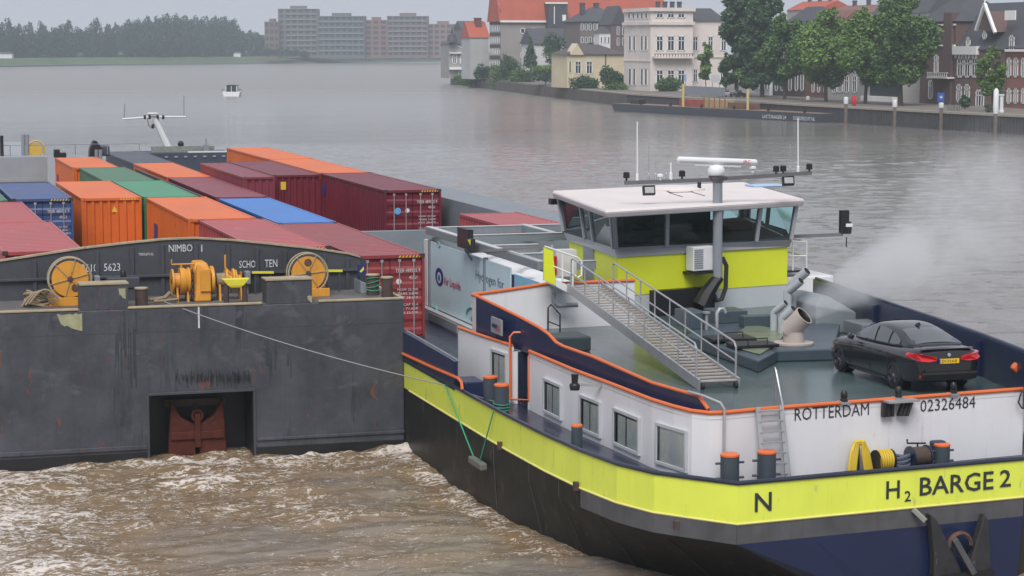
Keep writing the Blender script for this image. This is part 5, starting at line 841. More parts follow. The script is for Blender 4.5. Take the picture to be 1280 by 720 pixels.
for x, yb_ in ((20.75, yn_ + .6), (21.6, yn_ + .6) , (22.7, 72.6), (24.2, 72.6), (25.6, 72.6)): m_ = MB(); m_.lathe((x, yb_, 4.7), (0, 1, 0), [(.2, 0), (.42, .35), (.42, yf - yb_ - .7), (.2, yf - yb_ - .3)], 18); part(m_, 'gas_cylinder', WHD, hm, True)
m_ = MB(); m_.box(XM + .1, yn_ + .1, 3.07, 21.9, yf, 3.5); m_.box(21.9, 72.3, 3.07, xe, yf, 3.5); part(m_, 'floor_frame', FRG, hm); m_ = MB(); m_.box(xe, 72.3, 3.07, xe + .05, yf, 5.6); part(m_, 'panel', FRG, hm); m_ = MB(); m_.box(XM + .1, yf + .1, 3.07, xe, yf + .15, 5.6); part(m_, 'panel', FRG, hm)
c = ax(581, 297, XM - .25); m_ = MB(); m_.box(c.x - .1, c.y - .7, c.z - .35, c.x + .1, c.y + .6, c.z + .32); o = solo(m_, 'loudspeaker', BLK, 'black upright box lamp on the hydrogen frame corner', 'lamp', tuple(c)); m_ = MB(); e = ax(588, 305, XM - .35); m_.box(e.x - .05, e.y - .25, e.z - .28, e.x + .1, e.y + .25, e.z + .18); part(m_, 'lens', RUB, o); m_ = MB(); m_.bar((c.x, c.y, c.z - .4), (XM, c.y, 5.3), .06); part(m_, 'bracket', GREYM, o); m_ = MB(); e = ax(586, 302, XM - .42); m_.poly([(e.x, e.y + .2, e.z + .05), (e.x, e.y - .2, e.z - .12), (e.x, e.y - .25, e.z + .1)]); part(m_, 'lime_mark', LIMW, o, fix=False)
m_ = MB(); m_.bar(ax(586, 315, XM - .1), ay(690, 308, 61.2), .07, .09); part(m_, 'light_pole', ALU, o)
# ------------------------------------------------------------------ hoses and reels on the stern deck
HY = M('yellow_hose', (.62, .44, .03), .5, var=.1); sd0 = lambda px, py, o=.35: onw(px, py, o)
t = thing('hose_coil', 'yellow hose hanging in long loops on the white stern wall', 'hose', tuple(sd0(1074, 588)))
for k in range(9):
    e_ = k * 1.0; a, a2, b, c2, c_ = sd0(1061 + e_, 588, .34), sd0(1063.5 + e_, 566, .3), sd0(1073.5 + .25 * k, 551 + e_ * .55, .2 + .03 * (k % 3)), sd0(1085.5 - e_ * .9, 564, .3), sd0(1090 - e_ * 1.1, 588, .34); m_ = MB(); m_.tube([a, a2, a2.lerp(b, .6) + Vector((-.03, 0, .09)), b, c2.lerp(b, .6) + Vector((.03, 0, .09)), c2, c_], .033, 6); part(m_, 'loop', HY, t, True)
m_ = MB(); m_.bar(sd0(1073, 552, .1), sd0(1073, 588, .1), .05, .04); part(m_, 'hook', BLK, t)
def drumreel(px, py, y_off, r_, w_, mat, fl, lb):
    c = sd0(px, py, y_off); c.z = 2.63 + r_ + .02; t = thing('hose_reel', lb, 'reel', (c.x, c.y, 2.63), 'reels on the stern deck')
    m_ = MB(); m_.lathe(c - swd * w_ / 2, swd, [(r_ * .85, 0), (r_ * .9, w_ * .5), (r_ * .85, w_)], 22); part(m_, 'winding', mat, t, True)
    for s_ in (-1, 1): m_ = MB(); m_.lathe(c + swd * (w_ / 2 * s_ - .02), swd, [(r_, 0), (r_, .04)], 22); part(m_, 'flange', fl, t, True)
    m_ = MB(); m_.bar((c.x - w_ / 2, c.y, 2.632), (c.x + w_ / 2, c.y, 2.632), .3, .05); part(m_, 'foot', fl, t)
    if mat is HY:
        for k in range(6): m_ = MB(); m_.tube([c + swd * (w_ * (-.42 + k * .165)) + Vector((0, math.cos(a) * r_ * .92, math.sin(a) * r_ * .92)) for a in np.linspace(0, 2 * math.pi, 19)[:-1]], .03, 5, True); part(m_, 'turn', HY, t, True)
drumreel(1104, 578, .4, .25, .40, HY, BLK, 'reel wound with yellow hose on the stern deck')
drumreel(1148, 578, .4, .26, .46, M('brown_wire_winding', (.07, .045, .035), .7, var=.3, vs_=9), NAVD, 'reel wound with brown wire near the stern bollard')
m_ = MB(); c = sd0(1124, 582, .4)
for k in range(4): m_.tube([(c.x + .24 * math.cos(a), c.y + .16 * math.sin(a), 2.68 + .09 * k + .03 * math.sin(2 * a + k)) for a in np.linspace(0, 2 * math.pi, 17)[:-1]], .045, 6, True)
solo(m_, 'rope_coil', M('blue_grey_rope', (.09, .11, .16), .8, var=.2), 'blue grey rope coil between the two stern reels', 'rope', (c.x, c.y, 2.63), smooth=True)
m_ = MB(); m_.tube([sd0(1134, 549, .2), sd0(1134, 554, .2), sd0(1157, 554, .2)], .022, 6); m_.tube([sd0(1147, 554, .2), (sd0(1147, 554, .2).x, sd0(1147, 554, .2).y, 2.64)], .022, 6); solo(m_, 'crank_handle', BLK, 'thin black crank handle above the stern reels', 'handle', tuple(sd0(1147, 570, .2)))
m_ = MB(); m_.box(sd0(1163, 570, .35).x, sd0(1163, 570, .35).y - .15, 2.9, sd0(1163, 570, .35).x + .35, sd0(1163, 570, .35).y + .1, 3.25); m_.box(sd0(1163, 570, .35).x + .1, sd0(1163, 570, .35).y - .1, 2.64, sd0(1163, 570, .35).x + .25, sd0(1163, 570, .35).y + .05, 2.95); solo(m_, 'hydraulic_motor', M('navy_motor', (.03, .04, .07), .5), 'small navy hydraulic motor beside the brown wire reel', 'motor', tuple(sd0(1163, 580, .35)), bevel=.05)
m_ = MB(); c = sd0(1025, 593, .5); m_.tube([(c.x - .3 + .07 * k, c.y + .08 * math.sin(k * 1.9), 2.66 + .02 * (k % 2)) for k in range(10)], .04, 6); solo(m_, 'hose_end', HY, 'yellow hose end lying by the stern ladder', 'hose', (c.x, c.y, 2.64), smooth=True)
# ------------------------------------------------------------------ ropes, fender, wire between the barges
def catenary(a, b, sag, n=24): a, b = Vector(a), Vector(b); return [a.lerp(b, t) - Vector((0, 0, sag * 4 * t * (1 - t))) for t in np.linspace(0, 1, n)]
wA, wB = ay(205, 377, 65.0), ax(560, 482, 16.3)
m_ = MB(); m_.tube(catenary(wA, wB, .18), .018, 5); m_.tube(catenary(wB, ax(628, 505, 16.75), .02, 8), .018, 5); solo(m_, 'mooring_wire', M('wire_grey', (.22, .22, .23), .5), 'thin mooring wire running from the dark barge to the lime barge', 'wire', tuple(wA), smooth=True)
fr_ = thing('fender', 'grey block fender hanging on green ropes over the black side', 'fender', tuple(ax(597, 579, 16.1)))
c = ax(597, 579, 16.08); m_ = MB(); m_.box(c.x - .1, c.y - .62, c.z - .1, c.x + .1, c.y + .62, c.z + .1); part(m_, 'block', M('weathered_fender', (.13, .14, .12), .9, var=.3, vs_=6), fr_, bevel=.04)
for a, b in (((557, 483), (594, 576)), ((617, 514), (600, 576))): m_ = MB(); m_.tube([ax(*a, 16.2), ax(*b, 16.1)], .02, 5); part(m_, 'rope', GRN, fr_)
m_ = MB(); p = Vector((0, 0, 0)); q = ay(627, 505, 55.3)
for k in range(3): m_.tube([(min(q.x, pl_at(55.3) - .3) + .22 * math.cos(a), 55.3 + .22 * math.sin(a), 2.75 + .08 * k + .03 * math.sin(a)) for a in np.linspace(0, 2 * math.pi, 17)[:-1]], .015, 5, True)
solo(m_, 'rope', GRN, 'green rope turns round the nearer side bollard', 'rope', (q.x, 55.3, 2.7), smooth=True)
m_ = MB()
for px, py in ((625, 547), (720, 593), (846, 630)): q = ax(px, py, 16.22 if px < 700 else (16.45 if px < 800 else 17.2)); q.z = BZ - .0; m_.box(q.x - .06, q.y - .07, BZ - .06, q.x + .05, q.y + .07, BZ + .14)
part(m_, 'scupper', STEEL, hb)
# ------------------------------------------------------------------ car
CARP = M('black_car_paint', (.014, .014, .017), .16, var=.03, coat=.7, spec=.5); CGL = M('tinted_car_glass', (.05, .06, .066), .03, var=0, spec=1.0, coat=1.0); TYR = RUB; RIM = M('black_alloy', (.10, .10, .11), .35, metal=.5)
RED = M('red_tail_lamp', (.62, .012, .02), .2, var=.1, coat=.5)
o0 = az(1121, 486, DZ); o1 = az(1047, 462, DZ)
car_dir = (Vector((o1.x, o1.y, 0)) - Vector((o0.x, o0.y, 0))).normalized()
car_dir = Vector((-.01, 1, 0)).normalized(); car_r = Vector((car_dir.y, -car_dir.x, 0)); rear_l = Vector((o0.x, o0.y, DZ + .002))
KC = 1.07; CO = rear_l + car_r * .80 * KC - car_dir * .95 * KC          # centre of the rear bumper on the deck
car = thing('car', 'black four door coupe with yellow number plate parked on the barge deck', 'car', tuple(CO)); C_ = lambda x, s, z: CO + car_dir * x * KC + car_r * s * KC + Vector((0, 0, z * KC))
# stations: x, half width at sill, half width at shoulder, z sill, z shoulder, z top (deck/bonnet), half width top
ST = [(0.0, .62, .66, .36, .80, .86, .55), (.06, .74, .80, .28, .84, .98, .68), (.22, .83, .88, .22, .86, 1.03, .74), (.55, .88, .905, .20, .87, 1.03, .76), (.95, .90, .912, .19, .87, 1.0, .78), (1.5, .89, .905, .18, .86, .97, .80), (2.3, .885, .90, .18, .84, .95, .81), (3.1, .89, .90, .18, .83, .94, .80), (3.45, .90, .905, .19, .82, .93, .78), (3.8, .90, .905, .2, .78, .89, .76), (4.2, .87, .87, .21, .72, .83, .70), (4.48, .78, .77, .23, .65, .74, .60), (4.62, .6, .58, .3, .56, .6, .45)]
def sect(s_):
    x, wb, ws, zs, zh, zt, wt = s_; h = [(0, zs), (wb * .92, zs), (wb, zs + .07), (wb + .01, (zs + zh) / 2 - .04), (ws, zh - .12), (ws * .985, zh), (wt, zt - .02), (wt * .55, zt + .012), (0, zt + .02)]
    return [C_(x, w_, z) for w_, z in h] + [C_(x, -w_, z) for w_, z in reversed(h[1:-1])]
m_ = MB(); m_.loft([sect(s_) for s_ in ST], close=True); o = part(m_, 'body', CARP, car, smooth=50); sm = o.modifiers.new('s', 'SUBSURF'); sm.levels = 1; sm.render_levels = 2
# greenhouse
GHS = [(.42, 1.02, 1.03, .66, .64), (.75, 1.0, 1.13, .70, .60), (1.25, .97, 1.295, .73, .56), (1.75, .96, 1.375, .745, .57), (2.15, .95, 1.388, .75, .575), (2.5, .94, 1.36, .75, .57), (2.85, .94, 1.25, .745, .585), (3.2, .935, 1.06, .73, .62), (3.42, .93, .935, .70, .64)]
def gsec(s_): x, z0, z1, w0, w1 = s_; z1 = max(z1, z0 + .01); h = [(w0 + .03, z0 - .06), (w0, z0), ((w0 + w1) / 2 + .025, (z0 + z1) / 2 + .02), (w1, z1 - .02 * (z1 - z0)), (w1 * .6, z1 + .02), (0, z1 + .028)]; return [C_(x, w_, z) for w_, z in h] + [C_(x, -w_, z) for w_, z in reversed(h[:-1])]
m_ = MB(); m_.loft([gsec(s_) for s_ in GHS], close=True); o = part(m_, 'roof', CARP, car, smooth=60); sm = o.modifiers.new('s', 'SUBSURF'); sm.levels = 1; sm.render_levels = 2
def gpt(x, f, side, off=.012):       # a point on the side glass
    xs = [g[0] for g in GHS]; z0, z1, w0, w1 = (float(np.interp(x, xs, [g[k] for g in GHS])) for k in (1, 2, 3, 4)); bow = .025 * 4 * f * (1 - f); return C_(x, side * (w0 + (w1 - w0) * f + bow + off), z0 + (z1 - z0) * f)
for side in (-1, 1):
    for xs_ in ([(1.02, .2, .55), (1.25, .1, .72), (1.45, .08, .80)], [(1.53, .08, .82), (1.85, .06, .86), (2.12, .06, .87)], [(2.2, .06, .87), (2.5, .06, .87), (2.75, .06, .84), (3.0, .08, .7)]):
        m_ = MB(); m_.loft([[gpt(x, f0 + (f1 - f0) * t, side) for t in (0, .33, .67, 1)] for x, f0, f1 in xs_]); part(m_, 'side_window', CGL, car, smooth=60, fix=True)
    m_ = MB(); c = C_(3.0, side * .98, .98); m_.lathe(c - car_dir * .1, car_dir, [(.03, 0), (.085, .03), (.08, .14), (.03, .2)], 10); part(m_, 'mirror', CARP, car, True)
    m_ = MB(); m_.tube([gpt(x, f, side, .02) for x, f in ((.95, .1), (1.2, .03), (1.8, .0), (2.5, 0), (3.05, .03))], .012, 5); part(m_, 'window_trim', BLK, car)
    for x in (1.62, 2.55): m_ = MB(); m_.bar(C_(x, side * .915, .80), C_(x + .2, side * .912, .80), .03, .035); part(m_, 'door_handle', CARP, car)
    for x in (1.25, 2.15, 3.18): m_ = MB(); m_.tube([C_(x - .02, side * .899, .26), C_(x, side * .908, .6), C_(x + .02, side * .905, .83)], .006, 4); part(m_, 'door_gap', BLK, car)
    m_ = MB(); m_.bar(C_(1.3, side * .9, .21), C_(3.2, side * .9, .21), .03, .05); part(m_, 'sill_trim', CARP, car)
def surf(z_list, x_rng, w_rng): pass
m_ = MB(); m_.loft([[C_(x, w_ * s_, float(np.interp(x, [g[0] for g in GHS], [g[2] for g in GHS])) + .036 - .035 * abs(s_) ** 2.5) for s_ in np.linspace(-1, 1, 9)] for x, w_ in ((.56, .55), (.75, .54), (1.0, .52), (1.22, .5), (1.36, .47))]); part(m_, 'rear_window', CGL, car, smooth=60, fix=True)
m_ = MB(); m_.loft([[C_(x, w_ * s_, float(np.interp(x, [g[0] for g in GHS], [g[2] for g in GHS])) + .04 - .035 * abs(s_) ** 2.5) for s_ in np.linspace(-1, 1, 9)] for x, w_ in ((2.55, .5), (2.85, .52), (3.15, .56), (3.32, .58))]); part(m_, 'windscreen', CGL, car, smooth=60, fix=True)
m_ = MB(); a = C_(1.5, 0, 1.37); m_.loft([[a + car_dir * x + car_r * s_ + Vector((0, 0, z)) for s_ in (-.02, .02)] for x, z in ((-.1, 0), (-.09, .09), (.0, .06), (.12, 0))]); m_.obox(a + Vector((0, 0, .03)) - car_dir * .03, car_r * .025, car_dir * .07, Vector((0, 0, .035))); part(m_, 'aerial_fin', CARP, car)
m_ = MB(); m_.bar(C_(.1, -.66, 1.015), C_(.1, .66, 1.015), .12, .03); part(m_, 'boot_lip', CARP, car, bevel=.012)
for side in (-1, 1):
    pts = [(.30, .045, .76), (.50, .02, .74), (.70, .04, .76), (.84, .16, .80), (.885, .40, .85), (.86, .36, .93), (.80, .14, .93), (.66, .02, .915), (.48, -.005, .88), (.32, .02, .84)]
    m_ = MB(); m_.extr([C_(x - .075, side * w_ * 1.012, z) for w_, x, z in pts], car_dir * .12 + car_r * (-.01 * side)); part(m_, 'tail_lamp', RED, car, bevel=.015)
    m_ = MB(); m_.bar(C_(-.012, side * .42, .40), C_(.04, side * .72, .41), .03, .05); part(m_, 'reflector', RED, car)
    m_ = MB(); m_.extr([C_(4.33, side * .52, .60), C_(4.22, side * .8, .62), C_(4.2, side * .8, .7), C_(4.33, side * .52, .68)], car_dir * .09); part(m_, 'headlamp', CGL, car)
m_ = MB(); m_.loft([[C_(x, w_, z) for w_ in (-.7, 0, .7)] for x, z in ((-.02, .32), (-.045, .45), (-.03, .5))]); part(m_, 'bumper_insert', BLK, car)
m_ = MB(); m_.obox(C_(-.012, 0, .745), car_r * .27, car_dir * .012, Vector((0, 0, .058))); pl = part(m_, 'number_plate', M('plate_yellow', (.80, .52, .02), .5), car)
text('ZV-914-B', C_(-.026, -.2, .71), car_r, (0, 0, 1), .075, TXT, pl, .42, .003); m_ = MB(); m_.obox(C_(-.024, -.245, .745), car_r * .022, car_dir * .004, Vector((0, 0, .056))); part(m_, 'plate_band', BMK, pl)
m_ = MB(); m_.lathe(C_(-.0, 0, .885), -car_dir, [(.045, 0), (.045, .02), (.03, .024)], 16); part(m_, 'boot_badge', M('badge_silver', (.6, .62, .66), .3, metal=.6), car)
for x in (.95, 3.76):
    for side in (-1, 1):
        m_ = MB(); m_.lathe(C_(x, side * .60, .335), car_r * side, [(.385, 0), (.385, .26)], 28); part(m_, 'wheel_arch', BLK, car, True)
        w_ = node('wheel', car); m_ = MB(); m_.lathe(C_(x, side * .69, .333), car_r * side, [(.25, 0), (.32, .01), (.333, .05), (.333, .19), (.315, .235), (.245, .245), (.235, .2)], 32); part(m_, 'tyre', TYR, w_, True)
        m_ = MB(); m_.lathe(C_(x, side * .72, .333), car_r * side, [(.238, 0), (.238, .19), (.225, .205), (.215, .16), (.05, .15)], 28); part(m_, 'rim', BLK, w_, True)
        for k in range(5):
            for dl in (-.14, .14):
                a = k * 2 * math.pi / 5 + dl + .3; m_ = MB(); f_ = lambda r_, n_: C_(x, side * (.72 + n_), .333) + car_dir * (r_ * math.cos(a)) + Vector((0, 0, r_ * math.sin(a))); m_.bar(f_(.04, .17), f_(.225, .19), .028, .02, up=car_r); part(m_, 'spoke', RIM, w_)
        m_ = MB(); m_.lathe(C_(x, side * .885, .333), car_r * side, [(.04, 0), (.035, .012)], 12); part(m_, 'hub_cap', MC['badge_silver'], w_)
# ------------------------------------------------------------------ smoke from the big exhaust: a closed volume along the drift
A_, B_ = extip + exdir * .3, ay(1330, 205, 78.0); dv = B_ - A_; Ls = dv.length; xa = dv.normalized(); za = Vector((0, 0, 1)) - xa * xa.z; za.normalize(); ya = za.cross(xa)
m_ = MB(); nseg = 14; m_.loft([[Vector((Ls * i / nseg, (.4 + .19 * Ls * i / nseg) * math.cos(t) * 1.0, (.4 + .19 * Ls * i / nseg) * math.sin(t))) for t in np.linspace(0, 2 * math.pi, 21)[:-1]] for i in range(nseg + 1)], close=True)
me = mesh(m_, 'smoke'); recalc(me); so = bpy.data.objects.new('smoke', me); COL.objects.link(so); so.matrix_world = Matrix((xa, ya, za)).transposed().to_4x4(); so.location = A_ - xa * .1; so['kind'] = 'stuff'; so['label'] = 'pale exhaust smoke drifting off the barge over the river'; so['category'] = 'smoke'
sm_ = bpy.data.materials.new('exhaust_smoke'); sm_.use_nodes = True; t = sm_.node_tree; t.nodes.clear(); L = t.links.new
out = N(t, 'ShaderNodeOutputMaterial'); pv = N(t, 'ShaderNodeVolumePrincipled'); pv.inputs['Color'].default_value = (.985, .99, 1, 1); pv.inputs['Anisotropy'].default_value = .2; L(pv.outputs[0], out.inputs['Volume'])
tc = N(t, 'ShaderNodeTexCoord'); sx = N(t, 'ShaderNodeSeparateXYZ'); L(tc.outputs['Object'], sx.inputs[0])
def mth(op, a, b=None, c=None, clamp=False):
    n = N(t, 'ShaderNodeMath', operation=op, use_clamp=clamp)
    for i, v in enumerate((a, b, c)):
        if v is None: continue
        if isinstance(v, (int, float)): n.inputs[i].default_value = v
        else: L(v, n.inputs[i])
    return n.outputs[0]
nz1 = N(t, 'ShaderNodeTexNoise'); nz1.inputs['Scale'].default_value = .5; nz1.inputs['Detail'].default_value = 6; nz1.inputs['Roughness'].default_value = .6; nz1.inputs['Distortion'].default_value = .9; L(tc.outputs['Object'], nz1.inputs['Vector'])
nzw = N(t, 'ShaderNodeTexNoise'); nzw.inputs['Scale'].default_value = .22; nzw.inputs['Detail'].default_value = 3; L(tc.outputs['Object'], nzw.inputs['Vector']); sw = N(t, 'ShaderNodeSeparateColor'); L(nzw.outputs['Color'], sw.inputs[0])
wob = lambda k: mth('MULTIPLY', mth('SUBTRACT', sw.outputs[k], .5), mth('MULTIPLY', sx.outputs['X'], .30))
zo = mth('ADD', sx.outputs['Z'], wob(1))
rad = mth('ADD', .30, mth('MULTIPLY', sx.outputs['X'], .105)); yo = mth('ADD', sx.outputs['Y'], mth('MULTIPLY', mth('SINE', mth('MULTIPLY', sx.outputs['X'], .33)), mth('MULTIPLY', sx.outputs['X'], .022))); yo = mth('ADD', yo, wob(0))
r2 = mth('DIVIDE', mth('ADD', mth('MULTIPLY', yo, yo), mth('MULTIPLY', zo, zo)), mth('MULTIPLY', rad, rad))
core = mth('SUBTRACT', 1, r2, clamp=True); nz = mth('MULTIPLY', mth('SUBTRACT', nz1.outputs['Fac'], .42, clamp=True), 6.5); fade = mth('POWER', mth('SUBTRACT', 1, mth('DIVIDE', sx.outputs['X'], Ls * .98), clamp=True), 1.15)
dens = mth('MULTIPLY', mth('MULTIPLY', core, nz), mth('MULTIPLY', fade, mth('DIVIDE', 2.5, mth('ADD', 1, mth('MULTIPLY', sx.outputs['X'], .2))))); dens = mth('ADD', dens, mth('MULTIPLY', core, mth('MULTIPLY', mth('POWER', 2.718, mth('MULTIPLY', sx.outputs['X'], -.45)), .35))); L(dens, pv.inputs['Density'])
me.materials.append(sm_)
# ------------------------------------------------------------------ quay on the right
QZ = 2.7; FH = Vector((FV.x, FV.y, 0)).normalized()
def ad(px, py, D): return CP + ray(px, py) * D
ql = [(430, 800), (212, 726), (193, 700), (175, 572), (162, 475), (156, 427), (155.5, 380), (155, 340), (156, 322), (158, 295), (160.5, 270), (164, 230), (168, 180)]
PAVE = M('quay_paving', (.17, .15, .13), .85, var=.25, vs_=.15, bump=.2); KERB = M('quay_coping', (.33, .29, .24), .8, var=.2)
m_ = MB(); m_.prism(ql + [(700, 150), (900, 900)], 0.3, QZ); solo(m_, 'quay_ground', PAVE, 'brick paved quay along the river', None, kind='structure')
SPL = M('sheet_pile_steel', (.05, .048, .052), .7, var=.35, vs_=.5, streak=.5, scol=(.10, .075, .06))
pl_ = []; seg = []
for i in range(5, len(ql) - 1):
    a, b = Vector(ql[i]), Vector(ql[i + 1]); n = int((b - a).length / .75)
    for k in range(n): seg.append((a.lerp(b, k / n), (b - a).normalized()))
prof = []
for k, (p, d_) in enumerate(seg):
    nn_ = Vector((d_.y, -d_.x)); nn_ = nn_ if nn_.x < 0 else -nn_
    for f, o_ in ((0, .06), (.28, .06), (.36, .34), (.68, .34)): prof.append(p + d_ * .75 * f + nn_ * o_)
m_ = MB(); m_.loft([[(p.x, p.y, -.3), (p.x, p.y, QZ - .25)] for p in prof]); solo(m_, 'sheet_pile_wall', SPL, 'dark corrugated sheet pile wall holding up the quay', 'quay wall', (156, 340, 0), fix=False)
m_ = MB(); m_.loft([[(a[0] - .45, a[1], QZ - .26), (a[0] - .45, a[1], QZ + .06), (a[0] + .7, a[1], QZ + .06), (a[0] + .7, a[1], QZ - .26)] for a in ql[4:]], close=True); solo(m_, 'quay_coping', KERB, 'pale stone coping along the quay edge', 'coping', (156, 340, QZ))
BRK = M('old_garden_wall', (.105, .085, .075), .9, var=.35, vs_=.25, streak=.3)
m_ = MB(); m_.wall([(x - .5, y) for x, y in ql[1:6]], -.3, QZ - .2, .6); solo(m_, 'river_wall', BRK, 'mossy brick river wall below the garden shrubs', 'wall', (170, 550, 0))
# ------------------------------------------------------------------ buildings
WINF = M('white_window_frame', (.82, .82, .81), .5, var=.05); WPN = M('far_window_glass', (.035, .042, .05), .12, var=.2, vs_=.3)
ROOFD = M('dark_slate_roof', (.065, .066, .075), .6, var=.2, vs_=.3, bump=.3, bs=2); ROOFR = M('orange_red_tiles', (.40, .085, .045), .7, var=.18, vs_=.25, bump=.3, bs=2); ROOFB = M('brown_tile_roof', (.20, .09, .08), .75, var=.2)
def wallm(n, c): return M('wall_' + n, c, .8, var=.13, vs_=.2, streak=.12, scol=(c[0] * .6, c[1] * .6, c[2] * .6), bump=.1)
class Bld:
    def __init__(s, name, label, P, e1, e2, w, d, z0, z1, mat, cat='house', group='houses along the quay'):
        s.P, s.e1, s.e2, s.w, s.d, s.z0, s.z1 = Vector((P[0], P[1], 0)), Vector(e1), Vector(e2), w, d, z0, z1
        s.o = thing(name, label, cat, (P[0], P[1], z0), group); m_ = MB(); q = s.P; m_.hexa([q + Vector((0, 0, z0)), q + s.e1 * w + Vector((0, 0, z0)), q + s.e1 * w + s.e2 * d + Vector((0, 0, z0)), q + s.e2 * d + Vector((0, 0, z0)), q + Vector((0, 0, z1)), q + s.e1 * w + Vector((0, 0, z1)), q + s.e1 * w + s.e2 * d + Vector((0, 0, z1)), q + s.e2 * d + Vector((0, 0, z1))]); part(m_, 'wall', mat, s.o)
    def pt(s, face, u, z, off=0):
        return s.P + (s.e1 * u - s.e2 * off if face == 'f' else s.e2 * u - s.e1 * off) + Vector((0, 0, z))
    def uz(s, face, px, py):
        n = s.e2 if face == 'f' else s.e1; q = aplane(px, py, s.P, n); return (q - s.P).dot(s.e1 if face == 'f' else s.e2), q.z
    def slab(s, face, u0, u1, z0, z1, o0, o1, nm, mat, parent=None):
        m_ = MB(); c = [s.pt(face, u, z, o) for z in (z0, z1) for u, o in ((u0, o0), (u1, o0), (u1, o1), (u0, o1))]; m_.hexa(c); return part(m_, nm, mat, parent or s.o)
    def win(s, face, px0, py0, px1, py1, bars=1, fm=None, pm=None, fw=.2):
        fm = fm or WINF; u0, z1 = s.uz(face, px0, py0); u1, z0 = s.uz(face, px1, py1); u0, u1 = min(u0, u1), max(u0, u1); w_ = node('window', s.o); fw = min(fw, (u1 - u0) * .2)
        s.slab(face, u0 + fw * .5, u1 - fw * .5, z0 + fw * .5, z1 - fw * .5, -.02, .03, 'pane', pm or WPN, w_); m_ = MB()
        rects = [(u0, u1, z0, z0 + fw), (u0, u1, z1 - fw, z1), (u0, u0 + fw, z0, z1), (u1 - fw, u1, z0, z1)] + [((u0 + (u1 - u0) * (k + 1) / (bars + 1)) - fw * .3, (u0 + (u1 - u0) * (k + 1) / (bars + 1)) + fw * .3, z0, z1) for k in range(bars)]
        if bars: rects.append((u0, u1, z0 + (z1 - z0) * .66, z0 + (z1 - z0) * .66 + fw * .6))
        for a, b, c, e in rects: m_.hexa([s.pt(face, u, z, o) for z in (c, e) for u, o in ((a, -.01), (b, -.01), (b, .09), (a, .09))])
        part(m_, 'frame', fm, w_)
    def hip(s, zt, mat, over=.5, inset=.45, nm='roof'):
        q = s.P - s.e1 * over - s.e2 * over; W_, D_ = s.w + 2 * over, s.d + 2 * over; m_ = MB(); ins_ = min(W_, D_) * inset
        b = [q, q + s.e1 * W_, q + s.e1 * W_ + s.e2 * D_, q + s.e2 * D_]; t_ = [q + s.e1 * ins_ + s.e2 * ins_, q + s.e1 * (W_ - ins_) + s.e2 * ins_, q + s.e1 * (W_ - ins_) + s.e2 * (D_ - ins_), q + s.e1 * ins_ + s.e2 * (D_ - ins_)]
        z = s.z1 + .004; m_.hexa([p + Vector((0, 0, z)) for p in b] + [p + Vector((0, 0, zt)) for p in t_]); return part(m_, nm, mat, s.o)
    def gable(s, zt, mat, axis='1', over=.4):       # ridge along e1 or e2
        q = s.P; m_ = MB(); z = s.z1 + .004
        if axis == '1': a = [q - s.e2 * over - s.e1 * over, q + s.e2 * (s.d / 2) - s.e1 * over, q + s.e2 * (s.d + over) - s.e1 * over]; v = s.e1 * (s.w + 2 * over)
        else: a = [q - s.e1 * over - s.e2 * over, q + s.e1 * (s.w / 2) - s.e2 * over, q + s.e1 * (s.w + over) - s.e2 * over]; v = s.e2 * (s.d + 2 * over)
        m_.extr([a[0] + Vector((0, 0, z)), a[1] + Vector((0, 0, zt)), a[2] + Vector((0, 0, z))], v); return part(m_, 'roof', mat, s.o)
    def chimney(s, u, v, z0, z1, mat, w=.8): c = s.P + s.e1 * u + s.e2 * v; m_ = MB(); m_.box(c.x - w / 2, c.y - w / 2, z0, c.x + w / 2, c.y + w / 2, z1); m_.box(c.x - w * .6, c.y - w * .6, z1 - .3, c.x + w * .6, c.y + w * .6, z1 - .1); part(m_, 'chimney', mat, s.o)
EX, EY = (1, 0, 0), (0, 1, 0)
def zz(px, py, P): return aplane(px, py, P, FH).z
# white mansion
CR = wallm('cream_white', (.66, .60, .56)); P = (168.8, 448); lx = ax(780, 60, P[0]).y - P[1]; wx_ = ay(866, 60, P[1]).x - P[0]
b = Bld('mansion', 'pale stucco mansion three storeys high beside the pontoon', P, EX, EY, wx_, lx, 2.6, zz(812, 14, (*P, 0)), CR)
b.slab('f', -.3, wx_ + .3, zz(812, 31, (*P, 0)), zz(812, 27, (*P, 0)), -.3, .45, 'cornice', CR); b.slab('l', -.3, lx + .3, zz(812, 31, (*P, 0)), zz(812, 27, (*P, 0)), -.25, .44, 'cornice', CR)
b.slab('f', -.4, wx_ + .4, zz(812, 14, (*P, 0)), zz(812, 9.5, (*P, 0)), -lx, .5, 'parapet', CR); b.slab('l', -.02, lx, zz(812, 77, (*P, 0)), zz(812, 75.5, (*P, 0)), -.1, .15, 'string_course', CR)
for x in (820, 834, 847): b.win('f', x, 14.5, x + 9, 23); b.win('f', x, 44.5, x + 9, 64); b.win('f', x, 87, x + 9, 106)
for x in (785, 790.5, 796, 801, 806.5): b.win('l', x, 15, x + 3.2, 24, 0)
for x in (786, 791.5, 801, 806): b.win('l', x, 44, x + 3.2, 64, 0); b.win('l', x, 85, x + 3.2, 107, 0)
zb1, zb2 = zz(812, 73, (*P, 0)), zz(812, 70.5, (*P, 0)); b.slab('f', .4, wx_ - .3, zb1, zb2, -.1, 1.6, 'balcony', CR); b.slab('f', .4, wx_ - .3, zb2 + .5, zb2 + .62, 1.4, 1.55, 'balcony_rail', BLK)
for k in range(14): b.slab('f', .45 + k * (wx_ - .8) / 13.5, .6 + k * (wx_ - .8) / 13.5, zb2, zb2 + .5, 1.42, 1.52, 'baluster', BLK)
for k in range(4): b.chimney(wx_ * (.28 + .17 * k), 3, b.z1, b.z1 + 2.2, ROOFD, .8)
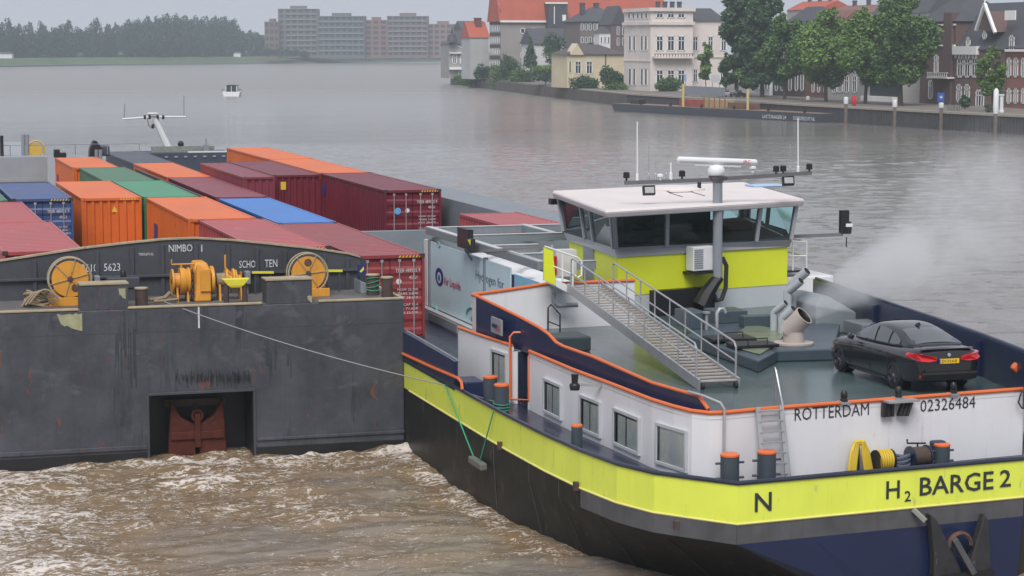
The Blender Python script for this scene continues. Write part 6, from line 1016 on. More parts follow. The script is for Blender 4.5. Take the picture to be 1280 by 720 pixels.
m_ = MB(); m_.box(P[0] - .8, P[1] - 1.0, -.3, P[0] + wx_ + 4, P[1] + lx, 2.6); part(m_, 'brick_plinth', M('plinth_brick', (.16, .095, .085), .85, var=.2, vs_=.4), b.o)
P2 = (P[0] + wx_ + .05, P[1] + 3.0); w2 = ay(906, 60, P2[1]).x - P2[0]; b2 = Bld('mansion_wing', 'lower slate roofed wing set back beside the pale mansion', P2, EX, EY, w2, 18, 2.6, zz(880, 26, (*P2, 0)), CR); b2.hip(zz(880, 10, (*P2, 0)), ROOFD, .4, .3)
for x in (865.5, 884.5, 901): b2.win('f', x, 45, x + 7, 64, 1)
for x in (866, 900): b2.win('f', x, 86, x + 6, 103, 1)
b2.slab('f', 0, w2, zz(880, 72, (*P2, 0)), zz(880, 70.5, (*P2, 0)), -.1, .2, 'string_course', CR)
# cottage
CY = wallm('butter_cream', (.60, .52, .36)); P = (ay(709, 80, 488).x, 488); w_ = ay(781, 80, 488).x - P[0]; b = Bld('cottage', 'low cream cottage with dark hipped roof on the river wall', P, EX, EY, w_, 12, 2.7, zz(709, 68, (*P, 0)), CY); b.hip(zz(709, 55.5, (*P, 0)), ROOFB if False else M('dark_brown_roof', (.085, .072, .075), .7, var=.2), .5, .42)
for x in (718.5, 732.5): b.win('f', x, 76, x + 8, 92.5)
b.win('f', 711, 76, 714, 91, 0); u, z = b.uz('f', 723, 68); m_ = MB(); m_.extr([b.pt('f', u - 2.2, b.z1 - .1, .55), b.pt('f', u + 1.2, b.z1 - .1, .55), b.pt('f', u - .5, b.z1 + 2.6, .55)], b.e2 * 4); part(m_, 'dormer', CY, b.o); b.chimney(w_ * .55, 6, b.z1 + 1, b.z1 + 2.8, ROOFD)
u, z = b.uz('f', 757, 70); b.slab('f', u - .12, u + .12, 2.8, b.z1, -.02, .12, 'drain_pipe', ROOFD)
# big red roofed warehouse
GW = wallm('weathered_render', (.30, .275, .26)); P = (ay(626, 60, 600).x, 600); w_ = ay(830, 20, 600).x - P[0]; dl = ax(612, 40, P[0]).y - P[1]; ze = zz(626, 27, (*P, 0)); b = Bld('warehouse', 'tall grey rendered warehouse under a huge red tiled roof', P, EX, EY, w_, dl, 2.7, ze, GW); b.gable(ze + 17, ROOFR, '1', .6)
for x, y in ((650.5, 35), (663.5, 35), (650.5, 50), (650.5, 65)): b.win('f', x, y, x + 5.5, y + 7, 0)
HT = M('dark_timber', (.085, .05, .045), .8, var=.2)
for k, y in enumerate((2, 17, 31, 46, 60, 75)):
    for j in range(5): x = 613.2 + j * 2.3; b.win('l', x, y, x + 2.0, y + 9, 0, fw=.5)
    u0, z0_ = b.uz('l', 618, y + 14); b.slab('l', .1, dl - .1, z0_, z0_ + .9, -.02, .06, 'timber_band', HT)
b.slab('f', -.3, w_, ze - .2, ze + .35, -.1, .75, 'gutter', WINF)
rfp = lambda px, py: aplane(px, py, (P[0], P[1], ze), Vector((0, -17, dl / 2 + .6)).normalized())
for x, y in ((650, 8), (670, 8), (652, 20), (673, 20), (721, 8), (723, 20)): q = rfp(x, y); m_ = MB(); m_.obox(q, (.7, 0, 0), Vector((0, .6, 17 / (dl / 2 + .6) * .6)).normalized() * .8, Vector((0, -17, dl / 2)).normalized() * .15); part(m_, 'roof_light', WINF, b.o)
q0_, q1_ = ay(685, 35, 597.5), ay(709, 4, 597.5); m_ = MB(); m_.box(q0_.x, 597.2, q0_.z, q1_.x, 606, q1_.z); part(m_, 'lift_dormer', ROOFD, b.o); m_ = MB(); w0, w1_ = ay(703, 26, 597), ay(707.5, 18.5, 597); m_.box(w0.x, 597, w0.z, w1_.x, 597.15, w1_.z); part(m_, 'dormer_window', WINF, b.o)
m_ = MB(); q = ay(682, 4.2, 597); m_.box(q.x, 597, q.z - .1, q1_.x, 597.3, q.z + .35); part(m_, 'dormer_cornice', WINF, b.o); m_ = MB(); q = ay(693, 30, 597); m_.box(q.x - .12, 597, q.z, q.x + .12, 597.18, q1_.z - 1); part(m_, 'hoist_rail', WINF, b.o)
# grey house with small red roof, white riverside house, slate gabled house behind
P = (ay(588, 70, 628).x, 628); w_ = ay(611, 70, 628).x - P[0]; b = Bld('grey_house', 'plain pale grey gable house with a small red roof', P, EX, EY, w_, 10, 2.7, zz(588, 47, (*P, 0)), wallm('pale_grey', (.42, .43, .43))); b.gable(zz(588, 27, (*P, 0)), ROOFR, '1', .3); b.chimney(w_ * .6, 4, b.z1, zz(588, 22, (*P, 0)), M('chimney_brick', (.16, .06, .05), .85), 1.8)
P = (ay(561, 80, 680).x, 680); w_ = ay(588, 80, 680).x - P[0]; b = Bld('river_villa', 'white balconied villa at the tip of the quay', P, EX, EY, w_, 10, 2.2, zz(561, 55, (*P, 0)), wallm('villa_grey', (.30, .30, .29))); b.hip(zz(561, 50, (*P, 0)), ROOFD, .3, .3)
for x0, y0, x1, y1 in ((565, 68, 571, 80), (575, 68, 584, 81), (573, 88, 577, 94), (564, 88, 568, 92), (574, 56, 583, 60)): b.win('f', x0, y0, x1, y1, 1, fw=.35)
b.slab('f', 0, w_ - 1, zz(561, 87, (*P, 0)), zz(561, 84, (*P, 0)), -.1, 1.4, 'balcony', WINF); b.slab('f', .2, w_ - 1, zz(561, 67, (*P, 0)), zz(561, 65.5, (*P, 0)), -.1, .9, 'balcony', WINF)
m_ = MB(); q = ay(566, 53, 678); m_.lathe((q.x, 679, zz(561, 52, (*P, 0))), (0, 0, 1), [(1.7, 0), (1.2, 2.2), (.5, 2.6), (.12, 5)], 10); part(m_, 'spire', ROOFD, b.o)
P = (ay(577, 50, 720).x, 720); b = Bld('slate_house', 'grey slate gabled house rising behind the villa', P, EX, EY, 9, 10, 2.7, zz(577, 36, (*P, 0)), wallm('slate_grey', (.16, .16, .17))); b.gable(zz(577, 26, (*P, 0)), ROOFD, '1', .2)
# dark roofed town house, white turret, low slate roof with ivy
P = (ay(725, 40, 560).x, 560); w_ = ay(783, 40, 560).x - P[0]; b = Bld('town_house', 'grey brick house with dark hipped roof behind the cottage', P, EX, EY, w_, 14, 2.7, zz(725, 27, (*P, 0)), wallm('grey_brick', (.17, .15, .145))); b.hip(zz(725, 8, (*P, 0)), ROOFD, .5, .45)
for x in (726, 731, 736, 742, 746.5): b.win('f', x, 29, x + 3.2, 38, 0); b.win('f', x, 46, x + 3.2, 54, 0)
for k in (.2, .5): b.chimney(w_ * k, 6, b.z1 + 2, b.z1 + 5.2, ROOFD, 1.2)
P = (ay(764, 40, 535).x, 535); w_ = ay(784, 40, 535).x - P[0]; b = Bld('brick_house', 'narrow dark brick house with steep white edged roof beside the mansion', P, EX, EY, w_, 10, 2.7, zz(764, 31, (*P, 0)), wallm('purple_brick', (.13, .10, .10))); b.gable(zz(764, 7, (*P, 0)), ROOFD, '2', .2)
for x in (771, 778): b.win('f', x, 33, x + 3, 44, 0); b.win('f', x, 47, x + 3, 57, 0)
P = (ay(749, 48, 522).x, 522); w_ = ay(763, 48, 522).x - P[0]; b = Bld('turret', 'small white pyramid roofed turret above the cottage roof', P, EX, EY, w_, 4, 2.7, zz(749, 41, (*P, 0)), wallm('white', (.66, .66, .66))); b.hip(zz(749, 33, (*P, 0)), ROOFD, .3, .45)
for x in (750.5, 755, 759.5): b.win('f', x, 46, x + 2.4, 54, 0)
P = (ay(668, 50, 575).x, 575); w_ = ay(724, 50, 575).x - P[0]; b = Bld('coach_house', 'long low slate roofed coach house in front of the warehouse', P, EX, EY, w_, 12, 2.7, zz(668, 55, (*P, 0)), wallm('white', (.66, .66, .66))); b.gable(zz(668, 35, (*P, 0)), ROOFD, '1', .5)
# row of houses facing the river
XR = 178.0; ROW = 'houses along the quay'
def rowhouse(name, label, px0, px1, ytop, mat, pybase=None):
    y1_, y0_ = ax(px0, 80, XR).y, ax(px1, 80, XR).y; Pm = (XR, y0_); b = Bld(name, label, Pm, EX, EY, 11, y1_ - y0_ - .05, QZ, ax((px0 + px1) / 2, ytop, XR).z, mat, 'house', ROW); return b
b = rowhouse('gabled_house', 'white house with pointed gable half hidden by the poplar', 943, 966, 44, wallm('white', (.66, .66, .66))); b.gable(ax(954, 25, XR).z, ROOFD, '1', .2)
a, c, e = ax(943.5, 45, XR - .3), ax(965, 45, XR - .3), ax(953.5, 26, XR - .3); m_ = MB(); m_.extr([a, c, e], (.3, 0, 0)); part(m_, 'gable_front', wallm('white', (.66, .66, .66)), b.o); b.slab('l', 0, b.d, b.z1 - .5, b.z1, -.1, .4, 'cornice', WINF)
for x in (951, 954.5): b.win('l', x, 36, x + 2, 46, 0)
for x in (945, 950, 956, 960): b.win('l', x, 95, x + 3.2, 113, 0)
b = rowhouse('dark_brick_house', 'dark brick house with tall white windows behind the trees', 966.5, 1006, 40, wallm('dark_brick', (.085, .055, .055))); b.hip(b.z1 + 5, ROOFD, .4, .45)
for x in (969, 976, 986, 994, 1001): b.win('l', x, 91, x + 3.6, 114, 0, fw=.3)
for x in (969, 977, 985, 993, 1001): b.win('l', x, 55, x + 3.6, 76, 0, fw=.3)
b = rowhouse('red_brick_house', 'brown red brick house between the trees', 1006.5, 1034.5, 45, wallm('brown_brick', (.17, .085, .075))); b.gable(b.z1 + 5, ROOFB, '2', .3)
for x in (1015, 1022, 1030): b.win('l', x, 101, x + 3, 116, 0, fw=.3); b.win('l', x, 62, x + 3, 78, 0, fw=.3)
b = rowhouse('pale_house', 'pale fronted house with tall doors between two trees', 1035, 1076, 50, wallm('pale_stone', (.38, .37, .36))); b.hip(b.z1 + 4, ROOFD, .3, .45)
for x in (1041, 1048, 1056, 1066): b.win('l', x, 94, x + 5, 116, 1)
b = rowhouse('low_garage', 'low garage with wide dark opening behind the quay trees', 1076.5, 1128, 98, wallm('pale_stone', (.38, .37, .36))); b.slab('l', 0, b.d, b.z1 - .1, b.z1 + .4, -.5, .4, 'cornice', WINF)
u0, z0_ = b.uz('l', 1122, 121); u1, z1_ = b.uz('l', 1088, 102); b.slab('l', min(u0, u1), max(u0, u1), QZ + .9, z1_, -.02, .08, 'opening', BLK); b.slab('l', min(u0, u1) - .2, max(u0, u1) + 1.5, QZ, QZ + .85, -.02, 1.2, 'plinth', WINF)
DB = wallm('warm_brick', (.17, .105, .095)); DB2 = wallm('brown_red_brick', (.13, .078, .072)); RB = wallm('red_brown_brick', (.25, .105, .085))
b = rowhouse('corner_house', 'ornate dark brick house with turret beside the trees', 1150, 1194, 27, DB2); b.hip(ax(1172, 3, XR).z + 1, ROOFD, .4, .4)
for x, y0_, y1_ in ((1170, 33, 54), (1186, 33, 54), (1168, 68, 92), (1186, 72, 94), (1161, 100, 124)): b.win('l', x, y0_, x + 5, y1_, 1, fw=.28)
u0, _ = b.uz('l', 1192, 60); u1, _ = b.uz('l', 1182, 60); tz = ax(1187, 16, XR).z; b.slab('l', min(u0, u1), max(u0, u1), QZ, tz, -1, .5, 'turret', DB2); b.win('l', 1185.5, 34, 1189.5, 55, 1)
for zp in (32, 58): z = ax(1187, zp, XR).z; b.slab('l', .0, b.d, z, z + .3, -.1, .25, 'string_course', WINF)
u0, _ = b.uz('l', 1193, 95); u1, _ = b.uz('l', 1167, 95); z = ax(1180, 98, XR).z; b.slab('l', min(u0, u1), max(u0, u1), z, z + .25, -.1, 1.4, 'balcony', WINF); b.slab('l', min(u0, u1), max(u0, u1), z + .9, z + 1.05, 1.2, 1.35, 'balcony_rail', WINF)
for k in range(10): f = min(u0, u1) + (max(u0, u1) - min(u0, u1)) * (k + .5) / 10; b.slab('l', f - .06, f + .06, z + .25, z + .9, 1.22, 1.33, 'baluster', WINF)
b = rowhouse('gable_townhouse', 'brick town house with white pointed gable trim behind the small tree', 1194.5, 1258, 62, DB); b.gable(ax(1220, 3, XR).z, ROOFD, '2', .3)
for x in (1197, 1206, 1215): b.win('l', x, 72, x + 7, 97, 1, fw=.3)
for x in (1196, 1206): b.win('l', x, 105, x + 6, 128, 1, fw=.3)
b.win('l', 1220, 112, 1230, 135, 2, fw=.3); b.win('l', 1232, 72, 1238, 95, 1, fw=.3)
z = ax(1210, 66, XR).z; u0, _ = b.uz('l', 1224, 66); u1, _ = b.uz('l', 1194, 66); b.slab('l', min(u0, u1), max(u0, u1), z - .3, z + 1.1, -.1, .6, 'cornice', WINF)
for k in range(7): f = min(u0, u1) + (max(u0, u1) - min(u0, u1)) * (k + .5) / 7; b.slab('l', f - .12, f + .12, z - .9, z - .3, -.05, .35, 'bracket', WINF)
g = lambda px, py, o=0: ax(px, py, XR - o)
m_ = MB(); m_.extr([g(1221, 36, .2), g(1243, 40, .2), g(1231, 14, .2)], (4, 0, 0)); part(m_, 'gable_dormer', DB2, b.o)
m_ = MB(); m_.bar(g(1220, 38, .4), g(1231, 5, .4), .5, .4); m_.bar(g(1231, 5, .4), g(1244, 41, .4), .5, .4); m_.bar(g(1231, 5, .4), g(1231, -1, .4), .2, .2); part(m_, 'barge_board', WINF, b.o)
for x, y0_, y1_ in ((1208, 46, 58), (1228.5, 38, 49)): b.win('l', x, y0_, x + 5, y1_, 1, fw=.3, pm=None)
m_ = MB(); m_.box(XR + 1.5, g(1207, 45).y - 3, g(1207, 60).z, XR + 5, g(1207, 45).y + 2, g(1207, 44).z); part(m_, 'dormer', wallm('pale_stone', (.38, .37, .36)), b.o)
b = rowhouse('end_house', 'red brown brick house at the right picture edge', 1258.5, 1300, 60, RB); b.gable(ax(1275, 2, XR).z, ROOFD, '2', .3)
for x in (1259, 1267.5, 1277): b.win('l', x, 72, x + 5, 97, 1, fw=.3); b.win('l', x, 110, x + 5, 130, 1, fw=.3)
u1, _ = b.uz('l', 1258, 66); z = ax(1270, 63, XR).z; b.slab('l', 0, b.d, z - .2, z + .2, -.1, .5, 'cornice', WINF); b.win('l', 1262, 44, 1268, 64, 1, fw=.3)
m_ = MB(); q0_ = g(1249, 14); m_.box(XR + 1, g(1262, 14).y, g(1255, 25).z, XR + 1.2, g(1249, 14).y, g(1255, 13).z); part(m_, 'roof_light', WINF, b.o)
# roofs behind the trees
for nm, lb, x0, x1, y0_, y1_, D_, rm in (('back_house', 'red tiled roof peeping over the quay trees', 984, 1026, 3, 13, 260, ROOFR), ('back_house', 'long brown roof with chimneys above the quay trees', 1036, 1094, 8, 17, 255, ROOFB), ('back_house', 'steep grey roof rising behind the tallest quay tree', 1092, 1160, -14, 18, 235, ROOFD)):
    ya, yb = ax(x1, 10, D_).y, ax(x0, 10, D_).y; b = Bld(nm, lb, (D_, ya), EX, EY, 10, yb - ya, QZ, ax(x0, y1_, D_).z, wallm('pale_stone', (.38, .37, .36))); b.gable(ax(x0, y0_, D_ + 5).z, rm, '2', .3)
    for k in (.2, .5, .8): b.chimney(5, (yb - ya) * k, b.z1, ax(x0, y0_ - 6, D_ + 5).z, ROOFD, .9)
# ------------------------------------------------------------------ trees
def leafmat(n, c1, c2):
    m = bpy.data.materials.new(n); m.use_nodes = True; t = m.node_tree; b_ = t.nodes['Principled BSDF']; L = t.links.new; b_.inputs['Roughness'].default_value = .6; b_.inputs['Specular IOR Level'].default_value = .25
    g_ = N(t, 'ShaderNodeNewGeometry'); tc = N(t, 'ShaderNodeTexCoord'); nz = N(t, 'ShaderNodeTexNoise'); nz.inputs['Scale'].default_value = .35; nz.inputs['Detail'].default_value = 3; L(tc.outputs['Object'], nz.inputs['Vector'])
    ad_ = N(t, 'ShaderNodeMath', operation='ADD'); ml = N(t, 'ShaderNodeMath', operation='MULTIPLY'); ml.inputs[1].default_value = .5; L(g_.outputs['Random Per Island'], ml.inputs[0]); L(ml.outputs[0], ad_.inputs[0])
    mr = N(t, 'ShaderNodeMapRange'); mr.inputs[1].default_value = .3; mr.inputs[2].default_value = .7; mr.inputs[4].default_value = .5; L(nz.outputs['Fac'], mr.inputs[0]); L(mr.outputs[0], ad_.inputs[1])
    mx_ = N(t, 'ShaderNodeMix', data_type='RGBA'); L(ad_.outputs[0], mx_.inputs[0]); mx_.inputs[6].default_value = (*c1, 1); mx_.inputs[7].default_value = (*c2, 1); L(mx_.outputs[2], b_.inputs['Base Color']); return m
LF = [leafmat('leaf_deep', (.050, .105, .036), (.14, .235, .068)), leafmat('leaf_mid', (.068, .14, .036), (.19, .30, .068)), leafmat('leaf_dark', (.036, .074, .038), (.085, .15, .066)), leafmat('leaf_light', (.07, .14, .028), (.17, .25, .06))]
BARK = M('bark', (.07, .055, .045), .9, var=.3, vs_=2)
def crown_mesh(name, blobs, n, size, seed, dens=1):
    rg = np.random.default_rng(seed); vol = np.array([b_[3] * b_[4] * b_[5] for b_ in blobs]) ** .67; cnt = (vol / vol.sum() * n).astype(int) + 1; C0 = []
    for (cx, cy_, cz, rx, ry, rz_), k in zip(blobs, cnt):
        v = rg.normal(size=(k, 3)); v /= np.linalg.norm(v, axis=1)[:, None]; r_ = rg.uniform(.5, 1.06, (k, 1)) ** .6; p = v * r_ * np.array([rx, ry, rz_]); p += rg.normal(size=(k, 3)) * size * .3; C0.append(p + np.array([cx, cy_, cz]))
    c = np.concatenate(C0); k = len(c); a = rg.normal(size=(k, 3)); a[:, 2] *= .6; a /= np.linalg.norm(a, axis=1)[:, None]; b_ = np.cross(a, rg.normal(size=(k, 3))); b_ /= np.linalg.norm(b_, axis=1)[:, None]; s_ = size * rg.uniform(.6, 1.3, (k, 1))
    V = np.stack([c - a * s_, c + b_ * s_ * .55, c + a * s_, c - b_ * s_ * .55], 1).reshape(-1, 3); me = bpy.data.meshes.new(name); me.vertices.add(len(V)); me.vertices.foreach_set('co', V.astype(np.float32).ravel()); q = np.arange(4 * k, dtype=np.int32)
    me.loops.add(4 * k); me.loops.foreach_set('vertex_index', q); me.polygons.add(k); me.polygons.foreach_set('loop_start', q[::4].copy()); me.update(calc_edges=True); me.validate(); return me
def blobset(h0, h1, r_, seed, n=14, taper=.5, fat=1.0):
    n = int(n * 1.6)
    rn = random.Random(seed); out = []
    for k in range(n):
        f = (k + .5) / n; z = h0 + (h1 - h0) * f; env = r_ * (math.sin(math.pi * (f * .8 + .14)) ** .7) * (1 - taper * f * .5); a = rn.uniform(0, 6.28); d_ = env * rn.uniform(.25, .8); s_ = env * rn.uniform(.28, .52) * fat; out.append((d_ * math.cos(a), d_ * math.sin(a), z, s_, s_, s_ * rn.uniform(.7, 1.0)))
    return out
def tree(label, loc, h0, h1, r_, n, size, mat, seed, group=None, nb=14, taper=.5, name='tree', trunk=.3, cat='tree'):
    t = thing(name, label, cat, tuple(loc), group); me = crown_mesh('crown', blobset(h0, h1, r_, seed, nb, taper), n, size, seed); me.materials.append(mat); o = bpy.data.objects.new('crown', me); COL.objects.link(o); o.parent = t; ORG[o.name] = Vector(loc)
    L_ = Vector(loc); m_ = MB(); rn = random.Random(seed); m_.tube([L_, L_ + Vector((rn.uniform(-.2, .2), .1, h0 * .8)), L_ + Vector((rn.uniform(-.4, .4), .2, (h0 + h1) / 2)), L_ + Vector((0, 0, h1 * .85))], [trunk, trunk * .8, trunk * .5, trunk * .15], 7)
    for k in range(5): a = rn.uniform(0, 6.28); z = h0 + (h1 - h0) * (.05 + .12 * k); s0 = L_ + Vector((0, .1, z)); m_.tube([s0, s0 + Vector((math.cos(a) * r_ * .3, math.sin(a) * r_ * .3, r_ * .25)), s0 + Vector((math.cos(a) * r_ * .62, math.sin(a) * r_ * .62, r_ * .55))], [trunk * .4, trunk * .28, trunk * .1], 5)
    part(m_, 'trunk', BARK, t, True); return t
def ptree(label, px, xp, pytop, pybot, rpx, n, size, mat, seed, nb=14, taper=.5, trunk=.35, **k):
    q = ax(px, 100, xp); D_ = (q - CP).dot(FV); loc = (q.x, q.y, QZ); h1 = ax(px, pytop, xp).z - QZ; h0 = max(ax(px, pybot, xp).z - QZ, .5); tree(label, loc, h0, h1, rpx * D_ / FOC, n, size, mat, seed, 'trees on the quay', nb, taper, trunk=trunk, **k)
ptree('tall dark poplar, left of the pair beside the mansion', 921, 170, -30, 100, 26, 12000, .42, LF[2], 11, 34, .3, .5); ptree('tall dark poplar, right of the pair beside the mansion', 953, 169, -35, 104, 27, 12000, .42, LF[2], 12, 34, .3, .5)
ptree('green quay tree just right of the poplars', 981, 166, 18, 98, 40, 12500, .34, LF[0], 13); ptree('broad green quay tree in front of the red brick house', 1033, 166, 13, 100, 48, 14500, .34, LF[1], 14, 18); ptree('full green quay tree in front of the pale house', 1082, 167, 12, 100, 46, 14000, .34, LF[1], 15, 16)
ptree('tallest green quay tree beside the ornate corner house', 1126, 167, -12, 102, 50, 16500, .34, LF[0], 16, 20, .35, .5); ptree('small bright green street tree before the pointed gable', 1241, 165, 58, 116, 21, 5200, .25, LF[3], 17, 12, .3, .16)
ptree('slim young tree before the mansion wing', 883, 172, 54, 99, 14, 1500, .4, LF[1], 18, 9, .6, .12); ptree('thin young tree between the mansion wing and poplar', 907, 172, 66, 108, 9, 700, .4, LF[0], 19, 7, .5, .1); ptree('low leafy tree under the left poplar', 935, 167, 74, 108, 17, 1500, .4, LF[0], 20, 8, .3, .15)
def bush(label, px, pyb, yw, w_px, h_px, mat, seed, n=900, size=.35, name='shrub', cone=False, zb=QZ):
    q = ay(px, pyb, yw); D_ = (q - CP).dot(FV); s_ = D_ / FOC; loc = Vector((q.x, q.y, zb)); z0 = max(q.z - zb, 0); h = h_px * s_; r_ = w_px * s_ / 2; t = thing(name, label, 'shrub', tuple(loc), 'garden shrubs on the river wall')
    rn = random.Random(seed); bl = [(0, 0, z0 + h * (k + .5) / 6, r_ * (1 - k / 6.5), r_ * (1 - k / 6.5), h / 5) for k in range(6)] if cone else [(rn.uniform(-.55, .55) * r_, rn.uniform(-.3, .3) * r_, z0 + h * rn.uniform(.25, .62), r_ * rn.uniform(.35, .6), r_ * .4, h * rn.uniform(.28, .42)) for k in range(8)] + [(0, 0, z0 + h * .3, r_ * .9, r_ * .5, h * .4)]
    me = crown_mesh('foliage', bl, n, size, seed); me.materials.append(mat); o = bpy.data.objects.new('foliage', me); COL.objects.link(o); o.parent = t; m_ = MB(); m_.tube([loc, loc + Vector((0, 0, z0 + h * .6))], [.12, .05], 6); part(m_, 'stem', BARK, t)
BU = [('round dark bush beside the mansion', 767, 113, 470, 28, 27, 2), ('sprawling shrub under the round dark bush', 768, 124, 462, 34, 18, 0), ('shrubs in front of the mansion windows', 838, 113, 445, 34, 14, 0), ('pale green bush at the villa corner', 594, 112, 640, 20, 20, 1), ('dark clipped hedge before the grey house', 605, 100, 622, 22, 16, 2), ('tall ivy mass left of the warehouse door', 622, 112, 600, 22, 26, 0), ('big dark shrub below the warehouse windows', 640, 96, 585, 26, 24, 2), ('dense shrub on the garden wall by the steps', 652, 112, 575, 30, 22, 0), ('long lawn hedge in the garden', 690, 92, 530, 46, 9, 1), ('dark shrubs above the river wall', 682, 100, 525, 44, 14, 2), ('ivy clad wall of the coach house', 693, 78, 565, 27, 30, 2), ('creeper hanging left of the cottage', 706, 112, 496, 12, 40, 1), ('low ivy over the wall below the cottage', 730, 112, 482, 34, 16, 2), ('low creeper on the villa quay', 580, 112, 660, 24, 10, 0)]
for i, (lb, px, pyb, yw, wp_, hp_, mi) in enumerate(BU): bush(lb, px, pyb, yw, wp_ * 1.3, hp_ * 1.25, LF[mi], 100 + i, 2600 if wp_ > 25 else 1700, .30, zb=QZ if pyb < 108 else .6)
bush('pointed dark conifer below the warehouse', 663, 82, 570, 17, 32, LF[2], 140, 1100, .4, 'conifer', True)
bush('dark box shrub before the right brick house', 1238, 146, ax(1238, 130, 163).y, 14, 12, LF[2], 141, 500, .25); bush('leafy shrub by the bicycles on the quay', 1206, 132, ax(1206, 130, 168).y, 16, 15, LF[2], 142, 600, .25)
# ------------------------------------------------------------------ pontoon, posts, street things
pA, pB = az(768, 139, 0), az(1020, 153.5, 0); pd = (pB - pA); pL = pd.length; pd.normalize(); pn = Vector((-pd.y, pd.x, 0)); pn = pn if pn.x > 0 else -pn
pt = thing('work_pontoon', 'long low dark work pontoon moored at the quay', 'pontoon', tuple(pA), None); PT = lambda u, v, z: pA + pd * u + pn * v + Vector((0, 0, z))
m_ = MB(); m_.hexa([PT(0, 0, -.3), PT(pL, 0, -.3), PT(pL, 5, -.3), PT(0, 5, -.3), PT(-1.2, 0, 1.45), PT(pL, 0, 1.45), PT(pL, 5, 1.45), PT(-1.2, 5, 1.45)]); part(m_, 'hull', M('pontoon_slate', (.05, .055, .065), .6, var=.25, vs_=.3), pt)
m_ = MB(); m_.hexa([PT(-1, .2, 1.455), PT(pL, .2, 1.455), PT(pL, 4.9, 1.455), PT(-1, 4.9, 1.455), PT(-1, .2, 1.5), PT(pL, .2, 1.5), PT(pL, 4.9, 1.5), PT(-1, 4.9, 1.5)]); part(m_, 'deck', M('rusty_deck', (.20, .13, .10), .8, var=.3, vs_=.3), pt)
un = lambda px: (aplane(px, 148, pA, pn) - pA).dot(pd)
for s_, a, b in (('LASTDRAGER 24', 953, 983), ('DORDRECHT NL', 992, 1019)): text(s_, PT(un(a), 0, .28), pd, (0, 0, 1), .62, WHT, pt, un(b) - un(a), .04, .01)
for k in range(6): m_ = MB(); c = PT(pL * (.14 + .16 * k), .5, 1.5); m_.cyl(c, c + Vector((0, 0, .6)), .25, 8); part(m_, 'bitt', BLK, pt)
def box_thing(nm, lb, cat, u, v, l_, w_, h_, mat): m_ = MB(); m_.hexa([PT(u, v, 1.502), PT(u + l_, v, 1.502), PT(u + l_, v + w_, 1.502), PT(u, v + w_, 1.502), PT(u, v, 1.5 + h_), PT(u + l_, v, 1.5 + h_), PT(u + l_, v + w_, 1.5 + h_), PT(u, v + w_, 1.5 + h_)]); return solo(m_, nm, mat, lb, cat, tuple(PT(u, v, 1.5)), bevel=.05)
OR2 = M('rusty_red_paint', (.30, .07, .05), .7, var=.3); cr = box_thing('work_crate', 'yellow panelled crate in a red frame on the pontoon', 'crate', un(867), 2.2, un(893) - un(867), 2, 1.5, M('tan_crate', (.36, .28, .14), .7, var=.25))
for k in range(5): u = un(867) + (un(893) - un(867)) * k / 4; m_ = MB(); c = PT(u, 2.15, 1.5); m_.bar(c, c + Vector((0, 0, 1.8)), .16); part(m_, 'frame_post', OR2, cr)
box_thing('red_machine', 'dark red machine on the pontoon left of the crate', 'machine', un(834), 2.5, un(860) - un(834), 1.8, 1.3, OR2); box_thing('steel_stack', 'stack of rusty steel on the pontoon right of the crate', 'steel stack', un(896), 2.2, un(924) - un(896), 2, 1.1, M('rust_brown', (.15, .08, .06), .8, var=.3)); box_thing('tarp_heap', 'dark heap at the tip of the pontoon', 'heap', un(776), 2, 3.5, 1.5, .9, BLK)
SPY = M('spud_yellow', (.55, .46, .17), .6, var=.1)
for px, y0_, y1_, lb in ((848.5, 105, 132, 'yellow spud pole on the pontoon before the mansion'), (929, 111, 138, 'yellow spud pole on the pontoon before the poplars')):
    u = un(px); c = PT(u, .9, 0); D_ = (c - CP).dot(FV); m_ = MB(); m_.cyl(c + Vector((0, 0, 1.5)), (c.x, c.y, ad(px, y0_, D_).z), .24, 8); solo(m_, 'spud_pole', SPY, lb, 'pole', tuple(c + Vector((0, 0, 1.5))), smooth=True)
CAPW = M('white_pile_cap', (.70, .72, .72), .5)
for px, yt, yc, yb, lb in ((963.5, 93, 122, 133, 'tall white topped mooring pile near the gabled house'), (1009.5, 120, 128, 140, 'white capped mooring pile before the red brick house'), (1057, 121, 130, 155, 'white capped mooring pile left of the red lifebuoy post'), (1118, 125, 134, 160, 'white capped mooring pile before the low garage'), (1176, 128, 135, 160, 'mooring pile below the blue arrow sign'), (1244, 110, 142, 167, 'white capped mooring pile nearest the right edge')):
    q = az(px, yb + 3, 0); D_ = (q - CP).dot(FV); t = thing('mooring_pile', lb, 'mooring pile', tuple(q), 'mooring piles along the quay'); zc, zt_ = ad(px, yc, D_).z, ad(px, yt, D_).z; m_ = MB(); m_.cyl((q.x, q.y, -.5), (q.x, q.y, zc), .26, 8); part(m_, 'pile', M('pile_timber', (.15, .12, .10), .85, var=.3), t, True); m_ = MB(); m_.lathe((q.x, q.y, zc), (0, 0, 1), [(.34, 0), (.40, (zt_ - zc) * .15), (.36, (zt_ - zc) * .9), (.1, zt_ - zc)], 10); part(m_, 'cap', CAPW, t, True)
def sign(nm, lb, cat, px0, px1, py0, py1, xp, mat, leg=True):
    a, b = ax(px0, py1, xp), ax(px1, py0, xp); t = thing(nm, lb, cat, (a.x, (a.y + b.y) / 2, QZ)); m_ = MB(); m_.box(xp - .05, b.y, a.z, xp + .05, a.y, b.z); part(m_, 'board', mat, t)
    for f in ((.1, .9) if a.y - b.y > 1.5 else (.5,)): m_ = MB(); y = a.y + (b.y - a.y) * f; m_.cyl((xp + .08, y, QZ), (xp + .08, y, b.z), .06, 6); part(m_, 'leg', GREYM, t)
    return t
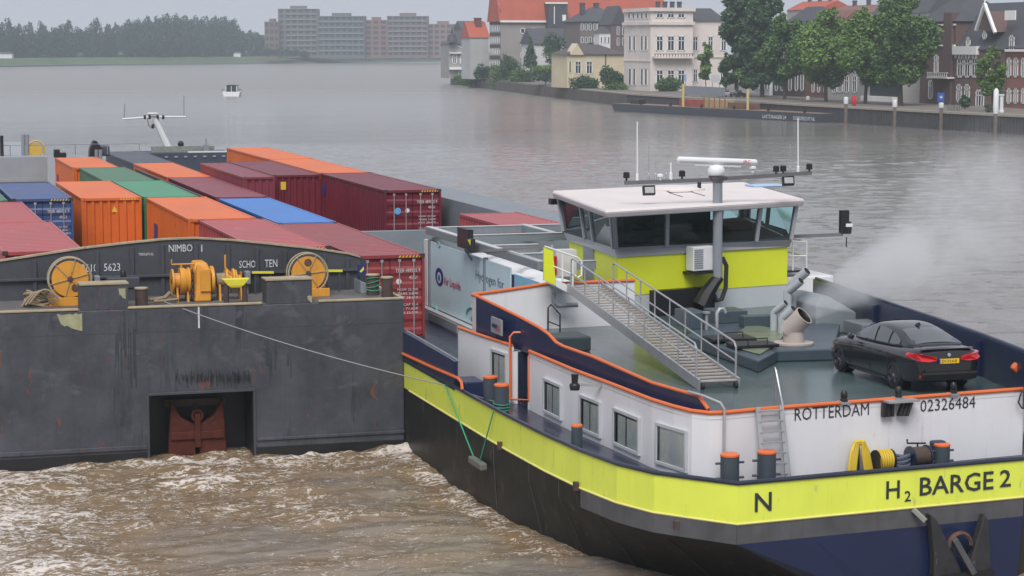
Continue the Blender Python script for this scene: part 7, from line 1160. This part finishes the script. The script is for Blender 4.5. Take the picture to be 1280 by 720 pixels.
t = sign('blue_sign', 'square blue sign with white arrow on the quay edge', 'sign', 1172, 1180, 116, 127, 157.5, M('sign_blue', (.03, .12, .55), .5)); a = ax(1176, 121.5, 157.4); m_ = MB(); m_.poly([(157.43, a.y + .45, a.z - .12), (157.43, a.y, a.z - .12), (157.43, a.y, a.z - .35), (157.43, a.y - .6, a.z), (157.43, a.y, a.z + .35), (157.43, a.y, a.z + .12), (157.43, a.y + .45, a.z + .12)]); part(m_, 'arrow', CAPW, t, fix=False)
sign('info_board', 'white notice board on two legs before the mansion wing', 'sign', 889, 900, 94, 103, 160.5, CAPW)
m_ = MB(); q = ax(1068, 126, 159.5); m_.lathe((q.x, q.y, q.z), (-1, 0, 0), [(.9, 0), (.95, .15), (.5, .3)], 14); o = solo(m_, 'lifebuoy', M('lifebuoy_red', (.62, .03, .05), .5), 'red lifebuoy case standing on the quay edge', 'lifebuoy', (q.x, q.y, QZ), smooth=True); m_ = MB(); m_.cyl((q.x + .1, q.y, QZ), (q.x + .1, q.y, q.z), .1, 6); part(m_, 'post', GREYM, o)
sign('flag_board', 'pale blue flag on a pole before the mansion', 'flag', 855, 858, 93, 101, 160, M('flag_blue', (.35, .5, .7), .6))
# fence of the quay terrace and a parked car, bicycles
fn = thing('quay_fence', 'grey railing panels on the quay before the mansion wing', 'fence', (160, 420, QZ)); 
for k in range(9): y0_ = ax(852 + k * 6, 112, 159.5).y; y1_ = ax(857.6 + k * 6, 112, 159.5).y; m_ = MB(); m_.box(159.5, y1_, QZ + .3, 159.6, y0_, QZ + 2.0); part(m_, 'panel', GREYM, fn); m_ = MB(); m_.cyl((159.55, y1_ - .1, QZ), (159.55, y1_ - .1, QZ + 2.1), .06, 6); part(m_, 'post', GREYM, fn)
def small_car(lb, px, xp, mat, L_=4.3):
    q = ax(px, 115, xp); t = thing('parked_car', lb, 'car', (q.x, q.y, QZ), 'cars parked on the quay'); x, y = q.x, q.y
    m_ = MB(); m_.loft([[(x + w_, y + l_, QZ + z) for w_, z in ((-.85, .3), (.85, .3), (.88, .6), (.8, h_), (-.8, h_), (-.88, .6))] for l_, h_ in ((-2.1, .7), (-1.9, .88), (-.9, .95), (1.3, .98), (2.0, .9), (2.15, .6))], close=True); part(m_, 'body', mat, t, smooth=35)
    m_ = MB(); m_.loft([[(x - .75, y + l_, QZ + .94), (x + .75, y + l_, QZ + .94), (x + .6, y + l_ * .8, QZ + h_), (x - .6, y + l_ * .8, QZ + h_)] for l_, h_ in ((-1.1, 1.0), (-.5, 1.42), (.8, 1.45), (1.6, 1.0))], close=True); part(m_, 'cabin', CGL, t, smooth=35)
    for dy in (-1.3, 1.35):
        for s_ in (-.82, .82): m_ = MB(); m_.lathe((x + s_ - .1, y + dy, QZ + .31), (1, 0, 0), [(.31, 0), (.31, .2)], 14); part(m_, 'wheel', RUB, t)
small_car('black car parked under the left poplar', 922, 165, CARP); small_car('silver car parked left of the black one', 906, 164, M('silver_paint', (.45, .46, .48), .35, metal=.4))
for i, px in enumerate((1188, 1196)):
    q = ax(px, 140, 162); t = thing('bicycle', ('bicycle with basket left of the two parked on the quay', 'bicycle right of the two parked by the shrub')[i], 'bicycle', (q.x, q.y, QZ), 'bicycles on the quay')
    for dy in (-.52, .52): m_ = MB(); m_.tube([(q.x, q.y + dy + .34 * math.cos(a), QZ + .36 + .34 * math.sin(a)) for a in np.linspace(0, 6.283, 17)[:-1]], .03, 5, True); part(m_, 'wheel', BLK, t)
    m_ = MB(); m_.tube([(q.x, q.y - .52, QZ + .36), (q.x, q.y - .15, QZ + .8), (q.x, q.y + .4, QZ + .85), (q.x, q.y + .52, QZ + .36)], .03, 5); m_.tube([(q.x, q.y - .15, QZ + .8), (q.x, q.y + .05, QZ + .3), (q.x, q.y + .4, QZ + .85), (q.x, q.y + .38, QZ + 1.05)], .03, 5); part(m_, 'frame', GREYM, t)
    m_ = MB(); m_.box(q.x - .07, q.y - .28, QZ + .95, q.x + .07, q.y - .02, QZ + 1.0); part(m_, 'saddle', BLK, t)
for px, lb in ((1246, 'left white pillar post on the quay by the small tree'), (1252, 'right white pillar post on the quay by the small tree')): q = ax(px, 130, 164.5); m_ = MB(); m_.lathe((q.x, q.y, QZ), (0, 0, 1), [(.4, 0), (.4, .3), (.28, .35), (.28, 2.4), (.4, 2.5), (.4, 2.7)], 12); solo(m_, 'white_pillar', CAPW, lb, 'pillar', (q.x, q.y, QZ), smooth=True)
# ------------------------------------------------------------------ far bank
GRS = M('river_bank_grass', (.06, .105, .04), .9, var=.3, vs_=.03); STN = M('bank_stone', (.10, .10, .10), .9, var=.3)
fl = [az(-120, 86, 0), az(0, 84, 0), az(100, 82.3, 0), az(200, 81, 0), az(400, 79, 0), az(560, 77, 0), az(640, 76.4, 0)]
m_ = MB(); m_.loft([[p, p + FH * 6 + Vector((0, 0, 1.2)), p + FH * 45 + Vector((0, 0, 5)), p + FH * 900 + Vector((0, 0, 5.2)), p + FH * 900 + Vector((0, 0, -2))] for p in fl]); solo(m_, 'far_bank', GRS, 'low green far bank of the river', None, kind='structure', fix=False)
m_ = MB(); m_.loft([[p + Vector((0, 0, -.3)) - FH * 1.5, p - FH * .5 + Vector((0, 0, .9)), p + FH * 5 + Vector((0, 0, 1.35))] for p in fl]); solo(m_, 'bank_revetment', STN, 'dark stone foot of the far bank', None, kind='structure', fix=False)
FT = [(9, 22, 8), (24, 30, 9), (37, 26, 7), (52, 25, 8), (66, 34, 9), (75, 32, 8), (85, 24, 9), (98, 32, 10), (108, 34, 9), (121, 22, 7), (134, 29, 10), (146, 27, 9), (160, 24, 9), (172, 24, 11), (184, 19, 11), (197, 19, 13), (208, 17, 12), (220, 18, 12), (232, 18, 13), (245, 18, 12), (257, 20, 12), (270, 21, 13), (282, 19, 12), (293, 22, 11), (303, 38, 9), (314, 38, 10), (323, 40, 9), (-5, 28, 10), (45, 38, 10), (62, 40, 9), (118, 36, 10), (152, 36, 10), (330, 44, 7), (4, 40, 9), (90, 40, 8), (178, 30, 13), (191, 28, 14), (203, 27, 14), (215, 27, 14), (227, 27, 14), (239, 27, 14), (251, 28, 14), (264, 29, 14), (276, 28, 14), (288, 30, 13), (166, 34, 12), (140, 40, 11), (104, 42, 11), (74, 42, 10), (30, 42, 11), (16, 42, 11)] + [(334 + 11.5 * k, 59 + (k * 7) % 6, 6 + (k * 5) % 4) for k in range(20)]
protos = [crown_mesh('crown', blobset(.10, .95, .42, 300 + k, 12, .2 + .12 * k, 1.5), 2600, .035, 300 + k) for k in range(4)]
FLM = leafmat('far_leaf', (.014, .034, .024), (.032, .066, .04))
for me in protos: me.materials.append(FLM)
trm = MB(); trm.tube([(0, 0, 0), (0, 0, .5)], [.03, .012], 5); tme = mesh(trm, 'trunk'); tme.materials.append(BARK)
for i, (px, yt, rp_) in enumerate(FT):
    D_ = (az(px, 84 - .0127 * px, 0) - CP).dot(FV) + (70 + 22 * (i % 4) if px < 332 else 4); g0_ = ad(px, 70, D_); g0_.z = 5.05; hh = ad(px, yt, D_).z - 5.05; rr_ = rp_ * D_ / FOC
    t = thing('tree', 'slender tree in the thin left half of the hazy far wood' if px < 165 else 'tall tree in the dense right half of the hazy far wood' if px < 299 else 'low tree between the far wood and the flats' if px < 332 else 'low green tree at the foot of the far flats', 'tree', tuple(g0_), 'trees in the hazy wood on the far bank'); t.rotation_euler.z = i * 1.7
    for nm, me in (('crown', protos[i % 4]), ('trunk', tme)): o = bpy.data.objects.new(nm, me); COL.objects.link(o); o.parent = t; o.scale = (rr_ / .33, rr_ / .33, hh)
m_ = MB()
for k in range(60): px = -10 + k * 9.6; D_ = (az(px, 84 - .0127 * px, 0) - CP).dot(FV) + 130; g0_ = ad(px, 70, D_); s_ = random.uniform(2, 4.2); m_.lathe((g0_.x, g0_.y, 4.9), (0, 0, 1), [(s_ * 1.6, 0), (s_ * 1.9, s_ * .5), (s_ * 1.2, s_ * 1.1), (.3, s_ * 1.4)], 7)
solo(m_, 'undergrowth', LF[2], 'dim undergrowth along the foot of the far trees', 'undergrowth', kind='stuff')
AP = [('purple grey corner block of the far flats', 331, 349, 27, 'far_brown', (.15, .085, .078), 5), ('tallest far apartment block with pale balcony bands', 348, 397, 11, 'far_grey', (.14, .115, .12), 9), ('long far apartment block stepping down to the right', 397, 456, 20, 'far_slate', (.10, .105, .115), 7), ('reddish far apartment block in the middle', 456, 484, 25, 'far_red', (.21, .10, .085), 7), ('second tallest far apartment block', 484, 535, 20, 'far_mauve', (.16, .105, .10), 8), ('far right low apartment block by the villa', 535, 572, 30, 'far_rose', (.21, .125, .11), 6)]
for i, (lb, x0, x1, yt, mn, c_, nf) in enumerate(AP):
    D_ = (az(x0, 80, 0) - CP).dot(FV) + 60 + 8 * (i % 2); a = ad(x0, 69, D_); w_ = (x1 - x0) * D_ / FOC; zt_ = ad(x0, yt, D_).z; b = Bld('apartment_block', lb, (a.x, a.y), tuple(RV), tuple(FH), w_, 22, 4, zt_, wallm(mn, c_), 'apartments', 'apartment blocks on the far bank')
    b.slab('f', w_ * .3, w_ * .7, zt_, zt_ + 2.2, -12, -4, 'roof_plant', wallm(mn, c_)); fh = (zt_ - 5) / nf
    for f in range(nf):
        z = 5 + f * fh; nw_ = max(3, int(w_ / 4.2))
        for k in range(nw_): u = w_ * (k + .5) / nw_; b.slab('f', u - w_ / nw_ * .32, u + w_ / nw_ * .32, z + fh * .3, z + fh * .85, -.1, .06, 'window', WPN)
        if i in (1, 2, 4): b.slab('f', w_ * (.22 if i == 1 else .05), w_ * .97, z + fh * .92, z + fh * 1.0, -.1, 1.0, 'balcony', M('far_balcony', (.32, .33, .35), .6))
for k, (px, lb) in enumerate(((5, 'white low building at the far left bank'), (300, 'small white hut where the far wood ends'))): D_ = (az(px, 84 - .0127 * px, 0) - CP).dot(FV) + 48; a = ad(px - 8, 72, D_); b = Bld('far_hut', lb, (a.x, a.y), tuple(RV), tuple(FH), 9 if k == 0 else 5, 5, 4, ad(px, 67.5 if k == 0 else 66.5, D_).z, wallm('white', (.66, .66, .66))); b.hip(b.z1 + 1.2, ROOFD, .2, .3)
# ------------------------------------------------------------------ small motor boat
q = az(289, 120.5, 0); D_ = (q - CP).dot(FV); s_ = D_ / FOC; t = thing('motor_boat', 'small white cabin cruiser heading away on the open river', 'boat', (q.x, q.y, 0)); Pb = lambda u, v, z: Vector((q.x, q.y, 0)) + RV * u * s_ + FH * v + Vector((0, 0, z))
m_ = MB(); m_.loft([[Pb(-9 * f, v, -.2), Pb(-11 * f, v, 1.15), Pb(11 * f, v, 1.15), Pb(9 * f, v, -.2)] for v, f in ((0, 1), (4, 1.02), (7, .8), (9.5, .1))], close=True); part(m_, 'hull', WHD, t)
m_ = MB(); m_.loft([[Pb(-7.5, v, 1.15), Pb(-6.5, v, z), Pb(6.5, v, z), Pb(7.5, v, 1.15)] for v, z in ((.5, 2.6), (4, 2.7), (5.5, 1.6))], close=True); part(m_, 'cabin', WPN, t)
m_ = MB(); m_.hexa([Pb(-7, .3, 2.6), Pb(7, .3, 2.6), Pb(7, 4.2, 2.7), Pb(-7, 4.2, 2.7), Pb(-6, .3, 2.78), Pb(6, .3, 2.78), Pb(6, 4.2, 2.88), Pb(-6, 4.2, 2.88)]); part(m_, 'roof', BLK, t)
for u in (-6.8, 0, 6.8): m_ = MB(); m_.bar(Pb(u, .35, 1.15), Pb(u * .95, .35, 2.6), .14); part(m_, 'cabin_post', WHD, t)
m_ = MB(); m_.tube([Pb(-12, 1, 1.2), Pb(-12, 1, 1.7), Pb(-9, .2, 1.75)], .07, 5); m_.tube([Pb(12, 1, 1.2), Pb(12, 1, 1.7), Pb(9, .2, 1.75)], .07, 5); part(m_, 'hand_rail', BLK, t)
# ------------------------------------------------------------------ haze: the damp air over the river
m_ = MB(); m_.box(-500, -60, -3, 1000, 2350, 52); hz = solo(m_, 'haze', None, 'thin damp haze over the river', None, kind='stuff') if False else None
me = mesh(m_, 'haze'); recalc(me); hz = bpy.data.objects.new('haze', me); COL.objects.link(hz); hz['kind'] = 'stuff'; hz['label'] = 'thin damp haze over the river'
hm_ = bpy.data.materials.new('haze_air'); hm_.use_nodes = True; t = hm_.node_tree; t.nodes.clear(); out = N(t, 'ShaderNodeOutputMaterial'); pv = N(t, 'ShaderNodeVolumePrincipled'); pv.inputs['Color'].default_value = (.80, .92, 1, 1); pv.inputs['Density'].default_value = .00023; pv.inputs['Anisotropy'].default_value = 0; t.links.new(pv.outputs[0], out.inputs['Volume']); me.materials.append(hm_)
try: hm_.volume_intersection_method = 'FAST'
except Exception: pass
